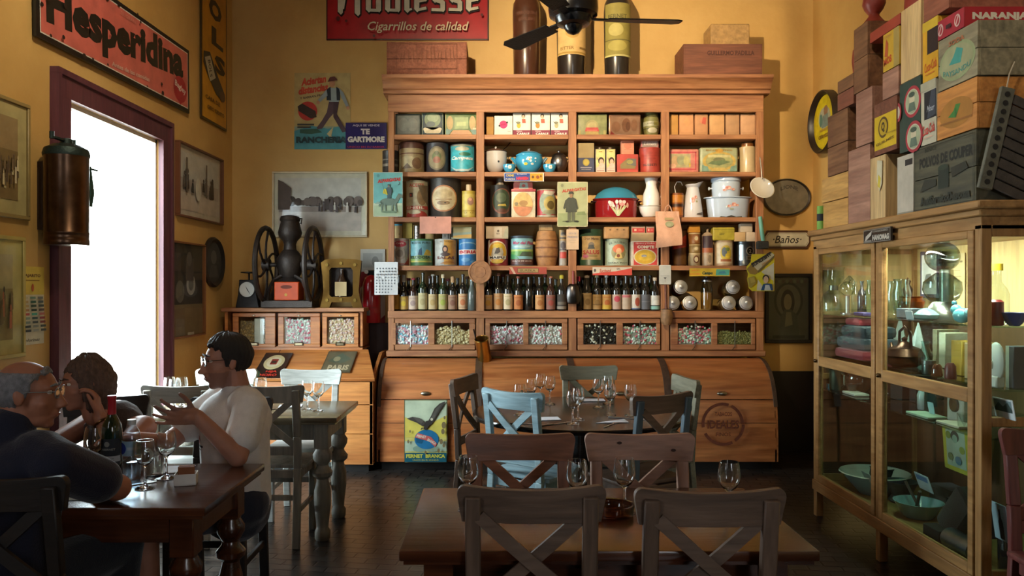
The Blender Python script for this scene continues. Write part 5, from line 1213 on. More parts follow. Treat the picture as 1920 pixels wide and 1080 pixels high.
board('enamel_sign', 'tall narrow ochre sign with stacked black letters near the room corner', 'sign', o, U, V, w, h, it, '#3a2c14', t=.012)
sep = ['#4a3c36', '#6b5a50', '#8d7c70', '#3a302c']
o, U, V, w, h = left(327, 411, PZ(404, 5.64), PZ(262, 5.64), .002)
it = [('r',0,.55,1,1,'#cdc7bf'),('r',0,0,1,.3,'#cdbdb0')] + crowd(.3,.4,12,sep,.05,.95,.3,.04) + [('e',.4,.4,.07,.2,'#e0d8cc'),('r',.1,.3,.14,.9,'#6b5f58'),('r',.6,.3,.63,.9,'#6b5f58')]
framed('framed_photo', 'framed sepia group photo on the left wall above the dark photo', o, U, V, w, h, it, .014, '#6a3f28', '#bdaea2', .045, '#cfc3b2', .04)
o, U, V, w, h = left(314, 378, PZ(637, 5.53), PZ(450, 5.53), .002)
it = [('r',0,.34,1,1,'#3b322e'),('r',0,0,1,.34,'#7a6748'),('e',.62,.56,.14,.12,'#a8a49c'),('e',.62,.56,.08,.07,'#6b6660'),('e',.28,.48,.13,.12,'#6b655e'),('r',.45,.6,.7,.85,'#574c46'),('e',.56,.84,.08,.08,'#6b5f58'),('r',.06,.7,.3,.9,'#4f4540'),('r',.05,.1,.4,.3,'#6c5a40'),('r',.5,.0,.7,.03,'#c9c2b2')]
framed('framed_photo', 'tall dark photo in a thin wooden frame beside the window', o, U, V, w, h, it, .014, '#7a4a26', '#463a34', .0, depth=.035)
t = thing('oval_frame', 'oval black framed portrait on the left wall near the corner', 'picture', (XL, (YL(379) + YL(416)) / 2, PZ(492, 6.4)))
ry, rz = (YL(416) - YL(379)) / 2, 47 * 6.4 / FPX
b = MB(Matrix.Rotation(PI / 2, 4, 'Y')); b.lathe([(1, .0), (1.0, .02), (.93, .035), (.84, .02), (.8, .012)], n=40, col='#1f1a18', cap=False)
for i, v in enumerate(b.v): b.v[i] = Vector((v.x, v.y * ry, v.z * rz))
b.build('frame', PLAIN, t)
b = MB(frame3((.011,-ry,-rz),(0,1,0),(0,0,1))); graphic(b,[('e',.5,.5,.42,.42,'#3d3c3a'),('e',.5,.6,.14,.14,'#5f5d58'),('p',[(.25,.2),(.75,.2),(.66,.44),(.36,.44)],'#4c4a46')],2 * ry,2 * rz); b.build('print',PRINT,t)
o, U, V, w, h = left(-40, 50, PZ(413, 3.86), PZ(196, 3.86), .002)
it = [('r',0,.6,1,1,'#a88a5e'),('r',0,0,1,.6,'#8f7448')] + crowd(.1,.4,14,['#5c4a34','#c9b88c','#7a6446'],.05,.95,.2,.05) + [('r',.7,.2,.76,.4,'#d8cba8')]
framed('framed_photo', 'pale framed sepia photo at the upper left edge of the left wall', o, U, V, w, h, it, .02, '#8f7a48', '#a38a60', .07, '#c2b078', .02)
o, U, V, w, h = left(-50, 41, PZ(668, 3.84), PZ(445, 3.84), .002)
it = [('r', 0, .6, 1, 1, '#c2b380'), ('r', 0, 0, 1, .6, '#a3925e')] + crowd(.1, .4, 14, ['#7a6a44', '#b06a44', '#4a4234'], .3, .95, .25, .05)
framed('framed_photo', 'pale framed photo at the left edge beside the colour chart', o, U, V, w, h, it, .02, '#b5a55c', '#a8985f', .07, '#cdbf78', .02)
o, U, V, w, h = left(34, 81, PZ(646, 3.92), PZ(500, 3.92), .003)
it = [('r',0,0,1,.64,'#cfc9ae'),('r',0,.64,1,1,'#cdb44c'),('t','PAJARITO',.5,.88,.7,.05,'#6a4a24',{'bold': .04}),('r',.2,.82,.8,.83,'#8a6a34'),('e',.52,.73,.05,.05,'#b5562c'),('t','Colorines',.45,.06,.7,.04,'#4a4a40',{'shear': .3})]
cc = ['#b9b390','#6a8a78','#6c7470','#a8905a','#2f5a44','#55605c','#b39a62','#2a4a3a','#44504e','#a3784a','#1f3a30','#5a4a48','#b04a44','#3f9a86','#b56a6a','#7f9a86','#2a4a4a','#8a3a44','#7a8c80','#3f4a48','#7a3a3e','#3a4440','#8a9088','#3f4a48','#2f3634','#9aa098','#444a48']
for k, c in enumerate(cc):
    i, j = k % 3, k // 3; it.append(('r', .1 + .3 * i, .585 - .052 * j, .32 + .3 * i, .615 - .052 * j, c))
board('colour_chart', 'paint colour chart card with rows of swatches beside the window', 'chart', o, U, V, w, h, it, '#cfc9ae', PRINT, t=.003)
# copper sprayer tank
c = P(99, 360, 4.03); SX = XL + .135; SYY = 4.0
t = thing('copper_sprayer', 'old copper sprayer tank with valve taps hung beside the window', 'sprayer', (SX, SYY, PZ(460, SYY)))
hh = PZ(290, SYY) - PZ(460, SYY); r = .108
COPPER = colmat('aged_copper', .3, metal=1.0, grunge=.45)
MB().lathe([(r * .98,0),(r,.004),(r,.03),(r * .985,.033),(r * .985,hh * .12),(r,hh * .125),(r,hh * .14),(r * .985,hh * .145),(r * .985,hh - .02),(r,hh - .01),(r,hh)],n=36,col='#5f4838').build('tank',COPPER,t)
MB().lathe([(r * 1.02,hh - .012),(r * 1.04,hh),(r * .96,hh + .028),(r * .6,hh + .05),(.03,hh + .056),(.028,hh + .08),(.018,hh + .084)],n=30,col='#2a3a36').build('dome_cap',CAST,t)
m = MB(); m.cyl((0,-.13,hh + .07),(0,.07,hh + .07),.009,n=10,col='#2c3a36'); m.cyl((0,-.13,hh + .06),(0,-.13,hh + .095),.012,n=8,col='#2c3a36'); m.cyl((0,.07,hh + .05),(0,.07,hh + .09),.01,n=8,col='#2c3a36'); m.cyl((.04,.1,hh - .05),(.06,.19,hh - .055),.006,n=8,col='#2c3a36')
m.build('valve', CAST, t)
m = MB(); m.tube([(r * .5, r * .9, hh * .9), (r * .62, r * .98, hh * .6), (r * .55, r * .9, hh * .45)], .022, 8, '#2f4a40'); m.build('hose', CAST, t)
MB().box(-.135, -.1, -.03, .03, .08, hh - .04, '#3a2c24').build('wall_bracket', CAST, t)

# ---------------------------------------------------------------- things hung on the cabinet
hang_y = CF - .012
def gaucho(cx, y, s, k, coat, skin='#9a7a5c'):
    q = lambda a, b: (cx + a * s, y + b * s * k)
    return [('p',[q(-.16,0),q(-.02,0),q(-.02,.34),q(-.16,.36)],coat[0]),('p',[q(.03,0),q(.17,0),q(.16,.36),q(.02,.34)],coat[0]),('p',[q(-.24,.3),q(.26,.3),q(.24,.74),q(.1,.8),q(-.12,.8),q(-.26,.7)],coat[1]),('p',[q(-.26,.72),q(-.36,.44),q(-.3,.4),q(-.2,.6)],coat[1]),('p',[q(.24,.72),q(.32,.44),q(.26,.4),q(.18,.6)],coat[2]),('e',cx,y + .87 * s * k,.075 * s,.085 * s * k,skin),('p',[q(-.13,.92),q(.13,.92),q(.08,1.0),q(-.08,1.0)],coat[2])]
o, U, V, w, h = back(700, 755, 323, 406, CF - .03)
it = [('f',0,0,1,1,.012,'#d8e0d4'),('r',.012,.01,.988,.99,'#72b2b0'),('r',.012,.01,.988,.26,'#a3b494'),('r',.012,.25,.988,.3,'#b9c4a8'),('e',.17,.92,.05,.035,'#5f9a98'),('t','ALPARGATAS',.54,.82,.8,.08,'#c23a34',{'rot': 6,'bold': .06,'shear': .15}),('e',.86,.75,.05,.04,'#39565c'),('e',.84,.755,.045,.036,'#72b2b0')]
it += horse(.52,.12,.68,'#6d7f72',.62) + gaucho(.53,.4,.36,.9,('#4f6068','#55686e','#44545c')) + [('p',[(.33,.52),(.5,.48),(.44,.62),(.36,.62)],'#d3bf3a'),('l',(.3,.76),(.42,.5),.002,'#55504a'),('e',.55,.1,.28,.025,'#6c8068'),('p',[(.06,.28),(.16,.34),(.3,.28)],'#8fa89a')]
board('poster', 'turquoise poster of a rider on a grey horse on the left post', 'poster', o, U, V, w, h, it, '#d8e0d4', PRINT, t=.004)
o, U, V, w, h = back(1045, 1102, 341, 425, CF - .03)
it = [('f',0,0,1,1,.02,'#cfcaa4'),('r',.02,.015,.98,.985,'#a8ac84'),('r',.02,.015,.98,.3,'#8f9a70'),('e',.16,.92,.05,.035,'#8c9070'),('t','ALPARGATAS',.55,.82,.8,.07,'#b04a3c',{'rot': 6,'bold': .05,'shear': .15}),('p',[(.62,.26),(.94,.26),(.9,.34),(.66,.33)],'#7c8a60'),('e',.4,.12,.24,.015,'#5c6448')] + gaucho(.45,.12,.72,.92,('#5f6350','#454a40','#3c4038')) + [('e',.32,.115,.06,.018,'#2b2d28'),('e',.62,.12,.08,.018,'#2b2d28')]
board('poster', 'olive green poster of a standing man in a coat on second post', 'poster', o, U, V, w, h, it, '#cfcaa4', PRINT, t=.004)
def card(label, px0, px1, py0, py1, col, items, Y=None, name='card', t=.003, tilt=0, cat='card', mat=None):
    o, U, V, w, h = back(px0, px1, py0, py1, Y or CF - .014)
    return board(name, label, cat, o, U, V, w, h, items, col, mat or PRINT, t=t, tilt=tilt)
card('blank salmon pink card pinned to the third shelf edge', 787, 846, 406, 438, '#d99a86', [('e', .5, .95, .02, .04, '#5a3a34')])
card('blue and yellow strip card hanging from second shelf edge',945,1020,324,340,'#d3ccc4',[('r',.01,.06,.65,.94,'#2f4f9a'),('r',.65,.06,.97,.94,'#d89a2c'),('t','CREME',.15,.68,.2,.26,'#d8c04a'),('t','PUREZA',.16,.25,.24,.22,'#c9c0a0'),('t','HANSEN',.46,.34,.3,.4,'#d8384a',{'bold': .06}),('t','EL FAMOSO',.45,.82,.24,.14,'#c9c9d8'),('e',.72,.5,.03,.16,'#6a4a2c'),('e',.84,.5,.04,.2,'#8a4a2c'),('e',.92,.6,.02,.14,'#6a4a2c')],name='shelf_strip')
card('rusty red strip card hanging above the second bottle shelf',955,1025,501,514,'#a5483a',[('p',[(0,1),(.08,1),(.18,0),(.12,0)],'#c9a88c'),('r',.22,.2,.78,.85,'#5c4a30'),('r',.23,.26,.77,.79,'#a58a58'),('t','EUREKA',.5,.52,.4,.34,'#6a5434')],name='shelf_strip')
card('white and red strip card hanging above the third bottle shelf',1111,1185,501,516,'#c9bfae',[('p',[(0,0),(1,0),(1,.9),(.6,.5),(0,.2)],'#c8483c'),('t','Suchard',.32,.55,.3,.5,'#c25a4a',{'shear': .3}),('e',.06,.6,.03,.2,'#5a5450'),('t','SAL',.66,.8,.1,.2,'#4a4440')],name='shelf_strip')
card('yellow strip card with blue-green end above the glass jars',1293,1369,503,518,'#c9a82c',[('t','JABON',.14,.7,.2,.26,'#d87a2c'),('t','RANCHERO',.14,.28,.26,.26,'#d87a2c'),('t','Campo',.44,.36,.26,.5,'#2f4a34',{'bold': .05,'shear': .2}),('p',[(.64,.12),(.97,.12),(.99,.84),(.66,.88)],'#4fa08c'),('p',[(.7,.3),(.9,.34),(.86,.66),(.74,.6)],'#3f7f92')],name='shelf_strip')
card('small cream paper tag on the second post',1062,1085,430,468,'#c9ae92',[('t','LISTA DE',.5,.8,.6,.08,'#8a8a98'),('t','PRECIOS',.5,.62,.8,.09,'#8a8a98'),('r',.2,.45,.8,.47,'#a89a8a'),('r',.25,.35,.75,.36,'#a89a8a')])
card('small grey-white card with a dark sprig on the third post',1236,1258,497,533,'#b9bcb8',[('f',0,0,1,1,.04,'#d0d0c8'),('l',(.5,.1),(.5,.34),.002,'#4a4a4a'),('p',[(.36,.36),(.64,.36),(.5,.26)],'#4a4a4a'),('r',.1,.42,.9,.44,'#8a8d8a')])
# punched number card
o, U, V, w, h = back(702, 746, 491, 553, CF - .03)
b = MB(frame3(o, U, V)); b.box(0, w, 0, h, -.004, 0, '#d3d3d3', .0015)
it = []
rows = [7, 6, 7, 7, 7, 7, 6, 6, 5]
for j in range(9):
    for i in range(7):
        if j == 1 and i == 0 or j > 5 and i >= 6 or j == 8 and i > 4: continue
        g_ = rr.choice(['#55575a', '#7d8084', '#63666a', '#f4f4f4' if j in (2, 3, 4, 5) and i < 3 else '#6c6f72'])
        it.append(('e', .12 + .127 * i, .8 - .09 * j, .034, .026, g_))
graphic(b, it, w, h); tag(b.build('number_card', PLAIN), 'white hanging card with rows of punched round spots on the left post', 'card')
# soap advertisement cut-out
F = frame3((PX(1400, 6.44), 6.44, PZ(546, 6.44)), (1, 0, 0), (0, 0, 1)); w, h = 52 * 6.44 / FPX, 74 * 6.44 / FPX
b = MB(F); b.prism([(.2 * w,0),(w,0),(w,.82 * h),(.98 * w,.98 * h),(.86 * w,1.0 * h),(.76 * w,.94 * h),(.18 * w,.94 * h),(.15 * w,.74 * h),(0,.62 * h),(.0,.54 * h),(.06 * w,.44 * h),(.02 * w,.32 * h),(.08 * w,.08 * h)],-.004,0,'#d8c82c')
it = [('p', [(.36, .02), (.98, .02), (.98, .72), (.5, .48), (.4, .3)], '#d0cdb8'), ('p', [(.3, .4), (.5, .5), (.96, .26), (.96, .02), (.6, .1)], '#dcd02c'),
      ('p',[(.0,.56),(.16,.68),(.44,.5),(.3,.42),(.12,.44)],'#9c8040'),('p',[(.14,.7),(.86,1.0),(1.0,.92),(.4,.52)],'#cdc6a8'),('p',[(.4,.52),(1,.92),(1,.86),(.42,.46)],'#7a6a3c'),('p',[(.14,.7),(.86,1),(.9,.97),(.2,.66)],'#4a4438'),('t','SUNLIGHT',.52,.8,.82,.1,'#2c2a28',{'rot': 33,'bold': .05}),('t','JABON',.66,.72,.3,.05,'#c98a3c',{'rot': 33}),
      ('p',[(.02,.34),(.26,.38),(.34,.22),(.14,.08),(.06,.12)],'#a89440'),('p',[(.1,.34),(.26,.36),(.3,.24),(.14,.2)],'#c2ad54'),('e',.68,.33,.12,.09,'#2c2622'),('e',.68,.29,.09,.09,'#d8b89c'),('p',[(.5,.02),(.94,.02),(.9,.18),(.74,.2),(.58,.18)],'#2c4f7a'),('p',[(.62,.02),(.86,.02),(.8,.16),(.66,.16)],'#c4ccd0')]
graphic(b, it, w, h); tag(b.build('soap_sign', PRINT), 'yellow cut-out soap advertisement with a diagonal soap bar on the right post', 'sign')
# wooden disc, scoops, bag, brush, skimmer, brass can
b = MB(Matrix.Translation((PX(900, 6.47), 6.47, PZ(510, 6.47))) @ Matrix.Rotation(PI / 2, 4, 'X')); r = 22 * 6.47 / FPX
b.lathe([(r * .96,-.02),(r,-.014),(r,.006),(r * .96,.01),(r * .86,.01),(r * .84,.007),(r * .5,.007),(r * .48,.01),(r * .3,.008),(.001,.008)],n=40,col='#a8744c',cap=False)
t = tag(b.build('wooden_disc', STAVE), 'round carved wooden disc hung on the first post', 'disc')
def hung(name, label, cat, px, py, Y): return thing(name, label, cat, (PX(px, Y), Y, PZ(py, Y)))
t = hung('metal_scoop', 'dark metal scoop with red-tinted handle hung on the second post', 'scoop', 1075, 550, 6.46); s = 6.46 / FPX
m = MB(); k = 12; vs = []; fs = []
prof = [(-20, 10), (-17, 12), (-8, 14), (2, 14), (12, 12), (18, 7)]
for z, wd in prof:
    for i in range(k + 1):
        a = -1 + 2 * i / k; vs.append((a * wd * s, (a * a - 1) * 9 * s * (1 - abs(z) / 30) + .012, z * s))
m.add(vs, [(j * (k + 1) + i, j * (k + 1) + i + 1, (j + 1) * (k + 1) + i + 1, (j + 1) * (k + 1) + i) for j in range(len(prof) - 1) for i in range(k)], '#5f5c5c')
o_ = m.build('blade', METAL, t); sd = o_.modifiers.new('thick', 'SOLIDIFY'); sd.thickness = .002
m = MB(); m.cyl((0, .0, 17 * s), (0, .01, 42 * s), .011, n=10, col='#7d2f2c'); m.build('handle', PLAIN, t)
t = hung('wooden_scoop', 'round-ended wooden scoop hung on the third post above glazed drawers', 'scoop', 1250, 592, 6.44); s = 6.44 / FPX
m = MB(); m.lathe([(8 * s,-17 * s),(11 * s,-10 * s),(11.5 * s,0),(10 * s,12 * s),(8.5 * s,13 * s),(8 * s,8 * s)],n=20,col=['#8f6a44','#8f6a44','#8f6a44','#2a1c14','#2a1c14'],cap=True); m.build('bowl',STAVE,t)
m = MB(); m.tube([(0, .02, 10 * s), (0, .03, 24 * s), (-1 * s, .03, 58 * s)], [.014, .009, .011], 8, '#6a3a2c'); m.build('handle', STAVE, t)
t = hung('cloth_bag', 'pink-beige cloth bag with a faded green print hung on the third post', 'bag', 1253, 430, 6.44); s = 6.44 / FPX
m = MB(); nx, nz = 10, 12
def bagpt(i, j, side):
    u = i / nx * 2 - 1; v = j / nz
    x = (u * (25 - 3 * v) + 1.5 * math.sin(v * 5)) * s + (1 - v) * 1.5 * s; z = (-32 + 66 * v + 3 * u * (1 - v)) * s
    return (x, side * (.012 * (1 - u * u) * (1 - v * .6) + .003 * math.sin(7 * u + 5 * v)) + .012, z)
vs = [bagpt(i, j, -1) for j in range(nz + 1) for i in range(nx + 1)] + [bagpt(i, j, .5) for j in range(nz + 1) for i in range(nx + 1)]
n1 = (nx + 1) * (nz + 1)
fs = [(j * (nx + 1) + i, j * (nx + 1) + i + 1, (j + 1) * (nx + 1) + i + 1, (j + 1) * (nx + 1) + i) for j in range(nz) for i in range(nx)]
fs += [tuple(n1 + q for q in f[::-1]) for f in fs]
m.add(vs, fs, '#d3a387'); m.build('bag', CLOTH, t)
m = MB(); m.tube([(-6 * s,.005,33 * s),(-4 * s,.01,42 * s),(1 * s,.012,46 * s),(5 * s,.01,41 * s),(7 * s,.005,33 * s)],.005,6,'#c99a80'); m.build('strap',CLOTH,t)
g = MB(frame3((-9 * s,-.0035,2 * s),(1,0,0),(0,0,1))); graphic(g,[('r',.1,.7,.9,.9,'#b09a6c'),('e',.55,.35,.4,.25,'#9a9a74'),('e',.5,.3,.2,.15,'#a8a888')],20 * s,22 * s); g.build('print',PRINT,t)
t = hung('scrubbing_brush', 'brush with turquoise handle and dark head hung on the right post', 'brush', 1428, 458, 6.45); s = 6.45 / FPX
MB().tube([(3 * s, 0, 5 * s), (0, 0, 25 * s), (-3 * s, 0, 52 * s)], [.016, .018, .016], 10, '#5f9c8c').build('handle', PLAIN, t)
MB().box(-9 * s, 12 * s, -.03, .03, -9 * s, 6 * s, '#3a3830', .008).build('head', HAIR, t)
t = hung('enamel_skimmer', 'round white enamel skimmer hung on the right post by the oval tray', 'skimmer', 1429, 352, 6.40); s = 6.40 / FPX
m = MB(Matrix.Rotation(math.radians(12), 4, 'Y') @ Matrix.Rotation(math.radians(62), 4, 'X')); r = 23 * s
m.lathe([(r, .0), (r * 1.02, .004), (r * .95, .006), (r * .6, -.012), (.001, -.02)], n=32, col='#d6d2c8', cap=False); m.build('bowl', ENAMEL, t)
m = MB(); m.tube([(0, 0, 16 * s), (-1 * s, .01, 38 * s), (-2 * s, .03, 58 * s)], .006, 8, '#8a8680'); m.build('handle', METAL, t)
t = hung('brass_can', 'brass measuring can with dark handle hung on the first post', 'can', 906, 655, 6.38); s = 6.38 / FPX
M_ = Matrix.Rotation(math.radians(-8), 4, 'Y') @ Matrix.Rotation(math.radians(22), 4, 'X')
BRASS = colmat('brass', .28, metal=1.0, grunge=.25)
m = MB(M_); r = 13 * s; m.lathe([(r * .95,-24 * s),(r,-23 * s),(r * 1.0,20 * s),(r * 1.06,21 * s),(r * 1.04,23 * s),(r * .95,22 * s),(r * .93,-21 * s),(.001,-21 * s)],n=32,col='#e0b460'); m.build('body',BRASS,t)
m = MB(M_); m.tube([(-r * .8, r * .4, 18 * s), (-r * .95, r * .6, 40 * s)], .006, 8, '#3a2c24'); m.build('handle', CAST, t)

# ---------------------------------------------------------------- on top of the cabinet
def crate_box(name, label, x0, x1, y0, y1, z0, z1, mat, planks=2, slats=True, gcol='#221812', items_front=None, items_near=None, lug=False, cat='crate', parts=True):
    """a nailed wooden box: boards on each side; the front faces -X or -Y printing goes on"""
    t = thing(name, label, cat, (x0, y0, z0)); m = MB()
    X, Y, Z = x1 - x0, y1 - y0, z1 - z0; th = .012; g = .003
    hs = [Z * i / planks for i in range(planks + 1)]
    for a, b_ in zip(hs, hs[1:]):
        m.box(0, th, 0, Y, a + g / 2, b_ - g / 2, bev=.0015); m.box(X - th, X, 0, Y, a + g / 2, b_ - g / 2, bev=.0015)
        m.box(th, X - th, 0, th, a + g / 2, b_ - g / 2, bev=.0015); m.box(th, X - th, Y - th, Y, a + g / 2, b_ - g / 2, bev=.0015)
    m.box(th, X - th, th, Y - th, .002, .014); m.box(th, X - th, th, Y - th, Z - .02, Z - .008)
    if slats:
        for yy in (0, Y - .03): m.box(-.008, 0, yy, yy + .03, .004, Z - .004, bev=.0015)
    m.build('boards', mat, t)
    if items_front:
        b = MB(frame3((-.0005, Y, 0), (0, -1, 0), (0, 0, 1))); graphic(b, items_front, Y, Z); b.build('front_print', PRINT, t)
    if items_near:
        b = MB(frame3((0, -.0005, 0), (1, 0, 0), (0, 0, 1))); graphic(b, items_near, X, Z); b.build('side_print', PRINT, t)
    return t
ct = CAB_TOP
carv = []
for cx in (.28, .5, .74):
    for k_ in range(5): carv.append(('l', (cx + .12 * math.cos(.5 + k_ * .55), .3 + .1), (cx + .1 * math.cos(.5 + k_ * .55), .86 - .05 * k_), .006, '#7a4830'))
carv += [('f', .12, .2, .88, .94, .006, '#7a4830')]
yb_ = 6.44
crate_box('carved_box','reddish wooden box with carved front under the red cigarette sign',PX(725,yb_),PX(875,yb_),yb_,6.78,ct,PZ(78,yb_),CRATE_I,2,False,items_near=carv)
crate_box('wooden_crate','dark red-brown crate at the right end of the cabinet top',PX(1280,6.5),PX(1427,6.5),6.47,6.8,ct,PZ(84,6.5),CRATE_H,1,False,items_near=[('t','GUILLERMO PADILLA',.6,.72,.6,.14,'#4a261c',{'bold': .03})])
tag(MB().box(PX(1334,6.5),PX(1407,6.5),6.52,6.76,PZ(84,6.5) + .001,PZ(43,6.5),'#b08a54',.006).build('card_box',STAVE),'tan box resting on the dark red-brown crate on cabinet top','box')
def giant_bottle(label, px, w, col, lab, z_lab, yb=6.62):
    r = w / 2 * yb / FPX; t = thing('display_bottle', label, 'bottle', (PX(px, yb), yb, ct)); bh = PZ(8, yb) - ct
    MB().lathe([(r * .9,0),(r * .95,.01),(r * 1.0,bh * .4),(r * 1.04,bh * .9),(r * .98,bh),(r * .7,bh + .06),(r * .42,bh + .12),(r * .34,bh + .3),(r * .42,bh + .31),(r * .42,bh + .35),(.001,bh + .35)],n=36,col=col).build('body',colmat('bottle_lacquer' + lab[:1],.28,grunge=.3,coat=.3),t)
    g = MB(); w_ = 2.5 * r; mf, st = on_cyl(r * 1.045, (0, 0, 0), bh * z_lab[0], w_)
    graphic(g, z_lab[2], w_, bh * (z_lab[1] - z_lab[0]), mf, st); g.build('label', PRINT, t)
giant_bottle('giant brown display bottle, leftmost of three on cabinet top',987,50,'#4a2c1e','a',(.55,.95,[('t','FERROQUINA',.5,.7,.7,.12,'#5f3a2a'),('t','BISLERI',.5,.5,.5,.1,'#5f3a2a')]))
giant_bottle('giant black display bottle with cream label behind the ceiling fan',1071,53,'#26201c','b',(.3,.98,[('r',0,0,1,1,'#cdaa6c'),('r',0,.02,1,.05,'#a8863c'),('t','BITTER',.34,.12,.4,.06,'#8a6a34'),('t','CAMPANA',.6,.6,.6,.1,'#6a4a2a'),('e',.5,.42,.2,.12,'#b8944c'),('r',.7,.1,.95,.14,'#8a6a34')]))
giant_bottle('giant black display bottle with olive label, rightmost of three',1157,48,'#2a2622','c',(.28,.96,[('r',0,0,1,1,'#8f8440'),('e',.4,.5,.24,.12,'#b0a460'),('r',0,.3,1,.32,'#6a6230'),('t','FERNET',.45,.75,.6,.08,'#5a5428'),('e',.45,.2,.3,.1,'#a89c50'),('r',0,0,1,.03,'#c2b878')]))

# ---------------------------------------------------------------- ceiling fan
fx, fy = PX(1075, 4.0), 4.0
fan = thing('ceiling_fan', 'black ceiling fan hanging in front of the giant bottles', 'fan', (fx, fy, 0))
z0 = PZ(66, fy)
m = MB(); m.lathe([(.001,z0),(.03,z0 + .012),(.045,z0 + .03),(.05,z0 + .045),(.085,z0 + .055),(.095,z0 + .075),(.1,z0 + .09),(.125,z0 + .10),(.13,z0 + .13),(.128,z0 + .19),(.11,z0 + .22),(.06,z0 + .235),(.03,z0 + .26)],n=36,col='#111317')
m.build('motor_housing', colmat('black_gloss', .25, grunge=.1, coat=.3), fan)
MB().cyl((0, 0, z0 + .24), (0, 0, ZC), .016, n=12, col='#15171a').build('down_rod', CAST, fan)
MB().lathe([(.08, ZC - .06), (.07, ZC - .03), (.05, ZC)], n=24, col='#15171a').build('ceiling_cup', CAST, fan)
for a in (5, 125, 245):
    M_ = Matrix.Rotation(math.radians(a), 4, 'Z') @ Matrix.Translation((0, 0, z0 + .085)) @ Matrix.Rotation(math.radians(10), 4, 'X')
    m = MB(M_); m.box(.09, .2, -.02, .02, -.004, .004, '#15171a', .002); m.build('blade_arm', CAST, fan)
    m = MB(M_); m.prism([(.18, -.045), (.54, -.062), (.57, -.04), (.575, .04), (.54, .062), (.18, .045)], -.003, .003, '#1b1a1a'); m.build('blade', CAST, fan)

# ---------------------------------------------------------------- on the sweet counter
kt = kz1
t = thing('kitchen_scale', 'black kitchen scale with a round white dial on the sweet counter', 'scale', (PX(467, 6.5), 6.50, kt)); s = 6.5 / FPX
m = MB(); m.prism([(-22 * s,0),(22 * s,0),(17 * s,25 * s),(15 * s,52 * s),(-15 * s,52 * s),(-17 * s,25 * s)],-.05,.05,'#1f1b1a'); o_ = m; M_ = Matrix.Rotation(PI / 2,4,'X')
m2 = MB(M_); m2.v = [M_ @ v for v in m.v]; m2.f = m.f; m2.c = m.c; m2.m = m.m; m2.build('body', CAST, t, bevel=.004)
m = MB(Matrix.Translation((0,-.05,34 * s)) @ M_); m.lathe([(15.5 * s,0),(15.5 * s,.01),(14 * s,.012),(14 * s,.006),(.001,.006)],n=32,col=['#2a2624','#2a2624','#2a2624','#c9c9c4','#c9c9c4'],cap=False)
m.build('dial', PLAIN, t)
m = MB(frame3((0,-.058,34 * s),(1,0,0),(0,0,1))); m.prism([(-.012,.03),(.0,.012),(.032,-.045),(.002,-.006)],0,.001,'#22201e'); m.build('needle',PLAIN,t)
m = MB(); m.cyl((0,0,52 * s),(0,0,64 * s),.008,n=10,col='#1f1b1a'); m.lathe([(.02,64 * s),(15 * s,65 * s),(15 * s,67 * s),(.001,66 * s)],n=28,col='#2a2624'); m.build('pan',CAST,t)
gx = PX(545, 6.52)
t = thing('coffee_grinder', 'large black iron coffee grinder with two spoked flywheels and orange drawer box', 'grinder', (gx, 6.50, kt)); s = 6.52 / FPX
IR = '#3a322e'
m = MB(); m.box(-48 * s, 48 * s, -.11, .13, 0, 14 * s, IR, .006); m.build('base', CAST, t)
m = MB(); m.box(-22 * s, 23 * s, -.12, .06, 14 * s, 48 * s, '#b8420e', .006); m.build('drawer', colmat('orange_lacquer', .45, grunge=.2, spec=.25), t)
g = MB(frame3((-22 * s,-.1205,14 * s),(1,0,0),(0,0,1))); graphic(g,[('e',.5,.72,.24,.1,'#6a2a14'),('e',.48,.3,.06,.08,'#b58a3c')],45 * s,34 * s); g.build('drawer_emblem',PRINT,t)
m = MB(); m.lathe([(26 * s,48 * s),(16 * s,56 * s),(20 * s,62 * s),(24 * s,78 * s),(24 * s,92 * s),(16 * s,104 * s),(12 * s,108 * s),(11 * s,118 * s),(13 * s,124 * s),(20 * s,132 * s),(22 * s,140 * s),(19 * s,152 * s),(17 * s,160 * s),(19 * s,164 * s),(17 * s,170 * s),(6 * s,173 * s)],n=28,col=IR); m.build('hopper',CAST,t)
m = MB(); m.tube([(12 * s, -.0, 168 * s), (22 * s, 0, 166 * s), (20 * s, 0, 156 * s)], .008, 8, IR); m.build('lid_handle', CAST, t)
for sx in (-1, 1):
    m = MB(); m.tube([(sx * 8 * s,-.05,62 * s),(sx * 26 * s,-.07,52 * s),(sx * 34 * s,-.08,34 * s),(sx * 38 * s,-.08,12 * s)],.014,8,IR); m.build('leg',CAST,t)
ax = 80 * s
m = MB(); m.cyl((-52 * s, 0, ax), (52 * s, 0, ax), .018, n=14, col=IR); m.cyl((22 * s, 0, ax), (40 * s, 0, ax), .045, n=16, col=IR); m.build('axle', CAST, t)
for sx in (-1, 1):
    x = sx * 44 * s; m = MB(); rw = .31
    m.tube([(x, rw * math.cos(a), ax + rw * math.sin(a)) for a in [2 * PI * i / 48 for i in range(48)]], .022, 8, IR, closed=True)
    m.cyl((x - .03, 0, ax), (x + .03, 0, ax), .05, n=16, col=IR)
    for i in range(6):
        a = 2 * PI * i / 6 + .3; d = Vector((0, math.cos(a), math.sin(a))); e = Vector((0, -math.sin(a), math.cos(a)))
        pts = [Vector((x, 0, ax)) + d * (rw * q) + e * (.05 * math.sin(q * PI)) for q in (.12, .35, .6, .8, .98)]
        m.tube(pts, [.014, .011, .01, .011, .014], 6, IR)
    m.build('flywheel', CAST, t)
t = thing('brass_bottle_press', 'brass frame with rounded window holding a bottle beside the coffee grinder', 'press', (PX(640, 6.5), 6.52, kt)); s = 6.5 / FPX
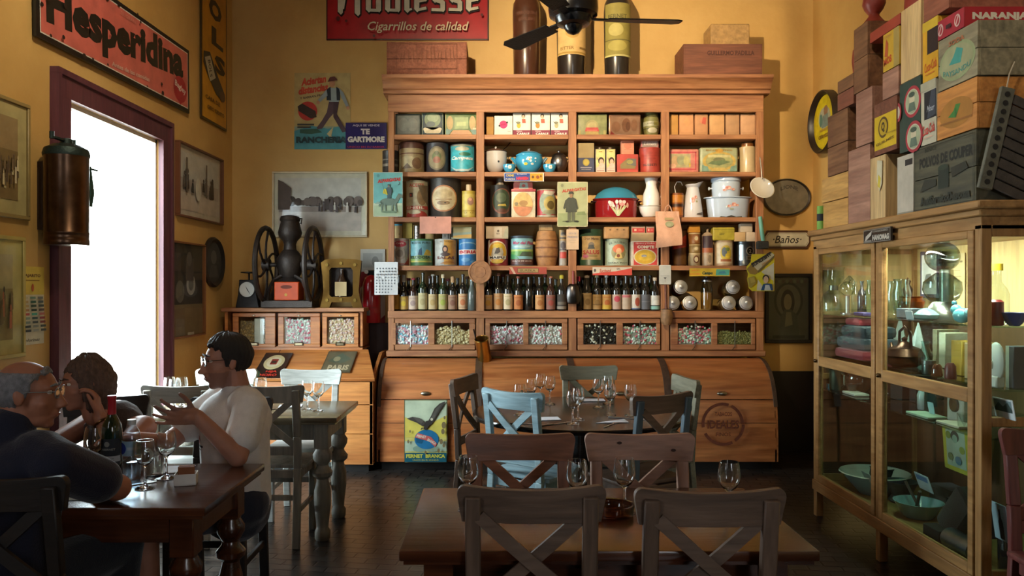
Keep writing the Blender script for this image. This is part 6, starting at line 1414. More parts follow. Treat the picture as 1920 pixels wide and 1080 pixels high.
fo = [(-40,0),(-36,14),(-33,30),(-35,60),(-38,84),(-30,90),(0,92),(30,90),(38,94),(36,60),(34,30),(36,14),(40,0),(22,0),(18,10),(-18,10),(-22,0)]
inn = [(-22, 24), (-18, 20), (18, 20), (22, 24), (22, 70), (18, 75), (-18, 75), (-22, 70)]
b = bmesh.new()
def loop(pts, y): return [b.verts.new((u * s, y, v * s)) for u, v in pts]
# two half plates so that the window is a true opening
for half in ([(-40,0),(-36,14),(-33,30),(-35,60),(-38,84),(-30,90),(0,92),(0,75),(-18,75),(-22,70),(-22,24),(-18,20),(0,20),(0,10),(-18,10),(-22,0)],[(40,0),(36,14),(33,30),(35,60),(38,88),(30,90),(0,92),(0,75),(18,75),(22,70),(22,24),(18,20),(0,20),(0,10),(18,10),(22,0)]):
    f = b.faces.new(loop(half, -.03)); r_ = bmesh.ops.extrude_face_region(b, geom=[f])
    bmesh.ops.translate(b, vec=(0, .05, 0), verts=[v for v in r_['geom'] if isinstance(v, bmesh.types.BMVert)])
bmesh.ops.triangulate(b, faces=[f for f in b.faces if len(f.verts) > 4])
m = MB(); m.bm(b, '#6e5228')
for bx_, bz_ in ((-26, 80), (0, 83), (26, 80), (-26, 14), (26, 14), (0, 15)): m.cyl((bx_ * s, -.042, bz_ * s), (bx_ * s, -.03, bz_ * s), .014, n=10, col='#8a7038')
m.build('plate', BRASS, t, fix=True)
m = MB(); m.box(-22 * s, 22 * s, .03, .05, 12 * s, 80 * s, '#2a201a'); m.build('back_plate', CAST, t)
m = MB(); m.lathe([(.045,20 * s),(.048,22 * s),(.048,48 * s),(.02,60 * s),(.018,72 * s)],(0,-.02 + .02,0),20,'#3a2a20'); m.box(-.048,.05,-.052,-.048,22 * s,48 * s,'#b5a078'); m.build('bottle',DARKB,t)
# fire extinguisher with its board
o, U, V, w, h = back(676, 722, 467, 660, 6.835)
it = [('r',0,.78,1,1,'#b9b8ae'),('r',.1,.82,.9,.96,'#9c9c94'),('e',.6,.88,.14,.05,'#7a7a74'),('r',0,0,1,.78,'#c4beb4'),('p',[(0,.78),(.5,.78),(0,.62)],'#8f1c22'),('p',[(0,.0),(1,.22),(1,.36),(0,.14)],'#8f1c22'),('p',[(.3,0),(1,0),(1,.1)],'#8f1c22')]
board('extinguisher_board', 'white and red striped board behind the fire extinguisher', 'board', o, U, V, w, h, it, '#c4beb4', PLAIN, t=.008)
t = thing('fire_extinguisher', 'red fire extinguisher hung on the back wall left of the cabinet', 'extinguisher', (PX(697, 6.75), 6.745, PZ(605, 6.75))); s = 6.75 / FPX
m = MB(); m.lathe([(16 * s,0),(17 * s,.01),(17 * s,72 * s),(13 * s,84 * s),(6 * s,90 * s)],n=28,col='#b01420'); m.build('cylinder',colmat('red_gloss',.25,grunge=.1,coat=.4),t)
m = MB(); m.box(-7 * s,8 * s,-.03,.03,88 * s,98 * s,'#1a1a1c',.005); m.tube([(5 * s,0,96 * s),(16 * s,-.03,106 * s)],.012,8,'#b9b9b4'); m.build('valve',CAST,t)
m = MB(Matrix.Translation((-8 * s,-.045,95 * s)) @ Matrix.Rotation(PI / 2,4,'X')); m.lathe([(3.6 * s,0),(3.6 * s,.012),(.001,.012)],n=16,col='#d8d8d4'); m.build('gauge',PLAIN,t)
g = MB(); mf,st = on_cyl(17 * s + .0006,(0,0,0),14 * s,.1); graphic(g,[('r',.1,.0,.5,.4,'#8d8a86'),('r',0,.55,1,.58,'#6a0c14')],.1,.12,mf,st); g.build('label',PRINT,t)
# two tin signs leaning on the sloping lids
def on_slope(px0, px1, py0, py1):
    d = Vector((0, ys - yl, zs_ - zl)).normalized()
    # depth of the lid where a pixel row meets it
    def yat(py):
        lo, hi = yl, ys
        for _ in range(40):
            y = (lo + hi) / 2; z = zl + (y - yl) / (ys - yl) * (zs_ - zl)
            if PZ(py, y) > z: lo = y
            else: hi = y
        return y
    y0, y1 = yat(py1), yat(py0); z0 = zl + (y0 - yl) / (ys - yl) * (zs_ - zl)
    w = (px1 - px0) * (y0 + y1) / 2 / FPX; h = (Vector((0, y1 - y0, (y1 - y0) / (ys - yl) * (zs_ - zl)))).length
    return Vector((PX(px0, y0), y0 - .01, z0 + .012)), (1, 0, 0), d, w, h
o, U, V, w, h = on_slope(472, 524, 664, 712)
board('tin_sign','small black and cream tin sign with fringed oval on the sloping lid','sign',o,U,V,w,h,[('e',.5,.6,.36,.3,'#c9b98a'),('e',.5,.6,.26,.2,'#d8ccaa'),('r',.38,.5,.62,.72,'#8a2a24'),('r',.42,.55,.58,.64,'#2a2420'),('t','HIJA',.6,.2,.4,.1,'#c23a2c',{'bold': .05}),('t','HORO',.55,.07,.6,.1,'#c23a2c',{'bold': .05}),('p',[(0,0),(.3,0),(.2,.2),(0,.3)],'#3a4a34')],'#2a1c18',t=.006)
o, U, V, w, h = on_slope(600, 655, 661, 700)
board('tin_sign','small grey-green tin sign lying on the right sloping lid of the counter','sign',o,U,V,w,h,[('r',.04,.05,.96,.95,'#5f5a44'),('p',[(.1,.5),(.5,.9),(.9,.6),(.6,.4)],'#4c5a4a'),('t','PARIS',.55,.2,.7,.24,'#b5a684',{'bold': .04}),('e',.4,.6,.12,.12,'#8a8464')],'#4a4636',t=.006)
# eagle tin sign on the roll-front bin
yb0 = 6.085
o, U, V, w, h = back(758, 839, 749, 867, yb0); o = (o[0], yb0 - .005, o[2] - .0)
wing = lambda pts, c='#4a4540': ('p', pts, c)
it = [('f',0,0,1,1,.02,'#6a6648'),('r',.02,.015,.98,.985,'#c9bd6c'),('r',.02,.62,.98,.985,'#b9c4a8'),('p',[(.02,.4),(.98,.4),(.98,.75),(.6,.62),(.3,.66),(.02,.72)],'#d0bf5a'),('r',.02,.18,.98,.34,'#a9b8a0'),
      ('e', .36, .22, .16, .05, '#7f9a8a'), ('e', .66, .22, .16, .05, '#8a9c86'),
      ('e',.52,.37,.28,.155,'#2a6f9a'),('p',[(.28,.42),(.5,.42),(.4,.3),(.28,.32)],'#235a7c'),('p',[(.25,.4),(.32,.47),(.62,.41),(.76,.3),(.72,.25),(.58,.34)],'#c8605c'),('t','FERNET',.4,.415,.22,.045,'#e3c9b8',{'rot': -8,'bold': .05}),('t','BRANCA',.64,.335,.22,.045,'#e3c9b8',{'rot': -28,'bold': .05}),
      wing([(.5,.62),(.42,.68),(.2,.73),(.06,.7),(.16,.67),(.28,.64),(.42,.58)]),wing([(.2,.73),(.3,.66),(.4,.62),(.46,.66),(.36,.71)],'#5f5a52'),wing([(.54,.64),(.62,.74),(.7,.86),(.82,.94),(.96,.98),(.9,.9),(.8,.8),(.7,.68),(.62,.6)]),wing([(.62,.7),(.74,.86),(.88,.94),(.76,.8),(.68,.68)],'#5f5a52'),
      wing([(.44,.54),(.5,.66),(.6,.68),(.66,.7),(.64,.65),(.56,.57),(.5,.52)],'#3f3a36'),wing([(.44,.54),(.38,.52),(.42,.57)],'#3f3a36'),('e',.64,.69,.03,.022,'#cfc8b0'),
      ('r',.02,.015,.98,.16,'#1f5a6a'),('t','FERNET  BRANCA',.5,.11,.9,.06,'#c9c04a',{'bold': .05}),('t','UNICO EN EL MUNDO',.5,.045,.6,.025,'#b0b06a')]
for a,b_,s in ((.14,.5,.02),(.1,.34,.025),(.92,.6,.05),(.9,.5,.04),(.86,.34,.04),(.92,.28,.03),(.5,.17,.025),(.8,.2,.03),(.94,.72,.025)): it.append(('e',a,b_,s,s * 1.1,'#7d6c4c'))
board('tin_sign', 'yellow tin sign with an eagle on a globe leaning on the left bin', 'sign', o, U, V, w, h, it, '#6a6648', t=.006)
# ---------------------------------------------------------------- glazed display cabinet on the right
DX, DX1, DY0, DY1, DZ0, DZ1 = 2.0, 2.66, 3.2, 4.92, 0.17, 1.815
dc = thing('display_cabinet', 'glazed oak display cabinet full of old objects along the right wall', 'cabinet')
m = MB(); m.box(DX - .03,DX1 + .02,DY0 - .03,DY1 + .03,DZ1 - .035,DZ1,bev=.006); m.box(DX - .015,DX1 + .01,DY0 - .015,DY1 + .015,DZ1 - .065,DZ1 - .035,bev=.006); m.box(DX,DX1,DY0,DY1,DZ1 - .12,DZ1 - .065,bev=.003)
m.build('top_board', CASEWX, dc)
for x in (DX, DX1 - .045):
    for y in (DY0, DY1 - .045): MB().box(x, x + .045, y, y + .045, DZ0, DZ1 - .1, bev=.003).build('corner_post', CASEW, dc)
MB().box(DX, DX + .045, 4.065, 4.105, DZ0, DZ1 - .1, bev=.003).build('middle_stile', CASEW, dc)
for x in (DX, DX1 - .045):
    for y in (DY0, 4.06, DY1 - .045): MB().box(x, x + .045, y, y + .045, 0, DZ0, bev=.003).build('leg', CASEW, dc)
m = MB(); m.box(DX, DX1, DY0, DY1, DZ0, DZ0 + .05, bev=.004); m.box(DX - .01, DX + .02, DY0, DY1, DZ0 - .005, DZ0 + .06, bev=.004); m.build('base_board', CASEWX, dc)
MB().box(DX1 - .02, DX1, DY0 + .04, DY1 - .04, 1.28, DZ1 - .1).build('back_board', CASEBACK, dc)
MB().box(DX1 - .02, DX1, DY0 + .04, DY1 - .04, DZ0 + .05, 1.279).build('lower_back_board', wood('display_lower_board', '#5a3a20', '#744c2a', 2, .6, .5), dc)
ZM = .99
def glaz(name, y0, y1):
    m = MB(); x0, x1 = DX - .006, DX + .022; st = .038; z0, z1 = DZ0 + .06, DZ1 - .12
    m.box(x0, x1, y0, y0 + st, z0, z1, bev=.003); m.box(x0, x1, y1 - st, y1, z0, z1, bev=.003)
    for za, zb in ((z0, z0 + .045), (ZM - .03, ZM + .03), (z1 - .035, z1)): m.box(x0, x1, y0 + st, y1 - st, za, zb, bev=.003)
    d = m.build(name, CASEWX, dc)
    for za, zb in ((z0 + .045, ZM - .03), (ZM + .03, z1 - .035)): MB().box(DX + .006, DX + .010, y0 + st, y1 - st, za, zb).build('pane', PANE_C, d)
    MB().ball((DX - .016, y1 - .018, ZM), .012, 12, 8, '#5a4a34').build('knob', METAL, d)
glaz('glass_door', 3.25, 4.062); glaz('glass_door', 4.108, 4.872)
for nm, y in (('near_side', DY0), ('far_side', DY1 - .03)):
    for za,zb in ((DZ0 + .05,DZ0 + .1),(ZM - .12,ZM - .08),(DZ1 - .15,DZ1 - .1)): MB().box(DX + .045,DX1 - .045,y,y + .03,za,zb,bev=.003).build('side_rail',CASEW,dc)
    if nm == 'near_side': MB().box(DX + .045, DX1 - .045, y + .013, y + .017, DZ0 + .1, DZ1 - .15).build('side_pane', PANE_C, dc)
    else:
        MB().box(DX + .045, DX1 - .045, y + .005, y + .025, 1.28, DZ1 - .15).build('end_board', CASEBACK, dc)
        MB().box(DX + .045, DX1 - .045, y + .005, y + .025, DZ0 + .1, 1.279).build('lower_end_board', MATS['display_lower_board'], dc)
SH_U, SH_M, SH_L, SH_B = 1.29, 1.02, .815, DZ0 + .05
for z, mt in ((SH_U, SHELFGLASS), (SH_L, SHELFGLASS)):
    MB().box(DX + .03, DX1 - .03, DY0 + .04, DY1 - .04, z - .008, z).build('glass_shelf', mt, dc)
MB().box(DX + .12, DX1 - .03, DY0 + .04, DY1 - .04, SH_M - .008, SH_M).build('glass_shelf', SHELFGLASS, dc)
t = MB(); t.cyl((DX + .05, 3.3, 1.684), (DX + .05, 4.0, 1.684), .008, n=10); t.build('strip_lamp', TUBE, dc)
area('display_lamp_light', (DX + .06, 3.9, 1.674), (DX + .36, 3.9, 1.2), 1.3, .03, 15.0, (1, .96, .86), spread=150)

def Q(px, X): return (X, X * FPX / (px - 940.0))
def lath(name, label, cat, px, X, z, prof, mat, col='#ccc', n=24, group=None, fix=False, sx=1, sy=1):
    x, y = Q(px, X); m = MB(); m.lathe(prof, n=n, col=col, sx=sx, sy=sy)
    o = m.build(name, mat, fix=fix); o.location = (x, y, z + .001)
    return tag(o, label, cat, group)
def bx(name, label, cat, px, X, z, w, d, h, col, mat=None, items=None, rz=0, lean=0, bev=.003, group=None):
    """a small box: w along the cabinet, d deep, h high, printed side to the glass"""
    x, y = Q(px, X); m = MB(); m.box(0, d, -w / 2, w / 2, 0, h, col, bev)
    if items:
        T0 = m.T; m.T = frame3((0, w / 2, 0), (0, -1, 0), (0, 0, 1)); graphic(m, items, w, h); m.T = T0
    o = m.build(name, mat or PRINT); o.location = (x, y, z + .001); o.rotation_euler = (0, math.radians(lean), math.radians(rz))
    return tag(o, label, cat, group)
def shell(prof, t=.003):
    """give an open glass outline some thickness"""
    return prof + [(max(r - t, .001), z + (t if i == 0 else 0)) for i, (r, z) in list(enumerate(prof))[::-1]]
BOT = lambda r,h,n=.35: [(r * .9,0),(r,.006),(r,h * .55),(r * .8,h * .66),(r * n,h * .78),(r * n,h * .97),(r * n * 1.2,h * .97),(r * n * 1.2,h),(.001,h)]
CLEAR = panemat('thin_clear_glass', (.86, .92, .90), 2.4)
AQUA = panemat('thin_aqua_glass', (.62, .80, .78), 2.4)
SMOKE = panemat('thin_smoky_glass', (.50, .56, .52), 2.2)
# upper shelf
t = thing('glass_siphon', 'clear glass coffee siphon of two bulbs at the far end of upper glass shelf', 'siphon', (*Q(1563, 2.085), SH_U + .001))
MB().lathe([(.06,0),(.075,.01),(.08,.06),(.06,.12),(.025,.15),(.02,.17),(.05,.19),(.062,.22),(.06,.27),(.066,.29)],n=24,col='#ccc',cap=False).build('bulbs',CLEAR,t)
MB().cyl((0, 0, .145), (0, 0, .175), .028, n=16, col='#8a8478').build('collar', METAL, t)
t = thing('glass_retort', 'clear glass retort with curved neck on the upper glass shelf', 'retort', (*Q(1589, 2.11), SH_U + .001))
m = MB(); m.cyl((0, 0, 0), (0, 0, .008), .04, n=20, col='#a8a49a'); m.cyl((0, 0, 0), (0, 0, .11), .012, n=12, col='#c9c4b4'); m.build('stand', METAL, t)
m = MB(); m.ball((0,0,.155),.045,20,12,'#ccc'); m.tube([(0,.02,.19),(0,-.03,.22),(0,-.075,.2),(0,-.085,.15)],[.02,.014,.01,.008],10,'#ccc'); m.build('bulb',CLEAR,t)
lath('bottle', 'slim clear bottle left of the dark one on the upper glass shelf', 'bottle', 1604, 2.2, SH_U, BOT(.026, .2), CLEAR)
lath('bottle', 'slim dark bottle between two clear bottles on upper glass shelf', 'bottle', 1616, 2.16, SH_U, BOT(.026, .2), DARKB, '#2f2c2a')
lath('bottle', 'slim bluish bottle beside the middle stile on upper glass shelf', 'bottle', 1629, 2.18, SH_U, BOT(.03, .205), AQUA)
bx('flat_case', 'flat dark blue case lying on the upper glass shelf by the bottles', 'case', 1609, 2.06, SH_U, .12, .06, .018, '#23265c', PLAIN)
for px,X,h,lab in ((1676,2.3,.2,'slim clear flared vase nearest the middle stile on upper shelf'),(1690,2.24,.21,'wide clear flared vase on the upper shelf left of standing picture')):
    lath('glass_vase',lab,'vase',px,X,SH_U,[(.03,0),(.034,.01),(.045,h * .3),(.05,h * .6),(.038,h * .85),(.042,h),(.039,h),(.034,h * .85),(.045,h * .6),(.04,h * .3),(.028,.015),(.001,.014)],CLEAR,fix=True)
bx('framed_card','small dark framed landscape standing at the back of the upper shelf','picture',1742,2.56,SH_U + .1,.2,.02,.28,'#4a4250',items=[('r',.1,.08,.9,.92,'#d8d6cc'),('r',.2,.2,.8,.75,'#bfc0b4'),('p',[(.22,.3),(.78,.3),(.6,.52),(.35,.5)],'#6d6f66')])
bx('parchment','long yellowed paper sheet pinned to the back of the display cabinet','paper',1790,2.628,SH_U + .02,.19,.004,.34,'#cdbb86',items=[('r',.1,.84,.9,.87,'#8a7c50'),('r',.15,.7,.8,.71,'#a89868'),('r',.15,.6,.86,.61,'#a89868'),('r',.15,.5,.8,.51,'#a89868'),('r',.15,.4,.84,.41,'#a89868')])
t = thing('glass_lamp', 'tall antique glass lamp with a round globe and metal head on upper shelf', 'lamp', (*Q(1767, 2.2), SH_U + .001))
MB().lathe([(.085, 0), (.088, .01), (.08, .05), (.06, .07), (.045, .09)], n=28, col='#8d988c').build('foot', METAL, t)
MB().lathe([(.05, .09), (.075, .11), (.09, .15), (.085, .19), (.05, .22), (.03, .235)], n=28, col='#777', cap=False).build('lower_jar', SMOKE, t)
MB().cyl((.02, 0, .08), (.02, 0, .25), .032, n=18, col='#b0b5aa').build('column', METAL, t)
MB().ball((0, 0, .315), (.08, .08, .075), 26, 16, '#999').build('globe', SMOKE, t)
m = MB(); m.lathe([(.034,.385),(.036,.41),(.03,.43),(.02,.45),(.024,.47),(.012,.49),(.014,.51),(.004,.53)],n=20,col='#8d948c'); m.tube([(.0,-.02,.47),(0,-.045,.46),(0,-.05,.42),(0,-.04,.4)],.006,8,'#9aa098'); m.build('metal_head',METAL,t)
bx('wooden_box', 'dark teal box lying on the upper glass shelf beside the white card', 'box', 1692, 2.14, SH_U, .13, .1, .05, '#38464a', PLAIN)
bx('card', 'small white folded card standing at the front of upper glass shelf', 'card', 1706, 2.06, SH_U, .07, .004, .045, '#b9c9c9', lean=-12)
t = lath('ceramic_shell','teal ceramic shell ornament on upper glass shelf before the lamp','ornament',1737,2.07,SH_U,[(.02,0),(.045,.012),(.05,.03),(.03,.05),(.012,.06),(.001,.062)],colmat('teal_glaze',.2,grunge=.3),'#6f9c98',sx=1.0,sy=1.5)
t = thing('ceramic_animal', 'bright aqua ceramic animal ornament at the near end of upper shelf', 'ornament', (*Q(1804, 2.08), SH_U + .001))
m = MB(); m.ball((0,0,.035),(.035,.05,.035),14,8,'#5fb5bb'); m.ball((-.0,.045,.06),.024,12,8,'#5fb5bb'); m.ball((0,.06,.09),.012,8,6,'#2f7a86'); m.ball((0,-.05,.05),.02,10,6,'#7fc4c6'); m.build('body',ENAMEL,t)
lath('copper_pot','orange copper pot behind the glass vases on upper shelf','pot',1708,2.42,SH_U,[(.04,0),(.06,.02),(.075,.08),(.06,.1),(.065,.11)],METAL,'#b5642c')
lath('bronze_figure','small dark bronze figure at the back of the upper shelf','figure',1702,2.5,SH_U,[(.03,0),(.03,.02),(.016,.04),(.02,.1),(.028,.15),(.012,.18),(.018,.2),(.001,.225)],CAST,'#6a4a34')
t = lath('bottle', 'clear bottle with yellow cap at the near end of upper shelf', 'bottle', 1868, 2.16, SH_U, BOT(.05, .24, .4), CLEAR)
MB().lathe([(.026, .235), (.026, .265), (.001, .267)], n=18, col='#d8c02c').build('cap', PLAIN, t)
lath('red_jar','small red jar behind the near corner post on upper shelf','jar',1866,2.1,SH_U,[(.03,0),(.032,.005),(.032,.1),(.02,.11),(.001,.11)],TIN,'#8a2a28')
lath('bowl','blue patterned bowl at the near end of the upper shelf','bowl',1902,2.16,SH_U,[(.02,0),(.03,.01),(.052,.05),(.055,.056),(.05,.055),(.03,.02),(.001,.015)],ENAMEL,'#5a6a9a')
# middle
t = thing('folded_poncho', 'grey woollen poncho with red stripes folded behind the far glass door', 'poncho', (2.22, 4.66, SH_M + .001))
m = MB(); m.box(-.12,.12,-.19,.19,0,.06,'#8a2230',.025,seg=2); m.box(-.11,.11,-.19,.19,.06,.13,'#3d4048',.03,seg=2); m.box(-.1,.1,-.17,.15,.13,.2,'#30333a',.03,seg=2); m.box(-.08,.09,-.06,.13,.2,.245,'#9c2634',.02,seg=2); m.build('cloth',CLOTH,t)
for i,(px,X,h,lab) in enumerate(((1688,2.46,.26,'tall white paper cone, left of three behind the teapot'),(1708,2.5,.17,'short white paper cone in the middle of three'),(1722,2.36,.24,'white paper cone beside the leaning books'))):
    lath('paper_cone', lab, 'cone', px, X, SH_M, [(.07, 0), (.001, h)], PRINT, '#c9c9c4', n=5, group='white paper cones')
t = thing('copper_teapot', 'dark copper teapot with scrolled handle on the middle shelf', 'teapot', (*Q(1696, 2.2), SH_M + .001))
m = MB(); m.lathe([(.06,0),(.09,.02),(.1,.06),(.08,.1),(.04,.115),(.03,.13),(.012,.14),(.016,.155),(.001,.165)],n=26,col='#5a3c30'); m.build('body',METAL,t)
m = MB(); m.tube([(0,.06,.1),(0,.05,.19),(0,-.01,.22),(0,-.06,.18),(0,-.07,.1)],.008,8,'#4a3630'); m.tube([(0,.09,.06),(0,.13,.09),(0,.145,.12)],[.016,.011,.008],8,'#5a3c30'); m.build('handle_and_spout',METAL,t)
lath('bottle', 'pale squat glass bottle right of the copper teapot', 'bottle', 1735, 2.22, SH_M, BOT(.035, .15, .5), AQUA)
lath('small_jar','small dark jar with metal lid at the front of middle shelf','jar',1742,2.12,SH_M,[(.03,0),(.032,.006),(.032,.05),(.034,.052),(.034,.07),(.001,.071)],METAL,'#6d7a76')
lath('small_jar','small brown jar beside the dark lidded jar on middle shelf','jar',1757,2.12,SH_M,[(.024,0),(.026,.006),(.02,.05),(.012,.06),(.001,.061)],DARKB,'#4a2a1c')
for px,X,w,h,c,lab in ((1752,2.4,.04,.2,'#8a7a5c','tan book leaning on the middle shelf behind small jars'),(1766,2.36,.06,.19,'#c4b9a0','pale thick book leaning beside the tan book'),(1793,2.24,.09,.17,'#b58a2c','mustard yellow book leaning on the middle shelf'),(1815,2.2,.06,.17,'#a3835a','tan brown book next to the mustard yellow book')):
    bx('book', lab, 'book', px, X, SH_M, w, .13, h, c, PRINT, lean=0, group='books on the middle shelf')
lath('small_jar','dark red small jar in front of the mustard yellow book','jar',1782,2.12,SH_M,[(.024,0),(.026,.006),(.024,.06),(.014,.075),(.001,.076)],TIN,'#5a2420')
t = thing('plaster_mask','white plaster mask propped at the near end of the middle shelf','mask',(*Q(1868,2.14),SH_M + .001)); m = MB(); m.ball((0,0,.11),(.02,.055,.085),18,12,'#cfccc0'); m.ball((-.018,0,.1),(.012,.01,.022),10,6,'#cfccc0'); m.box(-.02,.02,-.03,.03,0,.05,'#cfccc0',.006); m.build('face',PLAIN,t)
bx('book','dark and white book standing at the near end of middle shelf','book',1893,2.18,SH_M,.05,.12,.18,'#5a5058',PRINT,items=[('r',.0,0,.45,1,'#c9c6ba')])
bx('photo_card','small landscape photo card at the near end below the middle shelf','card',1885,2.1,SH_L + .09,.13,.004,.085,'#c4ccca',items=[('r',.08,.35,.92,.92,'#6f8688'),('p',[(.08,.5),(.3,.8),(.5,.6),(.75,.85),(.92,.5),(.92,.35),(.08,.35)],'#2f4038')],lean=-10)
# lower glass shelf
t = thing('pewter_mug','greenish pewter mug with handle at the far end of lower glass shelf','mug',(*Q(1572,2.10),SH_L + .001)); m = MB(); m.lathe([(.05,0),(.055,.01),(.052,.1),(.058,.125),(.053,.125),(.045,.1),(.001,.02)],n=24,col='#76806a'); m.build('body',METAL,t)
m = MB(); m.tube([(0, -.05, .11), (0, -.085, .1), (0, -.085, .04), (0, -.05, .025)], .008, 8, '#8a907c'); m.build('handle', METAL, t)
lath('earthenware_pot','round brown earthenware pot on lower glass shelf beside pewter mug','pot',1612,2.2,SH_L,[(.05,0),(.075,.03),(.085,.08),(.07,.12),(.05,.135),(.052,.15),(.04,.15),(.001,.03)],ENAMEL,'#4f3022')
bx('paper_box','white and blue paper box at the far front of lower glass shelf','box',1556,2.06,SH_L,.1,.06,.03,'#c9d0d0',items=[('r',0,0,.4,1,'#4f9ab5')])
bx('booklet', 'open pale booklets lying flat on the lower glass shelf', 'booklet', 1590, 2.06, SH_L, .16, .09, .014, '#b9b5a4')
bx('booklet', 'green booklet lying flat at the centre of lower glass shelf', 'booklet', 1718, 2.05, SH_L, .2, .1, .012, '#8fa88c')
bx('booklet', 'cream booklet lying flat near the clock on lower glass shelf', 'booklet', 1775, 2.05, SH_L, .18, .1, .012, '#b0ad92')
bx('camera_box', 'black box camera among dark things on lower glass shelf', 'camera', 1680, 2.24, SH_L, .13, .12, .13, '#1f1c1b', PLAIN)
bx('camera_box', 'dark wooden box on lower glass shelf beside the black camera', 'box', 1708, 2.28, SH_L, .1, .12, .15, '#2c221e', PLAIN)
lath('white_bottle', 'white bottle on the lower glass shelf left of the dark green one', 'bottle', 1731, 2.2, SH_L, BOT(.03, .14, .5), ENAMEL, '#a9b5b5')
lath('green_bottle','dark green bottle with a pale label on the lower glass shelf','bottle',1750,2.2,SH_L,[(.04,0),(.042,.006),(.042,.12),(.02,.14),(.016,.165),(.001,.165)],DARKB,['#22382f','#22382f','#22382f','#22382f','#22382f','#22382f'])
bx('paper_label', 'aqua paper card leaning on the dark green bottle', 'card', 1748, 2.13, SH_L, .05, .004, .07, '#9cc0c0', lean=-10)
t = thing('mantel_clock','pale square mantel clock with round dial on the lower glass shelf','clock',(*Q(1790,2.14),SH_L + .001)); m = MB(); m.box(0,.07,-.065,.065,0,.15,'#a5a596',.006); m.build('case',PLAIN,t)
m = MB(Matrix.Translation((-.001,-.0,.085)) @ Matrix.Rotation(-PI / 2,4,'Y')); m.lathe([(.036,0),(.036,.006),(.03,.007),(.001,.007)],n=24,col=['#6a6a5c','#6a6a5c','#7f7a56','#7f7a56'],cap=False); m.build('dial',METAL,t)
# cabinet floor
t = thing('enamel_basin','white enamel basin with blue underside on the display cabinet floor','basin',(*Q(1640,2.24),SH_B + .001)); MB().lathe([(.09,0),(.1,.01),(.15,.07),(.19,.12),(.2,.122),(.195,.128),(.14,.075),(.09,.02),(.001,.018)],n=36,col=['#7fa3b5'] * 4 + ['#c9c4b9'] * 5).build('body',ENAMEL,t)
bx('paper_card', 'pale note card inside the white basin', 'card', 1630, 2.14, SH_B + .1, .1, .004, .06, '#9aa39c', lean=-25)
lath('serving_bowl','pale enamel bowl holding tools on the display cabinet floor','bowl',1722,2.24,SH_B,[(.07,0),(.08,.01),(.12,.08),(.125,.085),(.118,.085),(.07,.02),(.001,.018)],ENAMEL,'#8fb0b5')
bx('booklet','white booklet propped on the display cabinet floor behind the bowl','booklet',1737,2.34,SH_B + .11,.14,.006,.1,'#c2c9c9',lean=-20,items=[('r',.1,.6,.9,.9,'#5f7fa8')])
t = thing('leather_bellows','dark leather bellows leaning on the display cabinet floor','bellows',(*Q(1772,2.2),SH_B + .001)); m = MB(Matrix.Rotation(math.radians(40),4,'X')); m.box(-.04,.04,-.07,.07,.05,.32,'#3f3830',.02,seg=2); m.cyl((0,0,.32),(0,0,.42),.012,n=10,col='#5a5248'); m.build('body',CLOTH,t)
t = thing('metal_flask','shiny metal cylinder lying on the floor of display cabinet','flask',(*Q(1806,2.12),SH_B + .051)); m = MB(); m.cyl((0,-.1,0),(0,.1,0),.05,n=24,col='#a8b0b8'); m.cyl((0,.1,0),(0,.13,0),.02,n=14,col='#8a9098'); m.build('body',METAL,t)
bx('tool_case', 'black case on the display cabinet floor behind the metal cylinder', 'case', 1800, 2.32, SH_B, .25, .18, .14, '#1c1a1a', PLAIN)
lath('stone_mortar','grey stone mortar on the display cabinet floor beside the bowl','mortar',1690,2.3,SH_B,[(.06,0),(.07,.01),(.05,.04),(.09,.12),(.08,.12),(.001,.05)],CAST,'#4f5c5c')
bx('flower_card','yellow-edged flower print card standing at the back of cabinet floor','card',1795,2.5,SH_B + .22,.24,.005,.26,'#c4b63c',lean=-4,items=[('r',.14,.1,.88,.9,'#a9b59c'),('e',.5,.75,.16,.12,'#3a4238'),('e',.5,.7,.1,.09,'#8fa58c'),('e',.25,.75,.1,.08,'#7c8a3c'),('e',.76,.5,.1,.08,'#8a9440'),('e',.3,.3,.1,.08,'#6d7c50'),('e',.6,.26,.12,.09,'#5f7f8c')])
bx('photo_card','small white card with a dark bottle picture at the near floor corner','card',1880,2.12,SH_B + .16,.1,.004,.16,'#a9b9c4',lean=-8,items=[('p',[(.4,.05),(.7,.05),(.7,.5),(.6,.65),(.6,.85),(.5,.85),(.5,.65),(.4,.5)],'#1f2428')])
lath('dark_bottle', 'dark bottle standing at the near corner of the cabinet floor', 'bottle', 1893, 2.2, SH_B, BOT(.045, .28), DARKB, '#241f1e')
bx('tin_box', 'grey tin box behind the white bottle on lower glass shelf', 'tin', 1722, 2.4, SH_L, .16, .1, .12, '#5f6a66', METAL)
lath('glass_tumbler','small clear tumbler at the near front of the lower glass shelf','glass',1808,2.08,SH_L,[(.022,0),(.026,.005),(.03,.07),(.028,.07),(.001,.01)],CLEAR)
lath('clay_bowl','small dark clay bowl at the far side of lower glass shelf','bowl',1598,2.12,SH_L + .015,[(.025,0),(.03,.01),(.045,.04),(.04,.04),(.001,.015)],ENAMEL,'#3f2c24')
bx('leather_case', 'brown leather case lying under the flower card on the cabinet floor', 'case', 1760, 2.44, SH_B, .22, .14, .12, '#3f2f24', CLOTH, bev=.015)
lath('iron_pot','small black iron pot beside the white basin on the cabinet floor','pot',1655,2.36,SH_B,[(.06,0),(.08,.03),(.085,.08),(.07,.11),(.075,.12),(.065,.12),(.001,.03)],CAST,'#2a2826')
bx('toolbox', 'dark wooden block beside the bowl of tools on the cabinet floor', 'box', 1745, 2.1, SH_B, .14, .07, .06, '#3a2f28', PRINT)
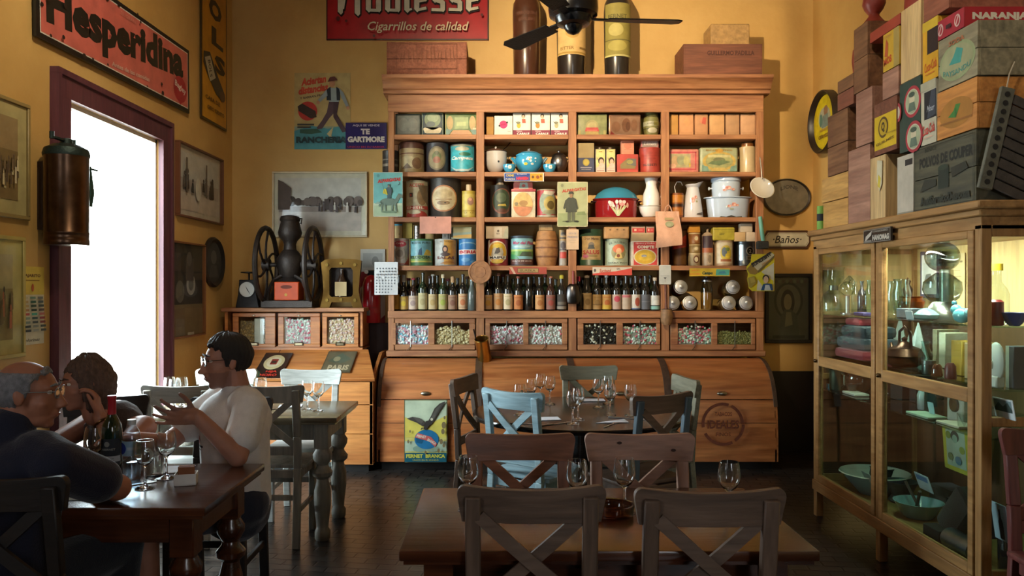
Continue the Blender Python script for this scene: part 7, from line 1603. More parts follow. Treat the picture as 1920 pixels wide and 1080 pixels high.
for i_, (px_, X_) in enumerate(((1716, 2.22), (1726, 2.26))):
    tag(MB().cyl((X_,X_ * FPX / (px_ - 940),SH_B + .03),(X_ - .04,X_ * FPX / (px_ - 940) - .12 + .2 * i_,SH_B + .17),.008,n=8,col='#5a4634').build('wooden_spoon',STAVE),('wooden handle sticking towards the front out of the pale bowl','wooden handle sticking to the far side out of the pale bowl')[i_],'spoon')
t = tag(MB(frame3((2.2,3.178,1.28),(1,0,0),(0,0,1))).box(0,.24,0,.37,-.006,0,'#8a7244').box(.04,.2,.12,.31,0,.002,'#8f9a94').box(.05,.19,.13,.2,.002,.003,'#4a5a54').build('mounted_photo',PRINT),'tan mount with a small photo fixed on the near glass end','picture')
# things on the outside of the display cabinet
F = (1.966, Q(1619, 1.966)[1], 1.69)
board('metal_plate_sign','small black and silver lettered plate on the top rail of display cabinet','sign',F,(0,-1,0),(0,0,1),Q(1619,1.966)[1] - Q(1670,1.966)[1],.072,[('f',.01,.03,.99,.97,.012,'#8f8c84'),('p',[(.06,.1),(.3,.55),(.34,.9),(.1,.5)],'#bdb9ae'),('r',.05,.1,.32,.2,'#8f8c84'),('t','HANOMAG',.66,.34,.6,.42,'#c4c0b4',{'bold': .06}),('t','CONCESIONARIO',.64,.8,.56,.14,'#a8a49a')],'#1f1e1d',t=.01)
t = thing('card_tube','green tube with a dark band standing on the far corner of display cabinet','tube',(2.035,4.89,DZ1 + .001)); MB().lathe([(.024,0),(.024,.06),(.0245,.06),(.0245,.105),(.024,.105),(.024,.155),(.001,.155)],n=20,col=['#7fae4c','#7fae4c','#22262c','#22262c','#7fae4c','#8fbc5c','#8fbc5c']).build('tube',PRINT,t)

# ---------------------------------------------------------------- crates piled on the display cabinet
XC = 2.04
def pile(name, label, y0, y1, z0, z1, mat, planks=2, x=XC, d=.42, front=None, near=None, slats=False, cat='crate'):
    return crate_box(name, label, x, x + d, y0, y1, z0, z1, mat, planks, slats, items_front=front, items_near=near, cat=cat)
zt = DZ1 + .001
COUP = [('t','POLVOS DE COUPER',.53,.74,.86,.16,'#1f2018',{'bold': .05}),('t','BENICE',.3,.92,.2,.06,'#2a2b20'),('r',.43,.3,.6,.6,'#1f2a1e'),('e',.515,.6,.085,.04,'#2a3626'),('p',[(.12,.3),(.4,.36),(.4,.46),(.2,.48)],'#2c2d20'),('p',[(.66,.42),(.9,.5),(.86,.6),(.64,.56)],'#2c2d20'),('t','AntiSarnicoDesouza',.53,.16,.8,.13,'#262a1e',{'bold': .04}),('f',.02,.04,.98,.96,.006,'#2a2a20')]
pile('wooden_crate','dark greenish crate stencilled with two lines of black lettering, bottom near corner',3.30,3.795,zt,2.135,CRATE_E,2,front=COUP,d=.55,slats=False)
pile('wooden_crate','orange-brown crate with a green emblem resting on dark stencilled crate',3.295,3.595,2.137,2.36,CRATE_F,2,front=[('e',.5,.45,.42,.3,'#a3702c'),('p',[(.3,.4),(.5,.35),(.62,.6),(.5,.62),(.44,.5)],'#3f7a34'),('l',(.1,.3),(.9,.28),.008,'#8a5a24'),('e',.5,.45,.02,.1,'#2f6a34')],d=.55)
pile('wooden_crate','grey-green crate with a faded teal emblem high on the near stack',3.29,3.585,2.362,2.60,CRATE_D,2,front=[('e',.5,.45,.46,.36,'#8f9a70'),('e',.5,.45,.4,.3,'#989a74'),('p',[(.3,.42),(.6,.38),(.66,.62),(.5,.7),(.42,.55)],'#3f8f86'),('t','PAYSANDU',.5,.24,.7,.1,'#4f8a7c',{'arch': -.06}),('t','SODA',.5,.82,.4,.1,'#a8603c')],d=.55)
t = pile('drinks_tray','red drinks tray with white round emblems and lettering topping the near stack',3.385,3.61,2.602,2.69,colmat('red_painted_wood',.5,grunge=.25),1,front=[('r',0,0,1,1,'#9c2230'),('e',.2,.5,.1,.32,'#c9a8a0'),('e',.2,.5,.07,.24,'#9c2230'),('l',(.16,.3),(.24,.7),.008,'#c9a8a0'),('e',.8,.5,.1,.32,'#c9a8a0'),('e',.8,.5,.07,.24,'#9c2230'),('l',(.76,.3),(.84,.7),.008,'#c9a8a0'),('r',.42,.36,.6,.56,'#3a1a1e')],near=[('r',0,0,1,1,'#a81e26'),('t','NARANJA',.32,.5,.5,.46,'#d8cfba',{'bold': .06})],d=.5,cat='tray')
pile('white_crate','tall off-white crate with a hand hole on the cabinet top',3.80,3.954,zt,2.12,colmat('off_white_paint',.6,grunge=.25),1,front=[('r',0,0,1,1,'#b5ad9c'),('r',.5,.82,.95,.92,'#241f1c'),('r',0,0,1,.06,'#8a8474')],d=.4,cat='crate')
RING = lambda x,y,r,k: [('e',x,y,r,r * k,'#a8343c'),('e',x,y,r * .8,r * .8 * k,'#c9c0a8'),('e',x,y,r * .74,r * .74 * k,'#a5ad8c'),('e',x,y + r * .15 * k,r * .32,r * .4 * k,'#c9bfa0'),('p',[(x - r * .45,y - r * .6 * k),(x + r * .45,y - r * .6 * k),(x + r * .3,y - r * .05 * k),(x - r * .3,y - r * .05 * k)],'#5f7060'),('e',x,y + r * .45 * k,r * .36,r * .16 * k,'#4a5a4c')]
pile('painted_crate','dark green crate with two red-ringed round labels',3.735,3.93,2.137,2.486,colmat('dark_green_paint',.55,grunge=.3),1,front=[('r',0,0,1,1,'#2f4236')] + RING(.62,.68,.4,.56) + RING(.74,.17,.4,.56) + [('p',ell(0,.6,.16,.14,14,-PI / 2,PI / 2),'#a8343c'),('p',ell(0,.6,.1,.09,14,-PI / 2,PI / 2),'#c9c0a8')],d=.4)
COKE = lambda c: ('t', 'Coca-Cola', .52, .24, .8, .16, c, {'shear': .35, 'rot': 6, 'bold': .02})
pile('drinks_crate','white drinks crate with red script and a dark opening',3.60,3.73,2.137,2.437,colmat('cream_paint',.55,grunge=.25),1,front=[('r',0,0,1,1,'#b9b39c'),('r',.22,.4,1,.84,'#17181c'),('p',[(.4,.4),(.98,.44),(.98,.84),(.7,.84)],'#3a3f4a'),('t','Moor',.66,.56,.5,.1,'#a8aeb5',{'shear': .3}),('r',0,.86,1,1,'#a8a48c'),COKE('#c0392f'),('r',.2,.1,.8,.12,'#c9a890')],d=.4)
pile('drinks_crate','yellow drinks crate with red script and a dark opening',3.585,3.715,2.439,2.725,colmat('yellow_paint',.5,grunge=.25),1,front=[('r',0,0,1,1,'#cf9c1c'),('r',.3,.44,1,.84,'#2a1a14'),('r',0,.84,1,1,'#c9a82c'),COKE('#c05a1c'),('r',.2,.1,.8,.12,'#c0701c')],d=.4)
pile('wooden_crate', 'reddish brown crate above the yellow drinks crate', 3.5, 3.71, 2.727, 2.95, CRATE_I, 1, d=.4)
pile('wooden_crate', 'tall pale crate with worn boards above the green labelled crate', 3.735, 3.92, 2.488, 2.86, CRATE_G, 1, d=.4)
pile('card_carton', 'pale brown box with open side beside the off-white crate', 4.08, 4.245, zt, 2.164, CRATE_G, 1, d=.42, cat='box')
MB_ = MB(frame3((2.035,4.16,2.03),(0,-1,0),(0,0,1))); MB_.prism([(0,0),(.03,-.06),(.055,-.02),(.06,.1),(.005,.11)],0,.002,'#c9c0a0'); MB_.prism([(.012,-.03),(.035,-.045),(.045,.01),(.02,.03)],.002,.003,'#c9b53c')
tag(MB_.build('paper_flap', PRINT), 'torn white and yellow paper label curling off the pale brown box', 'label')
pile('painted_tin','yellow painted box with a dark round emblem between brown crates',3.96,4.2,2.167,2.449,CRATE_H,1,front=[('r',.02,.1,.98,.74,'#cfae1c'),('e',.42,.5,.22,.2,'#5a4416'),('e',.42,.5,.17,.155,'#b5961c'),('t','Q',.42,.5,.16,.2,'#4a3814',{'bold': .05}),('t','QUILMES',.5,.22,.8,.06,'#7a621c',{'rot': 4}),('r',.5,.35,.95,.37,'#a88c1c')],d=.42,cat='box')
pile('wooden_crate', 'small tan crate sitting on the yellow box with round emblem', 3.945, 4.11, 2.451, 2.596, CRATE_B, 1, d=.4)
pile('painted_tin','yellow box with red lettering near the top of the pile',3.935,4.1,2.598,2.797,colmat('mustard_paint',.5,grunge=.25),1,front=[('r',0,0,1,1,'#c9a02c'),('r',.66,0,1,1,'#a8904c'),('p',[(.1,.4),(.3,.36),(.34,.7),(.2,.86),(.14,.6)],'#b5562c'),('t','MOS',.3,.26,.5,.2,'#b5481f',{'rot': 6,'bold': .05}),('t','COGNAC',.32,.9,.5,.06,'#a8703c')],d=.38,cat='box')
pile('red_tray', 'small red tray on top of the yellow box with red lettering', 3.93, 4.25, 2.80, 2.86, colmat('brick_red_paint', .5, grunge=.2), 1, d=.36, cat='tray')
for o_ in list(bpy.data.objects):
    if o_.name.startswith('boards') and o_.material_slots and o_.material_slots[0].material.name in ('brick_red_paint','red_painted_wood','off_white_paint','dark_green_paint','cream_paint','yellow_paint','mustard_paint'):
        c = hx({'brick_red_paint': '#9c3a2c','red_painted_wood': '#a02430','off_white_paint': '#b5ad9c','dark_green_paint': '#2f4236','cream_paint': '#b9b39c','yellow_paint': '#cf9c1c','mustard_paint': '#c9a02c'}[o_.material_slots[0].material.name])
        at = o_.data.color_attributes['Col']; at.data.foreach_set('color', list(c) * len(at.data))
pile('wooden_crate', 'tall pinkish brown crate standing on the far half of display cabinet', 4.25, 4.515, zt, 2.252, CRATE_B, 1, d=.42)
pile('wooden_crate', 'brown crate with dark near side in the middle of the far pile', 4.227, 4.417, 2.254, 2.565, CRATE_B, 1, d=.42)
pile('wooden_crate', 'tall brown crate at the top of the far pile', 4.28, 4.445, 2.567, 2.942, CRATE_A, 2, d=.42)
pile('wooden_crate', 'honey coloured crate at the far bottom corner of the pile', 4.52, 4.885, zt, 1.985, CRATE_C, 1, d=.36)
pile('wooden_crate', 'honey coloured crate second from the bottom at the far corner', 4.52, 4.885, 1.987, 2.14, CRATE_C, 1, d=.36)
pile('wooden_crate', 'dark red-brown crate, lower of two beside the round yellow tray', 4.525, 4.80, 2.142, 2.32, CRATE_A, 1, d=.36)
pile('wooden_crate', 'dark brown crate, upper of two beside the round yellow tray', 4.525, 4.80, 2.322, 2.517, CRATE_A, 1, d=.36)
pile('wooden_crate', 'small reddish crate on the dark brown pair at the far end', 4.45, 4.66, 2.519, 2.62, CRATE_I, 1, d=.34)
pile('wooden_crate', 'thin brown crate under the large red jug', 4.45, 4.66, 2.622, 2.70, CRATE_A, 1, d=.34)
CLAY = colmat('brick_red_clay', .45, grunge=.2)
def jug(label, x, y, z, r, h, flip=False):
    t = thing('clay_jug',label,'jug',(x,y,z)); p = [(r * .7,0),(r * .9,.01),(r * 1.0,h * .35),(r * .95,h * .55),(r * .5,h * .78),(r * .34,h * .86),(r * .36,h * .97),(r * .42,h),(.001,h)]
    MB().lathe(p, n=26, col='#93392a').build('body', CLAY, t); return t
jug('large brick red jug on the far crates', 2.2, 4.56, 2.702, .11, .3)
t = thing('clay_jug','brick red jug with a round stopper on the tall brown crate','jug',(2.12,4.37,2.944)); MB().lathe([(.055,0),(.06,.01),(.03,.05),(.028,.06),(.05,.09),(.062,.12),(.055,.16),(.03,.185),(.001,.195)],n=26,col='#93392a').build('body',CLAY,t)
jug('brick red jug standing on the small red tray', 2.25, 4.1, 2.862, .09, .3)
t = thing('slatted_rack', 'grey slatted wooden rack with round holes hung on the near crates', 'rack', (2.15, 3.272, 2.3)); t.rotation_euler = (0, math.radians(13), 0)
m = MB(); m.box(-.03, .03, -.02, 0, -.44, 0, '#6a6a5c', .003)
for i in range(11): m.cyl((0, -.0215, -.03 - .038 * i), (0, -.019, -.03 - .038 * i), .012, n=12, col='#1a1917')
m.build('side_rail', STAVE, t)
for i in range(9):
    a = Vector((.03, -.01, -.04 - .046 * i)); MB().bar(a, a + Vector((.42, 0, -.09)), .012, .04, (0, 0, 1), '#4a443e').build('slat', STAVE, t)
m = MB(); m.tube([(0, -.004, 0), (.0, .0, .06), (.01, .0, .12)], .003, 6, '#b5ab94'); m.build('cord', CLOTH, t)
# round yellow tray on the right wall
t = thing('round_tray', 'round yellow beer tray with a thick dark rim high on the right wall', 'tray', (2.775, 6.52, 2.86)); r = .265
m = MB(Matrix.Rotation(-PI / 2,4,'Y')); m.lathe([(r,0),(r,.07),(r * .96,.075),(r * .9,.06),(r * .86,.03),(.001,.03)],n=44,col=['#241b16','#241b16','#241b16','#241b16','#c9b41c'],cap=False); m.build('tray',TIN,t)
g = MB(frame3((-.031,r * .86,-r * .86),(0,-1,0),(0,0,1))); graphic(g,[('e',.5,.5,.48,.48,'#cdb81c'),('e',.5,.58,.26,.2,'#a8a88c'),('e',.56,.7,.09,.1,'#8a6a4c'),('p',[(.4,.4),(.7,.4),(.66,.64),(.44,.62)],'#6d8078'),('e',.36,.55,.07,.12,'#4f7a6c'),('r',.3,.34,.7,.38,'#a8882c'),('t','CERVEZA',.5,.24,.5,.07,'#7a5a1c',{'bold': .04})],r * 1.72,r * 1.72); g.build('print',TIN,t)
# ---------------------------------------------------------------- chairs
def make_chair(label, wd, wv=None, seatm=None):
    """cross-back chair, seat centre at the origin, facing +Y"""
    wv = wv or wd
    t = thing('cross_back_chair', label, 'chair')
    hw = .16
    MB().box(-.205, .205, -.17, .15, .435, .458, bev=.009, seg=2).build('seat', seatm or wd, t)
    m = MB(); m.box(-.17,.17,.1,.12,.375,.435); m.box(-.17,-.15,-.15,.1,.375,.435); m.box(.15,.17,-.15,.1,.375,.435); m.box(-.15,.15,-.19,-.172,.385,.43); m.build('apron',wd,t,bevel=.003)
    for s in (-1, 1):
        m = MB()
        # rear post: raked from the floor to the top
        pts = [(s * hw, -.225, 0), (s * hw, -.19, .44), (s * hw, -.2, .62), (s * hw, -.235, .885)]
        for a, b_ in zip(pts, pts[1:]): m.bar(a, b_, .042, .03, (0, 1, 0), '#888', .004)
        m.build('leg', wv, t)
        m = MB(); m.bar((s * .165, .125, 0), (s * .165, .125, .436), .038, .038, (0, 1, 0), '#888', .004); m.build('leg', wv, t)
    # curved top rail with rounded shoulders
    m = MB(); us = [-1, -.995, -.98, -.96, -.93, -.9, -.86] + [-.75 + .125 * i for i in range(13)] + [.86, .9, .93, .96, .98, .995, 1]; n = len(us) - 1; vs = []; fs = []
    for u in us:
        y = -.208 - .022 * (1 - u * u); e = max(0, (abs(u) - .86) / .14)
        zt_ = .915 - .013 * (1 - u * u) - .034 * (1 - math.sqrt(max(1 - e * e, 0))); zb_ = .811
        for yy, z in ((y - .012, zb_), (y + .012, zb_), (y + .004, zt_), (y - .02, zt_)): vs.append((u * (.191 + .017 * (z - zb_) / .1), yy, z))
    for i in range(n):
        a, c = 4 * i, 4 * (i + 1)
        fs += [(a, a + 1, c + 1, c), (a + 1, a + 2, c + 2, c + 1), (a + 2, a + 3, c + 3, c + 2), (a + 3, a, c, c + 3)]
    fs += [(3, 2, 1, 0), (4 * n, 4 * n + 1, 4 * n + 2, 4 * n + 3)]
    m.add(vs, fs); m.build('top_rail', wd, t, fix=True, bevel=.004)
    for s in (-1, 1):
        m = MB(); n = 8
        for i in range(n):
            def pt(k):
                u = k / n; x = s * (-.142 + .284 * u); z = .575 + .255 * u
                return Vector((x, -.2 - .03 * (z - .6) / .25 - .012 * math.sin(u * PI) + s * .007, z))
            m.bar(pt(i), pt(i + 1.03), .014, .036, (0, 0, 1), '#888', .0)
        m.build('cross_brace', wd, t)
    MB().bar((-.145, -.197, .54), (.145, -.197, .54), .05, .018, (0, 1, 0), '#888', .003).build('lower_rail', wd, t)
    for s in (-1, 1): MB().bar((s * .162, -.2, .2), (s * .165, .12, .2), .03, .018, (1, 0, 0), '#888', .003).build('stretcher', wd, t)
    MB().bar((-.14, -.207, .28), (.14, -.207, .28), .03, .018, (0, 1, 0), '#888', .003).build('stretcher', wd, t)
    MB().bar((-.145, .125, .3), (.145, .125, .3), .03, .018, (0, 1, 0), '#888', .003).build('stretcher', wd, t)
    return t
def chair(label, x, y, face, wd, wv=None, seatm=None, copy=None):
    """x, y: middle of the top rail; face: direction the sitter looks, degrees from +X"""
    a = math.radians(face - 90)
    off = Vector((0, .23, 0)); off.rotate(Euler((0, 0, a)))
    if copy is not None: t = dup(copy, label, (x + off.x, y + off.y, 0), a)
    else:
        t = make_chair(label, wd, wv, seatm); t.location = (x + off.x, y + off.y, 0); t.rotation_euler = (0, 0, a)
    t['group'] = 'cross-back chairs'
    return t
def rail_at(pxa, pxb, pya, pyb):
    """both ends of a top rail in the photograph; all rails are equally high"""
    Ya = (H - .915) * FPX / (pya - 540); Yb = (H - .915) * FPX / (pyb - 540)
    A = Vector((PX(pxa, Ya), Ya)); B = Vector((PX(pxb, Yb), Yb))
    return A, B
CH_DV = wood('chair_umber_post', '#57463a', '#786252', 2, 0.5)
CH_BRV = wood('chair_brown_post', '#744830', '#966044', 2, 0.45)
CH_KV = wood('chair_knotty_post', '#86604c', '#aa806a', 2, 0.5)
CH_BV = wood('chair_blue_post', '#465661', '#5d707b', 2, 0.5)
c1 = chair('umber cross-back chair in the foreground, left of the two at the near table edge', PX(997, 2.09), 2.09, 90, CH_DARK, CH_DV)
c2 = chair('umber cross-back chair in the foreground, right of the two at the near table edge', PX(1333, 2.06), 2.06, 90, CH_DARK, CH_DV, copy=c1)
chair('plain brown cross-back chair facing the viewer behind the near table', PX(975, 2.86), 2.86, -90, CH_BROWN, CH_BRV)
kn = chair('knotty lighter brown cross-back chair facing the viewer behind the near table', PX(1198, 2.86), 2.86, -90, CH_KNOT, CH_KV)
m = MB(frame3((-.207, -.195, .81), (1, 0, 0), (0, 0, 1)))
for u,v in ((.68,.66),(.2,.4)): m.add([(-.0 + u * .414 + .009 * math.cos(a),v * .1 + .0055 * math.sin(a),-.0012) for a in [2 * PI * i / 12 for i in range(12)]],[tuple(range(12))[::-1]],'#3a2219')
for i, v in enumerate(m.v): m.v[i] = Vector((v.x, -.208 - .022 * (1 - (v.x / .207) ** 2) + .0095 + .0035, v.z))
m.build('knot', PRINT, kn)
chair('dark cross-back chair at the left of the round table, seen side on', -.237, 4.695, -19, CH_DARK, CH_DV, copy=c1)
chair('pale blue cross-back chair at the near left of the round table', .05, 4.05, 52, CH_BLUE)
chair('olive grey cross-back chair on the far side of the round table', PX(1103, 5.36), 5.36, -90, CH_OLIVE)
chair('pale olive cross-back chair at the right of the round table, seen side on', 1.128, 4.655, 188, CH_OLIVE)
chair('dark brown cross-back chair at the near right of the round table', .83, 3.92, 120, CH_DARK, CH_BV)
ga = chair('light grey cross-back chair at the second table nearer the window', -1.80, 4.26, 90, CH_WHITE)
chair('weathered grey cross-back chair at the second table behind the man in white', -1.30, 4.26, 90, GREYW)
chair('white cross-back chair on the far side of second table, right one', PX(583, 5.1), 5.12, -90, CH_WHITE, copy=ga)
chair('white cross-back chair on the far side of second table, behind the man', PX(424, 5.1), 5.12, -90, CH_WHITE, copy=ga)
bk = chair('black cross-back chair under the old man at the left edge', PX(-8, 2.2), 2.20, 88, CH_BLACK)
chair('black cross-back chair behind the woman by the window', -1.98, 3.86, -80, CH_BLACK, copy=bk)
chair('dark cross-back chair the man in the white shirt sits on', -1.33, 3.80, -90, CH_BLACK, copy=bk)
chair('reddish cross-back chair at the right edge in front of the display cabinet', 2.12, 2.95, -95, CH_RED)

# ---------------------------------------------------------------- tables
TZ = .72
def turned(h, r=.04):
    k = h
    return [(r * .75,0),(r * .9,.01),(r * .95,.05),(r * .7,.07),(r * .75,.1),(r * 1.0,.3 * k),(r * 1.0,.42 * k),(r * .72,.5 * k),(r * .7,.52 * k),(r * 1.15,.55 * k),(r * 1.2,.58 * k),(r * .75,.62 * k),(r * .7,.64 * k),(r * 1.1,.69 * k),(r * 1.15,.73 * k),(r * .8,.77 * k),(r * .8,.78 * k)]
def table(label, x0, x1, y0, y1, wd, wl_, turned_legs=True, z=TZ):
    t = thing('dining_table', label, 'table', ((x0 + x1) / 2, (y0 + y1) / 2, 0)); w, d = (x1 - x0) / 2, (y1 - y0) / 2
    m = MB(); m.box(-w, w, -d, d, z - .03, z, '#888', .007, seg=2)
    m.box(-w + .012, w - .012, -d + .012, d - .012, z - .042, z - .03)
    m.build('tabletop', wd, t)
    m = MB(); i = .075
    m.box(-w + i, w - i, -d + i, -d + i + .022, z - .14, z - .04); m.box(-w + i, w - i, d - i - .022, d - i, z - .14, z - .04)
    m.box(-w + i, -w + i + .022, -d + i, d - i, z - .14, z - .04); m.box(w - i - .022, w - i, -d + i, d - i, z - .14, z - .04)
    m.build('apron', wl_, t)
    for sx in (-1, 1):
        for sy in (-1, 1):
            cx, cy = sx * (w - i - .03), sy * (d - i - .03); m = MB()
            hs = z - .042; m.box(cx - .042, cx + .042, cy - .042, cy + .042, hs * .78, hs, '#888', .004)
            m.lathe(turned(hs, .048), (cx, cy, 0), 20)
            m.build('leg', wl_, t)
    return t
table('brown wooden dining table in the foreground set with wine glasses', -.285, .885, 2.13, 2.81, TABLEW, TABLEW)
table('dark wooden dining table where the three people sit', -2.2, -.985, 2.55, 3.2, TABLEW, TABLEW)
table('grey oak dining table with turned legs behind the man in white', -2.1, -.925, 4.32, 4.97, GREYWX, GREYW)
t = thing('round_table', 'dark round dining table set with wine glasses before the cabinet', 'table', (.46, 4.56, 0))
MB().lathe([(.60, TZ - .03), (.625, TZ - .028), (.63, TZ - .01), (.625, TZ - .002), (.61, TZ), (.001, TZ)], n=64).build('tabletop', TABLED, t)
MB().lathe([(.24, .0), (.24, .03), (.08, .06), (.05, .1), (.05, .3), (.07, .4), (.05, .5), (.06, .62), (.2, .66), (.22, TZ - .03)], n=28).build('pedestal', TABLED, t)

# ---------------------------------------------------------------- glassware and cutlery
def wine_prof(h=.175, r=.036):
    o = [(.001,.0),(r * .95,0),(r * .97,.0025),(r * .5,.007),(r * .16,.014),(.0045,.03),(.004,h * .42),(.007,h * .46),(r * .62,h * .53),(r * .95,h * .64),(r * 1.0,h * .74),(r * .92,h * .9),(r * .82,h)]
    i = [(r * .82 - .0012, h), (r * .92 - .0014, h * .9), (r - .0016, h * .74), (r * .95 - .0016, h * .64), (r * .6, h * .545), (.006, h * .485), (.001, h * .48)]
    return o + i
WG = MB().lathe(wine_prof(), n=28, cap=False).build('wine_glass', GLASS, fix=True)
WG_USED = [False]
def glass(label, x, y, z=TZ, group='wine glasses', s=1.0):
    if not WG_USED[0]: o = WG; WG_USED[0] = True
    else: o = WG.copy(); COL.objects.link(o)
    o.location = (x, y, z + .001); o.scale = (s, s, s)
    return tag(o, label, 'glass', group)
def on_table(px, py, z=TZ):
    Y = (H - z) * FPX / (py - 540); return PX(px, Y), Y
for px,Y,lab in ((878,2.53,'wine glass at the far left corner of the foreground table'),(1082,2.47,'wine glass between the two far chairs of the foreground table'),(1171,2.50,'full-length wine glass beside the brown glass ashtray'),(1367,2.45,'wine glass at the right of the foreground table')):
    glass(lab, PX(px, Y), Y, group=None)
for px,py,lab in ((974,778,'wine glass seen over the blue chair on the round table'),(996,764,'short wine glass left at the back of the round table'),(1013,752,'tall wine glass at the far left of the round table, left of a pair'),(1031,758,'wine glass at the far left of the round table, right of a pair'),(1074,795,'wine glass front centre on the round table, left of a touching pair'),(1084,787,'wine glass front centre on the round table, right of a touching pair'),(1122,764,'wine glass right of centre on the round table, left of three'),(1140,757,'wine glass right of centre on the round table, rearmost of three'),(1144,778,'wine glass right of centre on the round table, nearest of three'),(1182,779,'wine glass at the right of the round table beside the dark chair')):
    x, y = on_table(px, py); glass(lab, x, y, group='wine glasses on the round table')
for px,py,lab in ((576,768,'wine glass on the grey table, left of the pair'),(597,771,'wine glass on the grey table, right of the pair'),(471,764,'wine glass on the grey table just behind the man'),(490,762,'wine glass on grey table right of the man\'s shoulder')):
    x, y = on_table(px, py); glass(lab, x, y, group='wine glasses on the grey table')
for px,py,lab in ((318,760,'upturned glass on the grey table near window, left of three'),(328,764,'upturned glass on the grey table near window, middle of three'),(341,761,'upturned glass on the grey table near window, right of three')):
    x, y = on_table(px, py); o = glass(lab, x, y, group='upturned glasses near window')
# round ashtray, napkins, cutlery
t = tag(MB().lathe([(.001,.006),(.055,.006),(.06,.012),(.062,.035),(.068,.036),(.07,.03),(.066,.002),(.001,.001)],n=32,cap=False).build('ashtray',GLASS_B,fix=True),'round brown glass ashtray on the foreground table','ashtray'); t.location = (PX(1146,2.5),2.47,TZ + .001)
def flat(name, label, cat, px, py, w, d, rot, col, mat, h=.004, group=None):
    x,y = on_table(px,py); m = MB(); m.box(-w / 2,w / 2,-d / 2,d / 2,0,h,col,min(h * .4,.0015)); o = m.build(name,mat); o.location = (x,y,TZ + .001); o.rotation_euler = (0,0,math.radians(rot)); return tag(o,label,cat,group)
def knife(label, px, py, rot, group=None, z=.0):
    x, y = on_table(px, py); t = thing('table_knife', label, 'knife', (x, y, TZ + .001 + z), math.radians(rot), group)
    MB().box(-.105, -.01, -.007, .007, 0, .006, '#b5b5b5', .002).build('handle', METAL, t)
    m = MB(); m.prism([(-.01, -.006), (.09, -.009), (.108, .0), (.1, .008), (-.01, .007)], .001, .003, '#c9c9c9'); m.build('blade', METAL, t); return t
def fork(label, px, py, rot, group=None):
    x, y = on_table(px, py); t = thing('table_fork', label, 'fork', (x, y, TZ + .001), math.radians(rot), group)
    MB().box(-.1, .04, -.004, .004, 0, .004, '#c9c9c9', .0015).build('handle', METAL, t)
    m = MB(); m.box(.04, .06, -.012, .012, .0, .003, '#c9c9c9')
    for k in range(4): m.box(.06, .1, -.012 + .0072 * k, -.0095 + .0072 * k, .0, .003, '#c9c9c9')
    m.build('tines', METAL, t); return t
NAP = '#dfe2ea'
flat('paper_napkin', 'white paper napkin at the near left of the round table', 'napkin', 1028, 786, .13, .1, 8, NAP, CLOTH)
x,y = on_table(1147,791); m = MB(); m.prism([(-.1,-.03),(.08,-.05),(.09,.05)],0,.004,NAP); o = m.build('paper_napkin',CLOTH); o.location = (x,y,TZ + .001); o.rotation_euler = (0,0,.2); tag(o,'folded triangular white napkin at the near right of the round table','napkin')
flat('paper_napkin', 'white paper napkin at the far side of the round table', 'napkin', 1108, 751, .18, .1, 0, NAP, CLOTH)
flat('paper_napkin', 'white paper napkin seen past the blue chair rail on the round table', 'napkin', 955, 760, .13, .1, -20, NAP, CLOTH)
flat('paper_napkin', 'white paper napkin at the right side of the round table', 'napkin', 1222, 772, .13, .06, -25, NAP, CLOTH)
flat('paper_napkin', 'white paper napkin on the grey table behind the man', 'napkin', 545, 762, .14, .1, 10, NAP, CLOTH)
flat('paper_napkin', 'white paper napkin under the left front chair rail on foreground table', 'napkin', 1078, 969, .05, .03, 5, NAP, CLOTH, h=.012)
flat('paper_napkin', 'white paper napkin behind the right front chair rail', 'napkin', 1368, 968, .06, .035, 0, NAP, CLOTH, h=.01)
knife('table knife at the near left rim of the round table', 975, 795, -12, 'knives on the round table')
knife('table knife right of the near napkin on the round table', 1040, 796, 35, 'knives on the round table')
knife('table knife at the right rim of the round table pointing to dark chair', 1175, 785, -20, 'knives on the round table')
fork('table fork on the folded triangular napkin', 1146, 797, 60)
knife('table knife on the grey table beside the wine glass pair', 520, 768, 30)

# things on the diners' table
DZ = TZ + .001
def diner(px, py): return on_table(px, py)
x, y = diner(210, 893)
t = thing('wine_bottle', 'dark green wine bottle with red capsule on the diners\' table', 'bottle', (x, y, DZ))
MB().lathe([(.034,0),(.037,.006),(.037,.175),(.034,.2),(.022,.225),(.0145,.24),(.0135,.3),(.0155,.302),(.0155,.31),(.001,.31)],n=30,col='#1c2a18').build('glass',GREENB if 'GREENB' in globals() else colmat('green_wine_glass',.08,grunge=.1,coat=.6),t)
g = MB(); mf,st = on_cyl(.0376,(0,0,0),.05,.095); graphic(g,[('r',0,0,1,1,'#262a30'),('r',0,.12,1,.34,'#c2c2c0'),('t','CABERNET',.5,.6,.6,.08,'#9a9a92'),('e',.5,.8,.1,.1,'#8a8a84'),('t','MALBEC',.5,.22,.5,.09,'#3a3a3a')],.095,.1,mf,st); g.build('label',PRINT,t)
MB().lathe([(.0152, .24), (.0150, .298), (.0165, .3), (.0165, .312), (.001, .313)], n=24, col='#a81c28').build('capsule', PLAIN, t)
x, y = diner(247, 902)
t = thing('water_bottle', 'clear plastic water bottle with pale blue label on the diners\' table', 'bottle', (x, y, DZ))
MB().lathe([(.028,0),(.033,.008),(.031,.03),(.033,.05),(.031,.07),(.033,.1),(.033,.16),(.028,.185),(.018,.205),(.0135,.212),(.0135,.22)],n=28,col='#ddd',cap=False).build('bottle',PET,t)
g = MB(); mf,st = on_cyl(.0336,(0,0,0),.1,.1); graphic(g,[('r',0,0,1,1,'#9cc4e0'),('e',.25,.5,.2,.4,'#1f3fa8'),('r',.5,.4,.95,.6,'#c4dcec')],.1,.055,mf,st); g.build('label',PRINT,t)
MB().lathe([(.015, .212), (.0155, .216), (.0155, .232), (.001, .233)], n=20, col='#d5dfe6').build('cap', PLAIN, t)
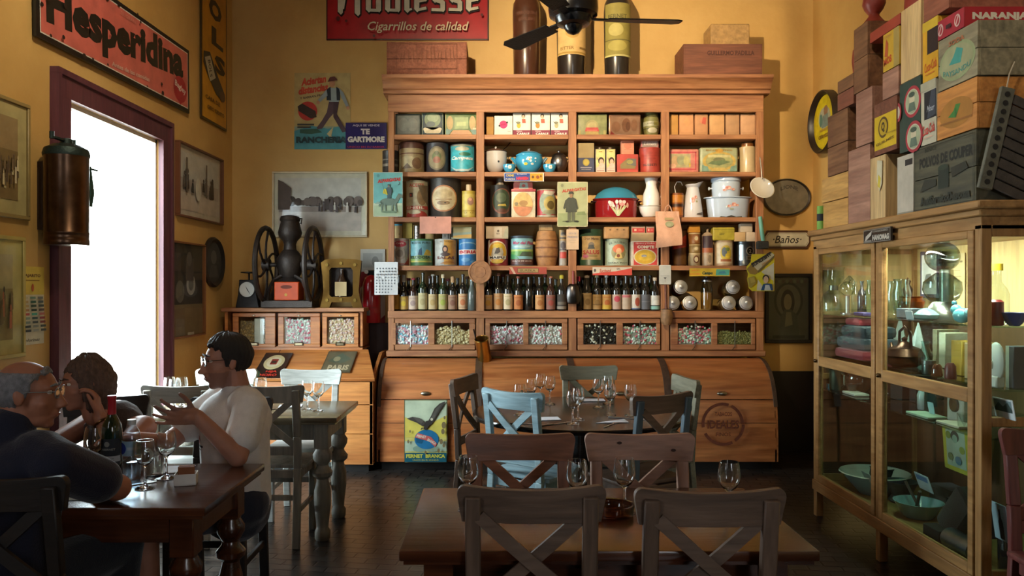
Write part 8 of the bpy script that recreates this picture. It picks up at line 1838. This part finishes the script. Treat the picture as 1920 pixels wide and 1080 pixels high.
lw = MB().lathe([(.029, .006), (.032, .05), (.031, .075), (.001, .076)], n=24, col='#c4dfe8').build('water', PET, t)
def glass_at(label, px, py, s=1.0): x, y = diner(px, py); return glass(label, x, y, group='wine glasses on the diners\' table', s=s)
glass_at('large wine glass left of the wine bottle on the diners\' table', 178, 896, 1.12)
glass_at('wine glass in front of the water bottle on the diners\' table', 272, 916)
glass_at('wine glass right of the water bottle near the napkin', 312, 897, 1.02)
x,y = diner(290,893); o = tag(MB().lathe([(.001,0),(.03,0),(.032,.005),(.036,.1),(.0345,.1),(.03,.008),(.001,.007)],n=26,cap=False).build('tumbler',GLASS,fix=True),'straight water tumbler between the wine glasses on the diners\' table','glass'); o.location = (x,y,DZ)
flat('paper_napkin', 'white paper napkin behind the sugar holder on diners\' table', 'napkin', 322, 882, .16, .12, 12, NAP, CLOTH)
knife('table knife by the water bottle on the diners\' table', 235, 912, 35)
x, y = diner(349, 908)
t = thing('sugar_holder', 'small white square holder at the right of the diners\' table', 'holder', (x, y, DZ), math.radians(14))
m = MB(); a = .038
m.box(-a,a,-.03,.03,0,.004,'#dcdcd8'); m.box(-a,a,-.03,-.027,0,.042,'#dcdcd8'); m.box(-a,a,.027,.03,0,.042,'#dcdcd8'); m.box(-a,-a + .003,-.027,.027,0,.042,'#dcdcd8'); m.box(a - .003,a,-.027,.027,0,.042,'#dcdcd8'); m.build('tray',PLAIN,t)
for i in range(6):
    m = MB(); m.box(-.027, .027, -.0025, .0025, 0, .062, ['#8a5430', '#a06a3c', '#7a4628', '#93603a'][i % 4], .001)
    o = m.build('sugar_packet',PRINT); o.rotation_euler = (math.radians(R.uniform(-5,5)),0,math.radians(14)); v = Vector((R.uniform(-.004,.004),-.019 + .0076 * i,.0055)); v.rotate(Euler((0,0,math.radians(14)))); o.location = (x + v.x,y + v.y,DZ + v.z)
    tag(o, 'brown paper sugar packet standing in the small white holder', 'packet', 'sugar packets in the white holder')
flat('paper_mat', 'pale paper place mat under the old man\'s arm', 'place mat', 172, 930, .2, .12, 5, '#b5c4d0', PRINT, h=.002)
# ---------------------------------------------------------------- people
def cap(m, a, b_, r0, r1, n=12):
    """a rounded tapering limb segment"""
    a = Vector(a); b_ = Vector(b_); d = b_ - a; L = d.length
    if L < 1e-5: return
    q = d.to_track_quat('Z', 'Y').to_matrix().to_4x4(); T0 = m.T
    m.T = T0 @ Matrix.Translation(a) @ q
    prof = []
    for i in range(5):
        t = -PI / 2 + PI / 2 * i / 4; prof.append((max(r0 * math.cos(t), 1e-4), r0 * math.sin(t)))
    for i in range(5):
        t = PI / 2 * i / 4; prof.append((max(r1 * math.cos(t), 1e-4), L + r1 * math.sin(t)))
    m.lathe(prof, n=n, cap=False); m.T = T0
def blob(m, c, r, T=None):
    T0 = m.T
    if T is not None: m.T = T0 @ T
    m.ball(c, r, 20, 14); m.T = T0
def head_frame(pos, yaw, pitch=0, roll=0):
    """head centre; yaw = direction of the face in degrees from +X; local +Y is the face"""
    return Matrix.Translation(pos) @ Euler((math.radians(pitch), math.radians(roll), math.radians(yaw - 90)), 'XYZ').to_matrix().to_4x4()
def head(m, T, k=1.0, nose=1.0, jaw=1.0):
    S = T @ Matrix.Scale(k, 4)
    b = lambda c, r: blob(m, c, r, S)
    b((0, -.02, .035), (.076, .094, .085)); b((0, .0, .03), (.07, .085, .075))
    b((0, .03, -.02), (.062, .06, .075)); b((0, .035, -.075 * jaw), (.046 * jaw, .046, .038)); b((0, .06, -.098 * jaw), (.026, .022, .018))
    b((0, .066, .034), (.052, .022, .016)); b((-.04, .045, -.022), (.024, .03, .022)); b((.04, .045, -.022), (.024, .03, .022))
    for i in range(5): b((0, .083 + .0075 * i * nose, .022 - .0125 * i), (.008 + .0012 * i, .013, .011))
    b((0, .085 + .032 * nose, -.03), (.0145, .014, .012)); b((-.013, .088 + .014, -.034), (.009, .011, .008)); b((.013, .088 + .014, -.034), (.009, .011, .008))
    b((0, .086, -.058), (.024, .012, .007)); b((0, .083, -.070), (.02, .012, .008))
    for s in (-1, 1):
        b((s * .077, -.012, .0), (.009, .018, .031)); b((s * .08, -.02, .008), (.01, .012, .022))
    cap(m, S @ Vector((0, -.03, -.03)), S @ Vector((0, -.045, -.14)), .056 * k, .06 * k)
def face_bits(t, T, k=1.0, brow='#3a2e28', iris='#3a2a20', mouth='#9a5a4c'):
    S = T @ Matrix.Scale(k, 4)
    for s in (-1, 1):
        m = MB(S); m.ball((s * .031,.068,.018),(.0135,.012,.0095),14,8,'#d8d0c6'); m.ball((s * .031,.0785,.018),(.0055,.003,.0055),10,6,iris); m.build('eye',ENAMEL,t)
        m = MB(S); m.tube([(s * .012, .088, .04), (s * .03, .089, .046), (s * .05, .076, .04)], [.0035, .0045, .0025], 6, brow); m.build('eyebrow', HAIR, t)
    m = MB(S); m.tube([(-.022,.088,-.064),(-.008,.0965,-.062),(.008,.0965,-.062),(.022,.088,-.064)],[.002,.0045,.0045,.002],6,mouth); m.build('lips',SKIN,t)
def spectacles(t, T, k, col):
    S = T @ Matrix.Scale(k, 4); m = MB(S)
    for s in (-1, 1):
        ring = [(s * .033 + .026 * math.copysign(abs(math.cos(a)) ** .7,math.cos(a)),.097 - abs(.026 * math.cos(a) * .1),.016 + .018 * math.copysign(abs(math.sin(a)) ** .8,math.sin(a))) for a in [2 * PI * i / 24 for i in range(24)]]
        m.tube(ring, .0022, 6, col, closed=True)
        m.tube([(s * .059, .094, .022), (s * .074, .06, .022), (s * .081, -.01, .02), (s * .08, -.03, .004)], .002, 6, col)
    m.tube([(-.008, .098, .02), (0, .1, .024), (.008, .098, .02)], .002, 6, col)
    o = m.build('spectacles', PLAIN, t)
    for s in (-1, 1):
        m = MB(S); m.add([(s * .033 + .0245 * math.cos(a),.0965,.016 + .0165 * math.sin(a)) for a in [2 * PI * i / 20 for i in range(20)]],[tuple(range(20))]); m.build('lens',PANE,o)
def hand(m, wrist, palm_dir, palm_up, side, k=1.0, curl=(.3, .35, .4, .45), thumb=.6, spread=.16):
    """palm and five fingers; palm_dir: wrist to fingers, palm_up: normal of the back of the hand, side: +1 thumb on local +X"""
    d = Vector(palm_dir).normalized(); n = Vector(palm_up); n = (n - d * n.dot(d)).normalized(); x = d.cross(n) * side
    B = Matrix((x, d, n)).transposed().to_4x4(); B.translation = Vector(wrist)
    p = lambda a, b_, c: B @ Vector((a * k, b_ * k, c * k))
    for i in range(4):
        xx = (-.03 + .02 * i); cap(m, p(xx * .8, .012, 0), p(xx, .085 + (.004 if i in (1, 2) else 0), 0), .0135 * k, .0115 * k, 10)
    cap(m, p(.0, .0, 0), p(0, .04, 0), .024 * k, .022 * k)
    L = [(.022, .018, .016), (.03, .024, .019), (.033, .026, .02), (.029, .023, .019)]
    for i in range(4):
        xx = -.03 + .02 * i; c = curl[i]; sp = (i - 1.5) * spread * .5; q = p(xx, .088, 0); ang = -.1
        for j in range(3):
            ang -= c * (1 if j else .7); v = Vector((math.sin(sp) * math.cos(ang), math.cos(sp) * math.cos(ang), math.sin(ang)))
            q2 = q + (B.to_3x3() @ v) * L[i][j] * 1.12 * k
            cap(m, q, q2, (.0092 - .0007 * j) * k, (.0086 - .0007 * j) * k, 10); q = q2
    q = p(.026, .025, -.004); ang = thumb
    for j, (l, r) in enumerate(((.036, .0125), (.03, .0105), (.025, .0095))):
        v = Vector((math.sin(ang), math.cos(ang), -.25)); v.normalize(); q2 = q + (B.to_3x3() @ v) * l * k
        cap(m, q, q2, r * k, r * .9 * k, 10); q = q2; ang -= .22
def skin_build(m, name, col, parent, vox=.0065, sm=3, mat=None):
    m.c = [hx(col)] * len(m.f)
    return bake(m, name, mat or SKIN, parent, vox, sm, col)
def bake(m, name, mat, parent, vox, sm, col):
    o = m.build(name + '_raw', mat, None, remesh=vox, smooth=sm)
    dg = bpy.context.evaluated_depsgraph_get(); me = bpy.data.meshes.new_from_object(o.evaluated_get(dg))
    bpy.data.objects.remove(o)
    me.name = name; me.materials.clear(); me.materials.append(mat)
    at = me.color_attributes.get('Col')
    if at is not None: me.color_attributes.remove(at)
    at = me.color_attributes.new('Col', 'FLOAT_COLOR', 'CORNER'); at.data.foreach_set('color', list(hx(col)) * len(me.loops))
    me.polygons.foreach_set('use_smooth', [True] * len(me.polygons))
    r = bpy.data.objects.new(name, me); COL.objects.link(r)
    if parent is not None: r.parent = parent
    return r
def tint(o, f):
    """local colours of skin or hair chosen by place on the body"""
    me = o.data; at = me.color_attributes['Col']; cs = [f(v.co) for v in me.vertices]
    buf = []
    for l in me.loops: buf.extend(cs[l.vertex_index])
    at.data.foreach_set('color', buf)
def hair_cap(t, name, T, col, c, r, hairline, thick, inside=.014, strand=.0018, top=None):
    """hair that grows out of the skull above the hairline and fades into the skin at its edge"""
    m = MB(T); m.ball(c, r, 64, 44); Ti = T.inverted()
    for i, v in enumerate(m.v):
        q = Ti @ v; d = (q - Vector(c)); zl = hairline[-1][1]
        for (ya, za), (yb, zb) in zip(hairline, hairline[1:]):
            if ya >= q.y >= yb: zl = za + (zb - za) * (ya - q.y) / (ya - yb)
        if q.y > hairline[0][0]: zl = hairline[0][1]
        zl += .006 * math.sin(math.atan2(d.x, d.y) * 14) + .004 * math.sin(q.x * 300)
        f = min(max((q.z - zl) / .018 + .5, 0), 1); f = f * f * (3 - 2 * f)
        th = thick * (1 if top is None else top(q))
        a = math.atan2(d.x, d.y)
        lock = math.sin(a * 23 + q.z * 45) + .7 * math.sin(a * 9 - q.z * 70 + q.y * 60) + .5 * math.sin(a * 47 + q.y * 130)
        off = -inside + f * (inside + th + strand * lock)
        m.v[i] = T @ (q + d.normalized() * off)
    m.c = [hx(col)] * len(m.f)
    return m.build(name, HAIR, t, sharp=180)
def person(label, pos): return thing('person', label, 'person')

# -- man in the white shirt, far side of the table, turned to the left
t = person('man with glasses in a white t-shirt gesturing with one raised hand', None)
hp = Vector((-1.228, 3.42, 1.118)); T = head_frame(hp, 212, -4)
body = MB(); head(body, T, .97, .8)
ck = Vector((-1.185, 3.44, .0)); yaw = math.radians(222)
f = Vector((math.cos(yaw), math.sin(yaw), 0)); lft = Vector((-f.y, f.x, 0))     # facing, his left
up = Vector((0, 0, 1))
hips = ck + up * .50; chest = ck + up * .84 + f * .01; neck = ck + up * 1.0 + f * .0
sL = ck + lft * .17 + up * .935 + f * .01; sR = ck - lft * .17 + up * .935
eL = Vector((-1.085, 3.16, .755)); wL = Vector((-1.22, 3.08, .935))
eR = Vector((-1.46, 3.36, .77)); wR = Vector((-1.5, 3.16, .83))
for m in (body,):
    cap(m, hips, chest, .13, .135); cap(m, chest, neck, .12, .06)
    cap(m, sL, eL, .052, .042); cap(m, eL, wL, .042, .029); cap(m, sR, eR, .052, .042); cap(m, eR, wR, .042, .029)
    for s in (-1, 1):
        hp_ = hips + lft * s * .09; kn = hp_ + f * .42 + up * -.02; ft = kn + Vector((0, 0, -.44)) + f * -.03
        cap(m, hp_, kn, .085, .06); cap(m, kn, ft, .055, .036); cap(m, ft + Vector((0, 0, -.02)), ft + f * .16 + Vector((0, 0, -.03)), .035, .028)
hand(body, wL, (-.66, -.7, .12), (.7, -.55, -.45), 1, 1.0, (.2, .25, .32, .4), .95, .35)
hand(body, wR, (-.6, -.5, .2), (-.2, .3, .9), -1, 1.0)
o = skin_build(body, 'body', '#a8735c', t, .0058, 3)
beard = T.inverted()
def mskin(c):
    q = beard @ c; base = Vector(hx('#ad7a64')[:3])
    if -.13 < q.z < -.035 and q.y > -.01 and not (abs(q.x) < .02 and q.z > -.05): base = base.lerp(Vector(hx('#6f5650')[:3]), .55)
    return (*base, 1)
tint(o, mskin)
face_bits(t, T, .97, '#241c1a', mouth='#8a5248'); spectacles(t, T, .97, '#1a1718')
hair_cap(t,'hair',T @ Matrix.Scale(.97,4),'#211d1c',(0,-.02,.034),(.0775,.0955,.0865),[(.065,.078),(.03,.055),(.012,-.015),(-.02,-.02),(-.035,-.06)],.011,strand=.002,top=lambda q: 1 + 1.1 * max(0,min(1,(q.z - .06) / .05)) * (1 if q.y > -.02 else .5))
shirt = MB(); g_ = .018
cap(shirt, hips + up * -.02, chest, .15, .152); blob(shirt, chest + up * .02, (.165, .15, .14)); cap(shirt, chest + up * .02, neck + up * -.03, .135, .075)
cap(shirt, hips - f * .01 + lft * .03, chest + lft * .05, .13, .13); cap(shirt, hips - lft * .03, chest - lft * .05, .13, .13)
mid = sL.lerp(eL, .62); cap(shirt, sL - lft * .05 + up * .01, sL, .08, .075); cap(shirt, sL, mid, .074, .075)
mid = sR.lerp(eR, .62); cap(shirt, sR + lft * .05 + up * .01, sR, .08, .075); cap(shirt, sR, mid, .074, .075)
so = skin_build(shirt, 'white_shirt', '#d9d6d2', t, .008, 5, CLOTH)
from mathutils.bvhtree import BVHTree
bv = BVHTree.FromPolygons([v.co for v in so.data.vertices], [tuple(q.vertices) for q in so.data.polygons])
def on_shirt(u, v, L):
    o_ = chest + f * .5 + lft * (u - .06) + up * (v - .10); h_ = bv.ray_cast(o_, -f)[0]
    return tuple((h_ or o_) + f * (.0012 + L * .0008))
g = MB(); graphic(g,[('e',.35,.6,.28,.34,'#a8433c'),('p',[(.1,.25),(.95,.25),(.95,.38),(.1,.38)],'#2a2a34'),('r',.2,.08,.8,.15,'#3a3a44')],.08,.07,on_shirt,[.02,.04,.06]); g.build('shirt_print',PRINT,so)
shorts = MB()
cap(shorts, hips + up * -.03, hips + up * .04, .155, .15)
for s in (-1, 1):
    hp_ = hips + lft * s * .09; cap(shorts, hp_, hp_ + f * .36, .105, .085)
skin_build(shorts, 'dark_shorts', '#1f2433', t, .009, 4, CLOTH)

# -- old man in the navy shirt, near side of the table, seen from behind
t = person('older grey-haired man in a navy shirt seen from behind with glasses', None)
hp = Vector((-1.535, 2.50, 1.10)); T = head_frame(hp, 16, -3)
body = MB(); head(body, T, .92, .8)
ck = Vector((-1.59, 2.45, 0)); yaw = math.radians(70); f = Vector((math.cos(yaw), math.sin(yaw), 0)); lft = Vector((-f.y, f.x, 0))
hips = ck + up * .52 - f * .02; chest = ck + up * .83; neck = ck + up * .99 + f * .02
sR = ck - lft * .2 + up * .90 + f * .02; sL = ck + lft * .2 + up * .90 + f * .02
eR = Vector((-1.30, 2.60, .775)); wR = Vector((-1.46, 2.76, .775)); eL = Vector((-1.80, 2.66, .775)); wL = Vector((-1.62, 2.80, .77))
cap(body, hips, chest, .14, .14); cap(body, chest, neck, .13, .066)
cap(body, sR, eR, .055, .046); cap(body, eR, wR, .046, .031); cap(body, sL, eL, .055, .046); cap(body, eL, wL, .046, .031)
for s in (-1, 1):
    hp_ = hips + lft * s * .09; kn = hp_ + f * .40; ft = kn + Vector((0, 0, -.46)) - f * .05
    cap(body, hp_, kn, .09, .065); cap(body, kn, ft, .058, .038); cap(body, ft + Vector((0, 0, -.02)), ft + f * .17 + Vector((0, 0, -.025)), .035, .028)
hand(body, wR, (-.8, .5, .0), (0, 0, 1), -1, 1.0, (.3, .3, .35, .4)); hand(body, wL, (.8, .4, .0), (0, 0, 1), 1, 1.0, (.3, .3, .35, .4))
o = skin_build(body, 'body', '#a06a52', t, .0062, 3)
face_bits(t, T, .92, '#8a8a8a'); spectacles(t, T, .92, '#77706a')
hair_cap(t,'grey_hair',T @ Matrix.Scale(.92,4),'#8a8a8e',(0,-.02,.034),(.0775,.0955,.0865),[(.07,.085),(.03,.065),(.012,.0),(-.02,-.015),(-.035,-.07)],.008,strand=.0015,top=lambda q: 1 if q.z < .085 or q.y > .04 else -.9)
shirt = MB()
cap(shirt,hips + up * -.05,chest,.17,.165); cap(shirt,hips + lft * .05,chest + lft * .07 + up * .02,.13,.13); cap(shirt,hips - lft * .05,chest - lft * .07 + up * .02,.13,.13); cap(shirt,chest + up * .03,neck + up * -.0,.145,.08)
for s_, e_, q in ((sR, eR, lft), (sL, eL, -lft)):
    cap(shirt, s_ + q * .07 + up * .015, s_, .09, .08); cap(shirt, s_, s_.lerp(e_, .66), .08, .078)
skin_build(shirt, 'navy_shirt', '#0b0f26', t, .008, 5, CLOTH)
tr = MB(); cap(tr, hips + up * -.04, hips + up * .03, .165, .16)
for s in (-1, 1):
    hp_ = hips + lft * s * .09; kn = hp_ + f * .4; ft = kn + Vector((0, 0, -.42)) - f * .05; cap(tr, hp_, kn, .105, .08); cap(tr, kn, ft, .078, .06)
skin_build(tr, 'dark_trousers', '#1a1d26', t, .01, 4, CLOTH)

# -- woman by the window, cheek on her hand
t = person('woman with brown hair resting her cheek on her hand by the window', None)
hp = Vector((-1.83, 3.36, 1.02)); T = head_frame(hp, 226, -3, 6)
body = MB(); head(body, T, .92, .7, .92)
ck = Vector((-1.735, 3.47, 0)); yaw = math.radians(248); f = Vector((math.cos(yaw), math.sin(yaw), 0)); lft = Vector((-f.y, f.x, 0))
hips = ck + up * .5; chest = ck + up * .77; neck = ck + up * .89
sL = ck + lft * .16 + up * .83; sR = ck - lft * .16 + up * .83
eL = Vector((-1.60, 3.22, .765)); wL = Vector((-1.705, 3.26, .905)); eR = Vector((-1.93, 3.22, .765)); wR = Vector((-1.80, 3.06, .77))
cap(body, hips, chest, .125, .12); cap(body, chest, neck, .11, .055)
cap(body, sL - lft * .05, sL, .05, .055); cap(body, sR + lft * .05, sR, .05, .055)
cap(body, sL, eL, .055, .042); cap(body, eL, wL, .042, .028); cap(body, sR, eR, .055, .042); cap(body, eR, wR, .042, .028)
for s in (-1, 1):
    hp_ = hips + lft * s * .08; kn = hp_ + f * .38; ft = kn + Vector((0, 0, -.44)) - f * .02
    cap(body, hp_, kn, .08, .058); cap(body, kn, ft, .05, .034); cap(body, ft + Vector((0, 0, -.02)), ft + f * .14 + Vector((0, 0, -.03)), .032, .025)
hand(body, wL, (-.2, .1, 1), (.8, .3, .2), -1, .92, (.5, .5, .55, .6)); hand(body, wR, (.8, -.3, 0), (0, 0, 1), -1, .92)
o = skin_build(body, 'body', '#a36f58', t, .006, 3)
face_bits(t, T, .92, '#4a342a', mouth='#9c5550')
hair_cap(t,'brown_hair',T @ Matrix.Scale(.92,4),'#6a5042',(0,-.03,.0),(.086,.1,.135),[(.075,.07),(.05,.05),(.03,-.03),(.01,-.1),(-.03,-.15)],.014,.03,.0065)
top = MB(); cap(top, hips + up * -.02, chest + up * -.0, .145, .138); cap(top, chest, chest + up * .06, .135, .115)
for s in (-1,1): cap(top,chest + lft * s * .085 + f * .08 + up * .06,ck + lft * s * .085 + up * .895 - f * .0,.022,.018); cap(top,chest + lft * s * .085 - f * .1 + up * .04,ck + lft * s * .085 + up * .895,.022,.018)
skin_build(top, 'dark_top', '#3a2a24', t, .008, 4, CLOTH)
br = MB(); d = (wL - eL).normalized(); x_ = d.orthogonal().normalized(); y_ = d.cross(x_); c_ = eL.lerp(wL, .82)
br.tube([c_ + x_ * .036 * math.cos(a) + y_ * .036 * math.sin(a) for a in [2 * PI * i / 20 for i in range(20)]],.005,6,'#6a4a2c',closed=True); br.build('bracelet',METAL,t)
sk = MB(); cap(sk, hips + up * -.03, hips + up * .03, .15, .145)
for s in (-1, 1): hp_ = hips + lft * s * .08; cap(sk, hp_, hp_ + f * .36, .1, .085)
skin_build(sk, 'dark_skirt', '#2a2630', t, .01, 4, CLOTH)
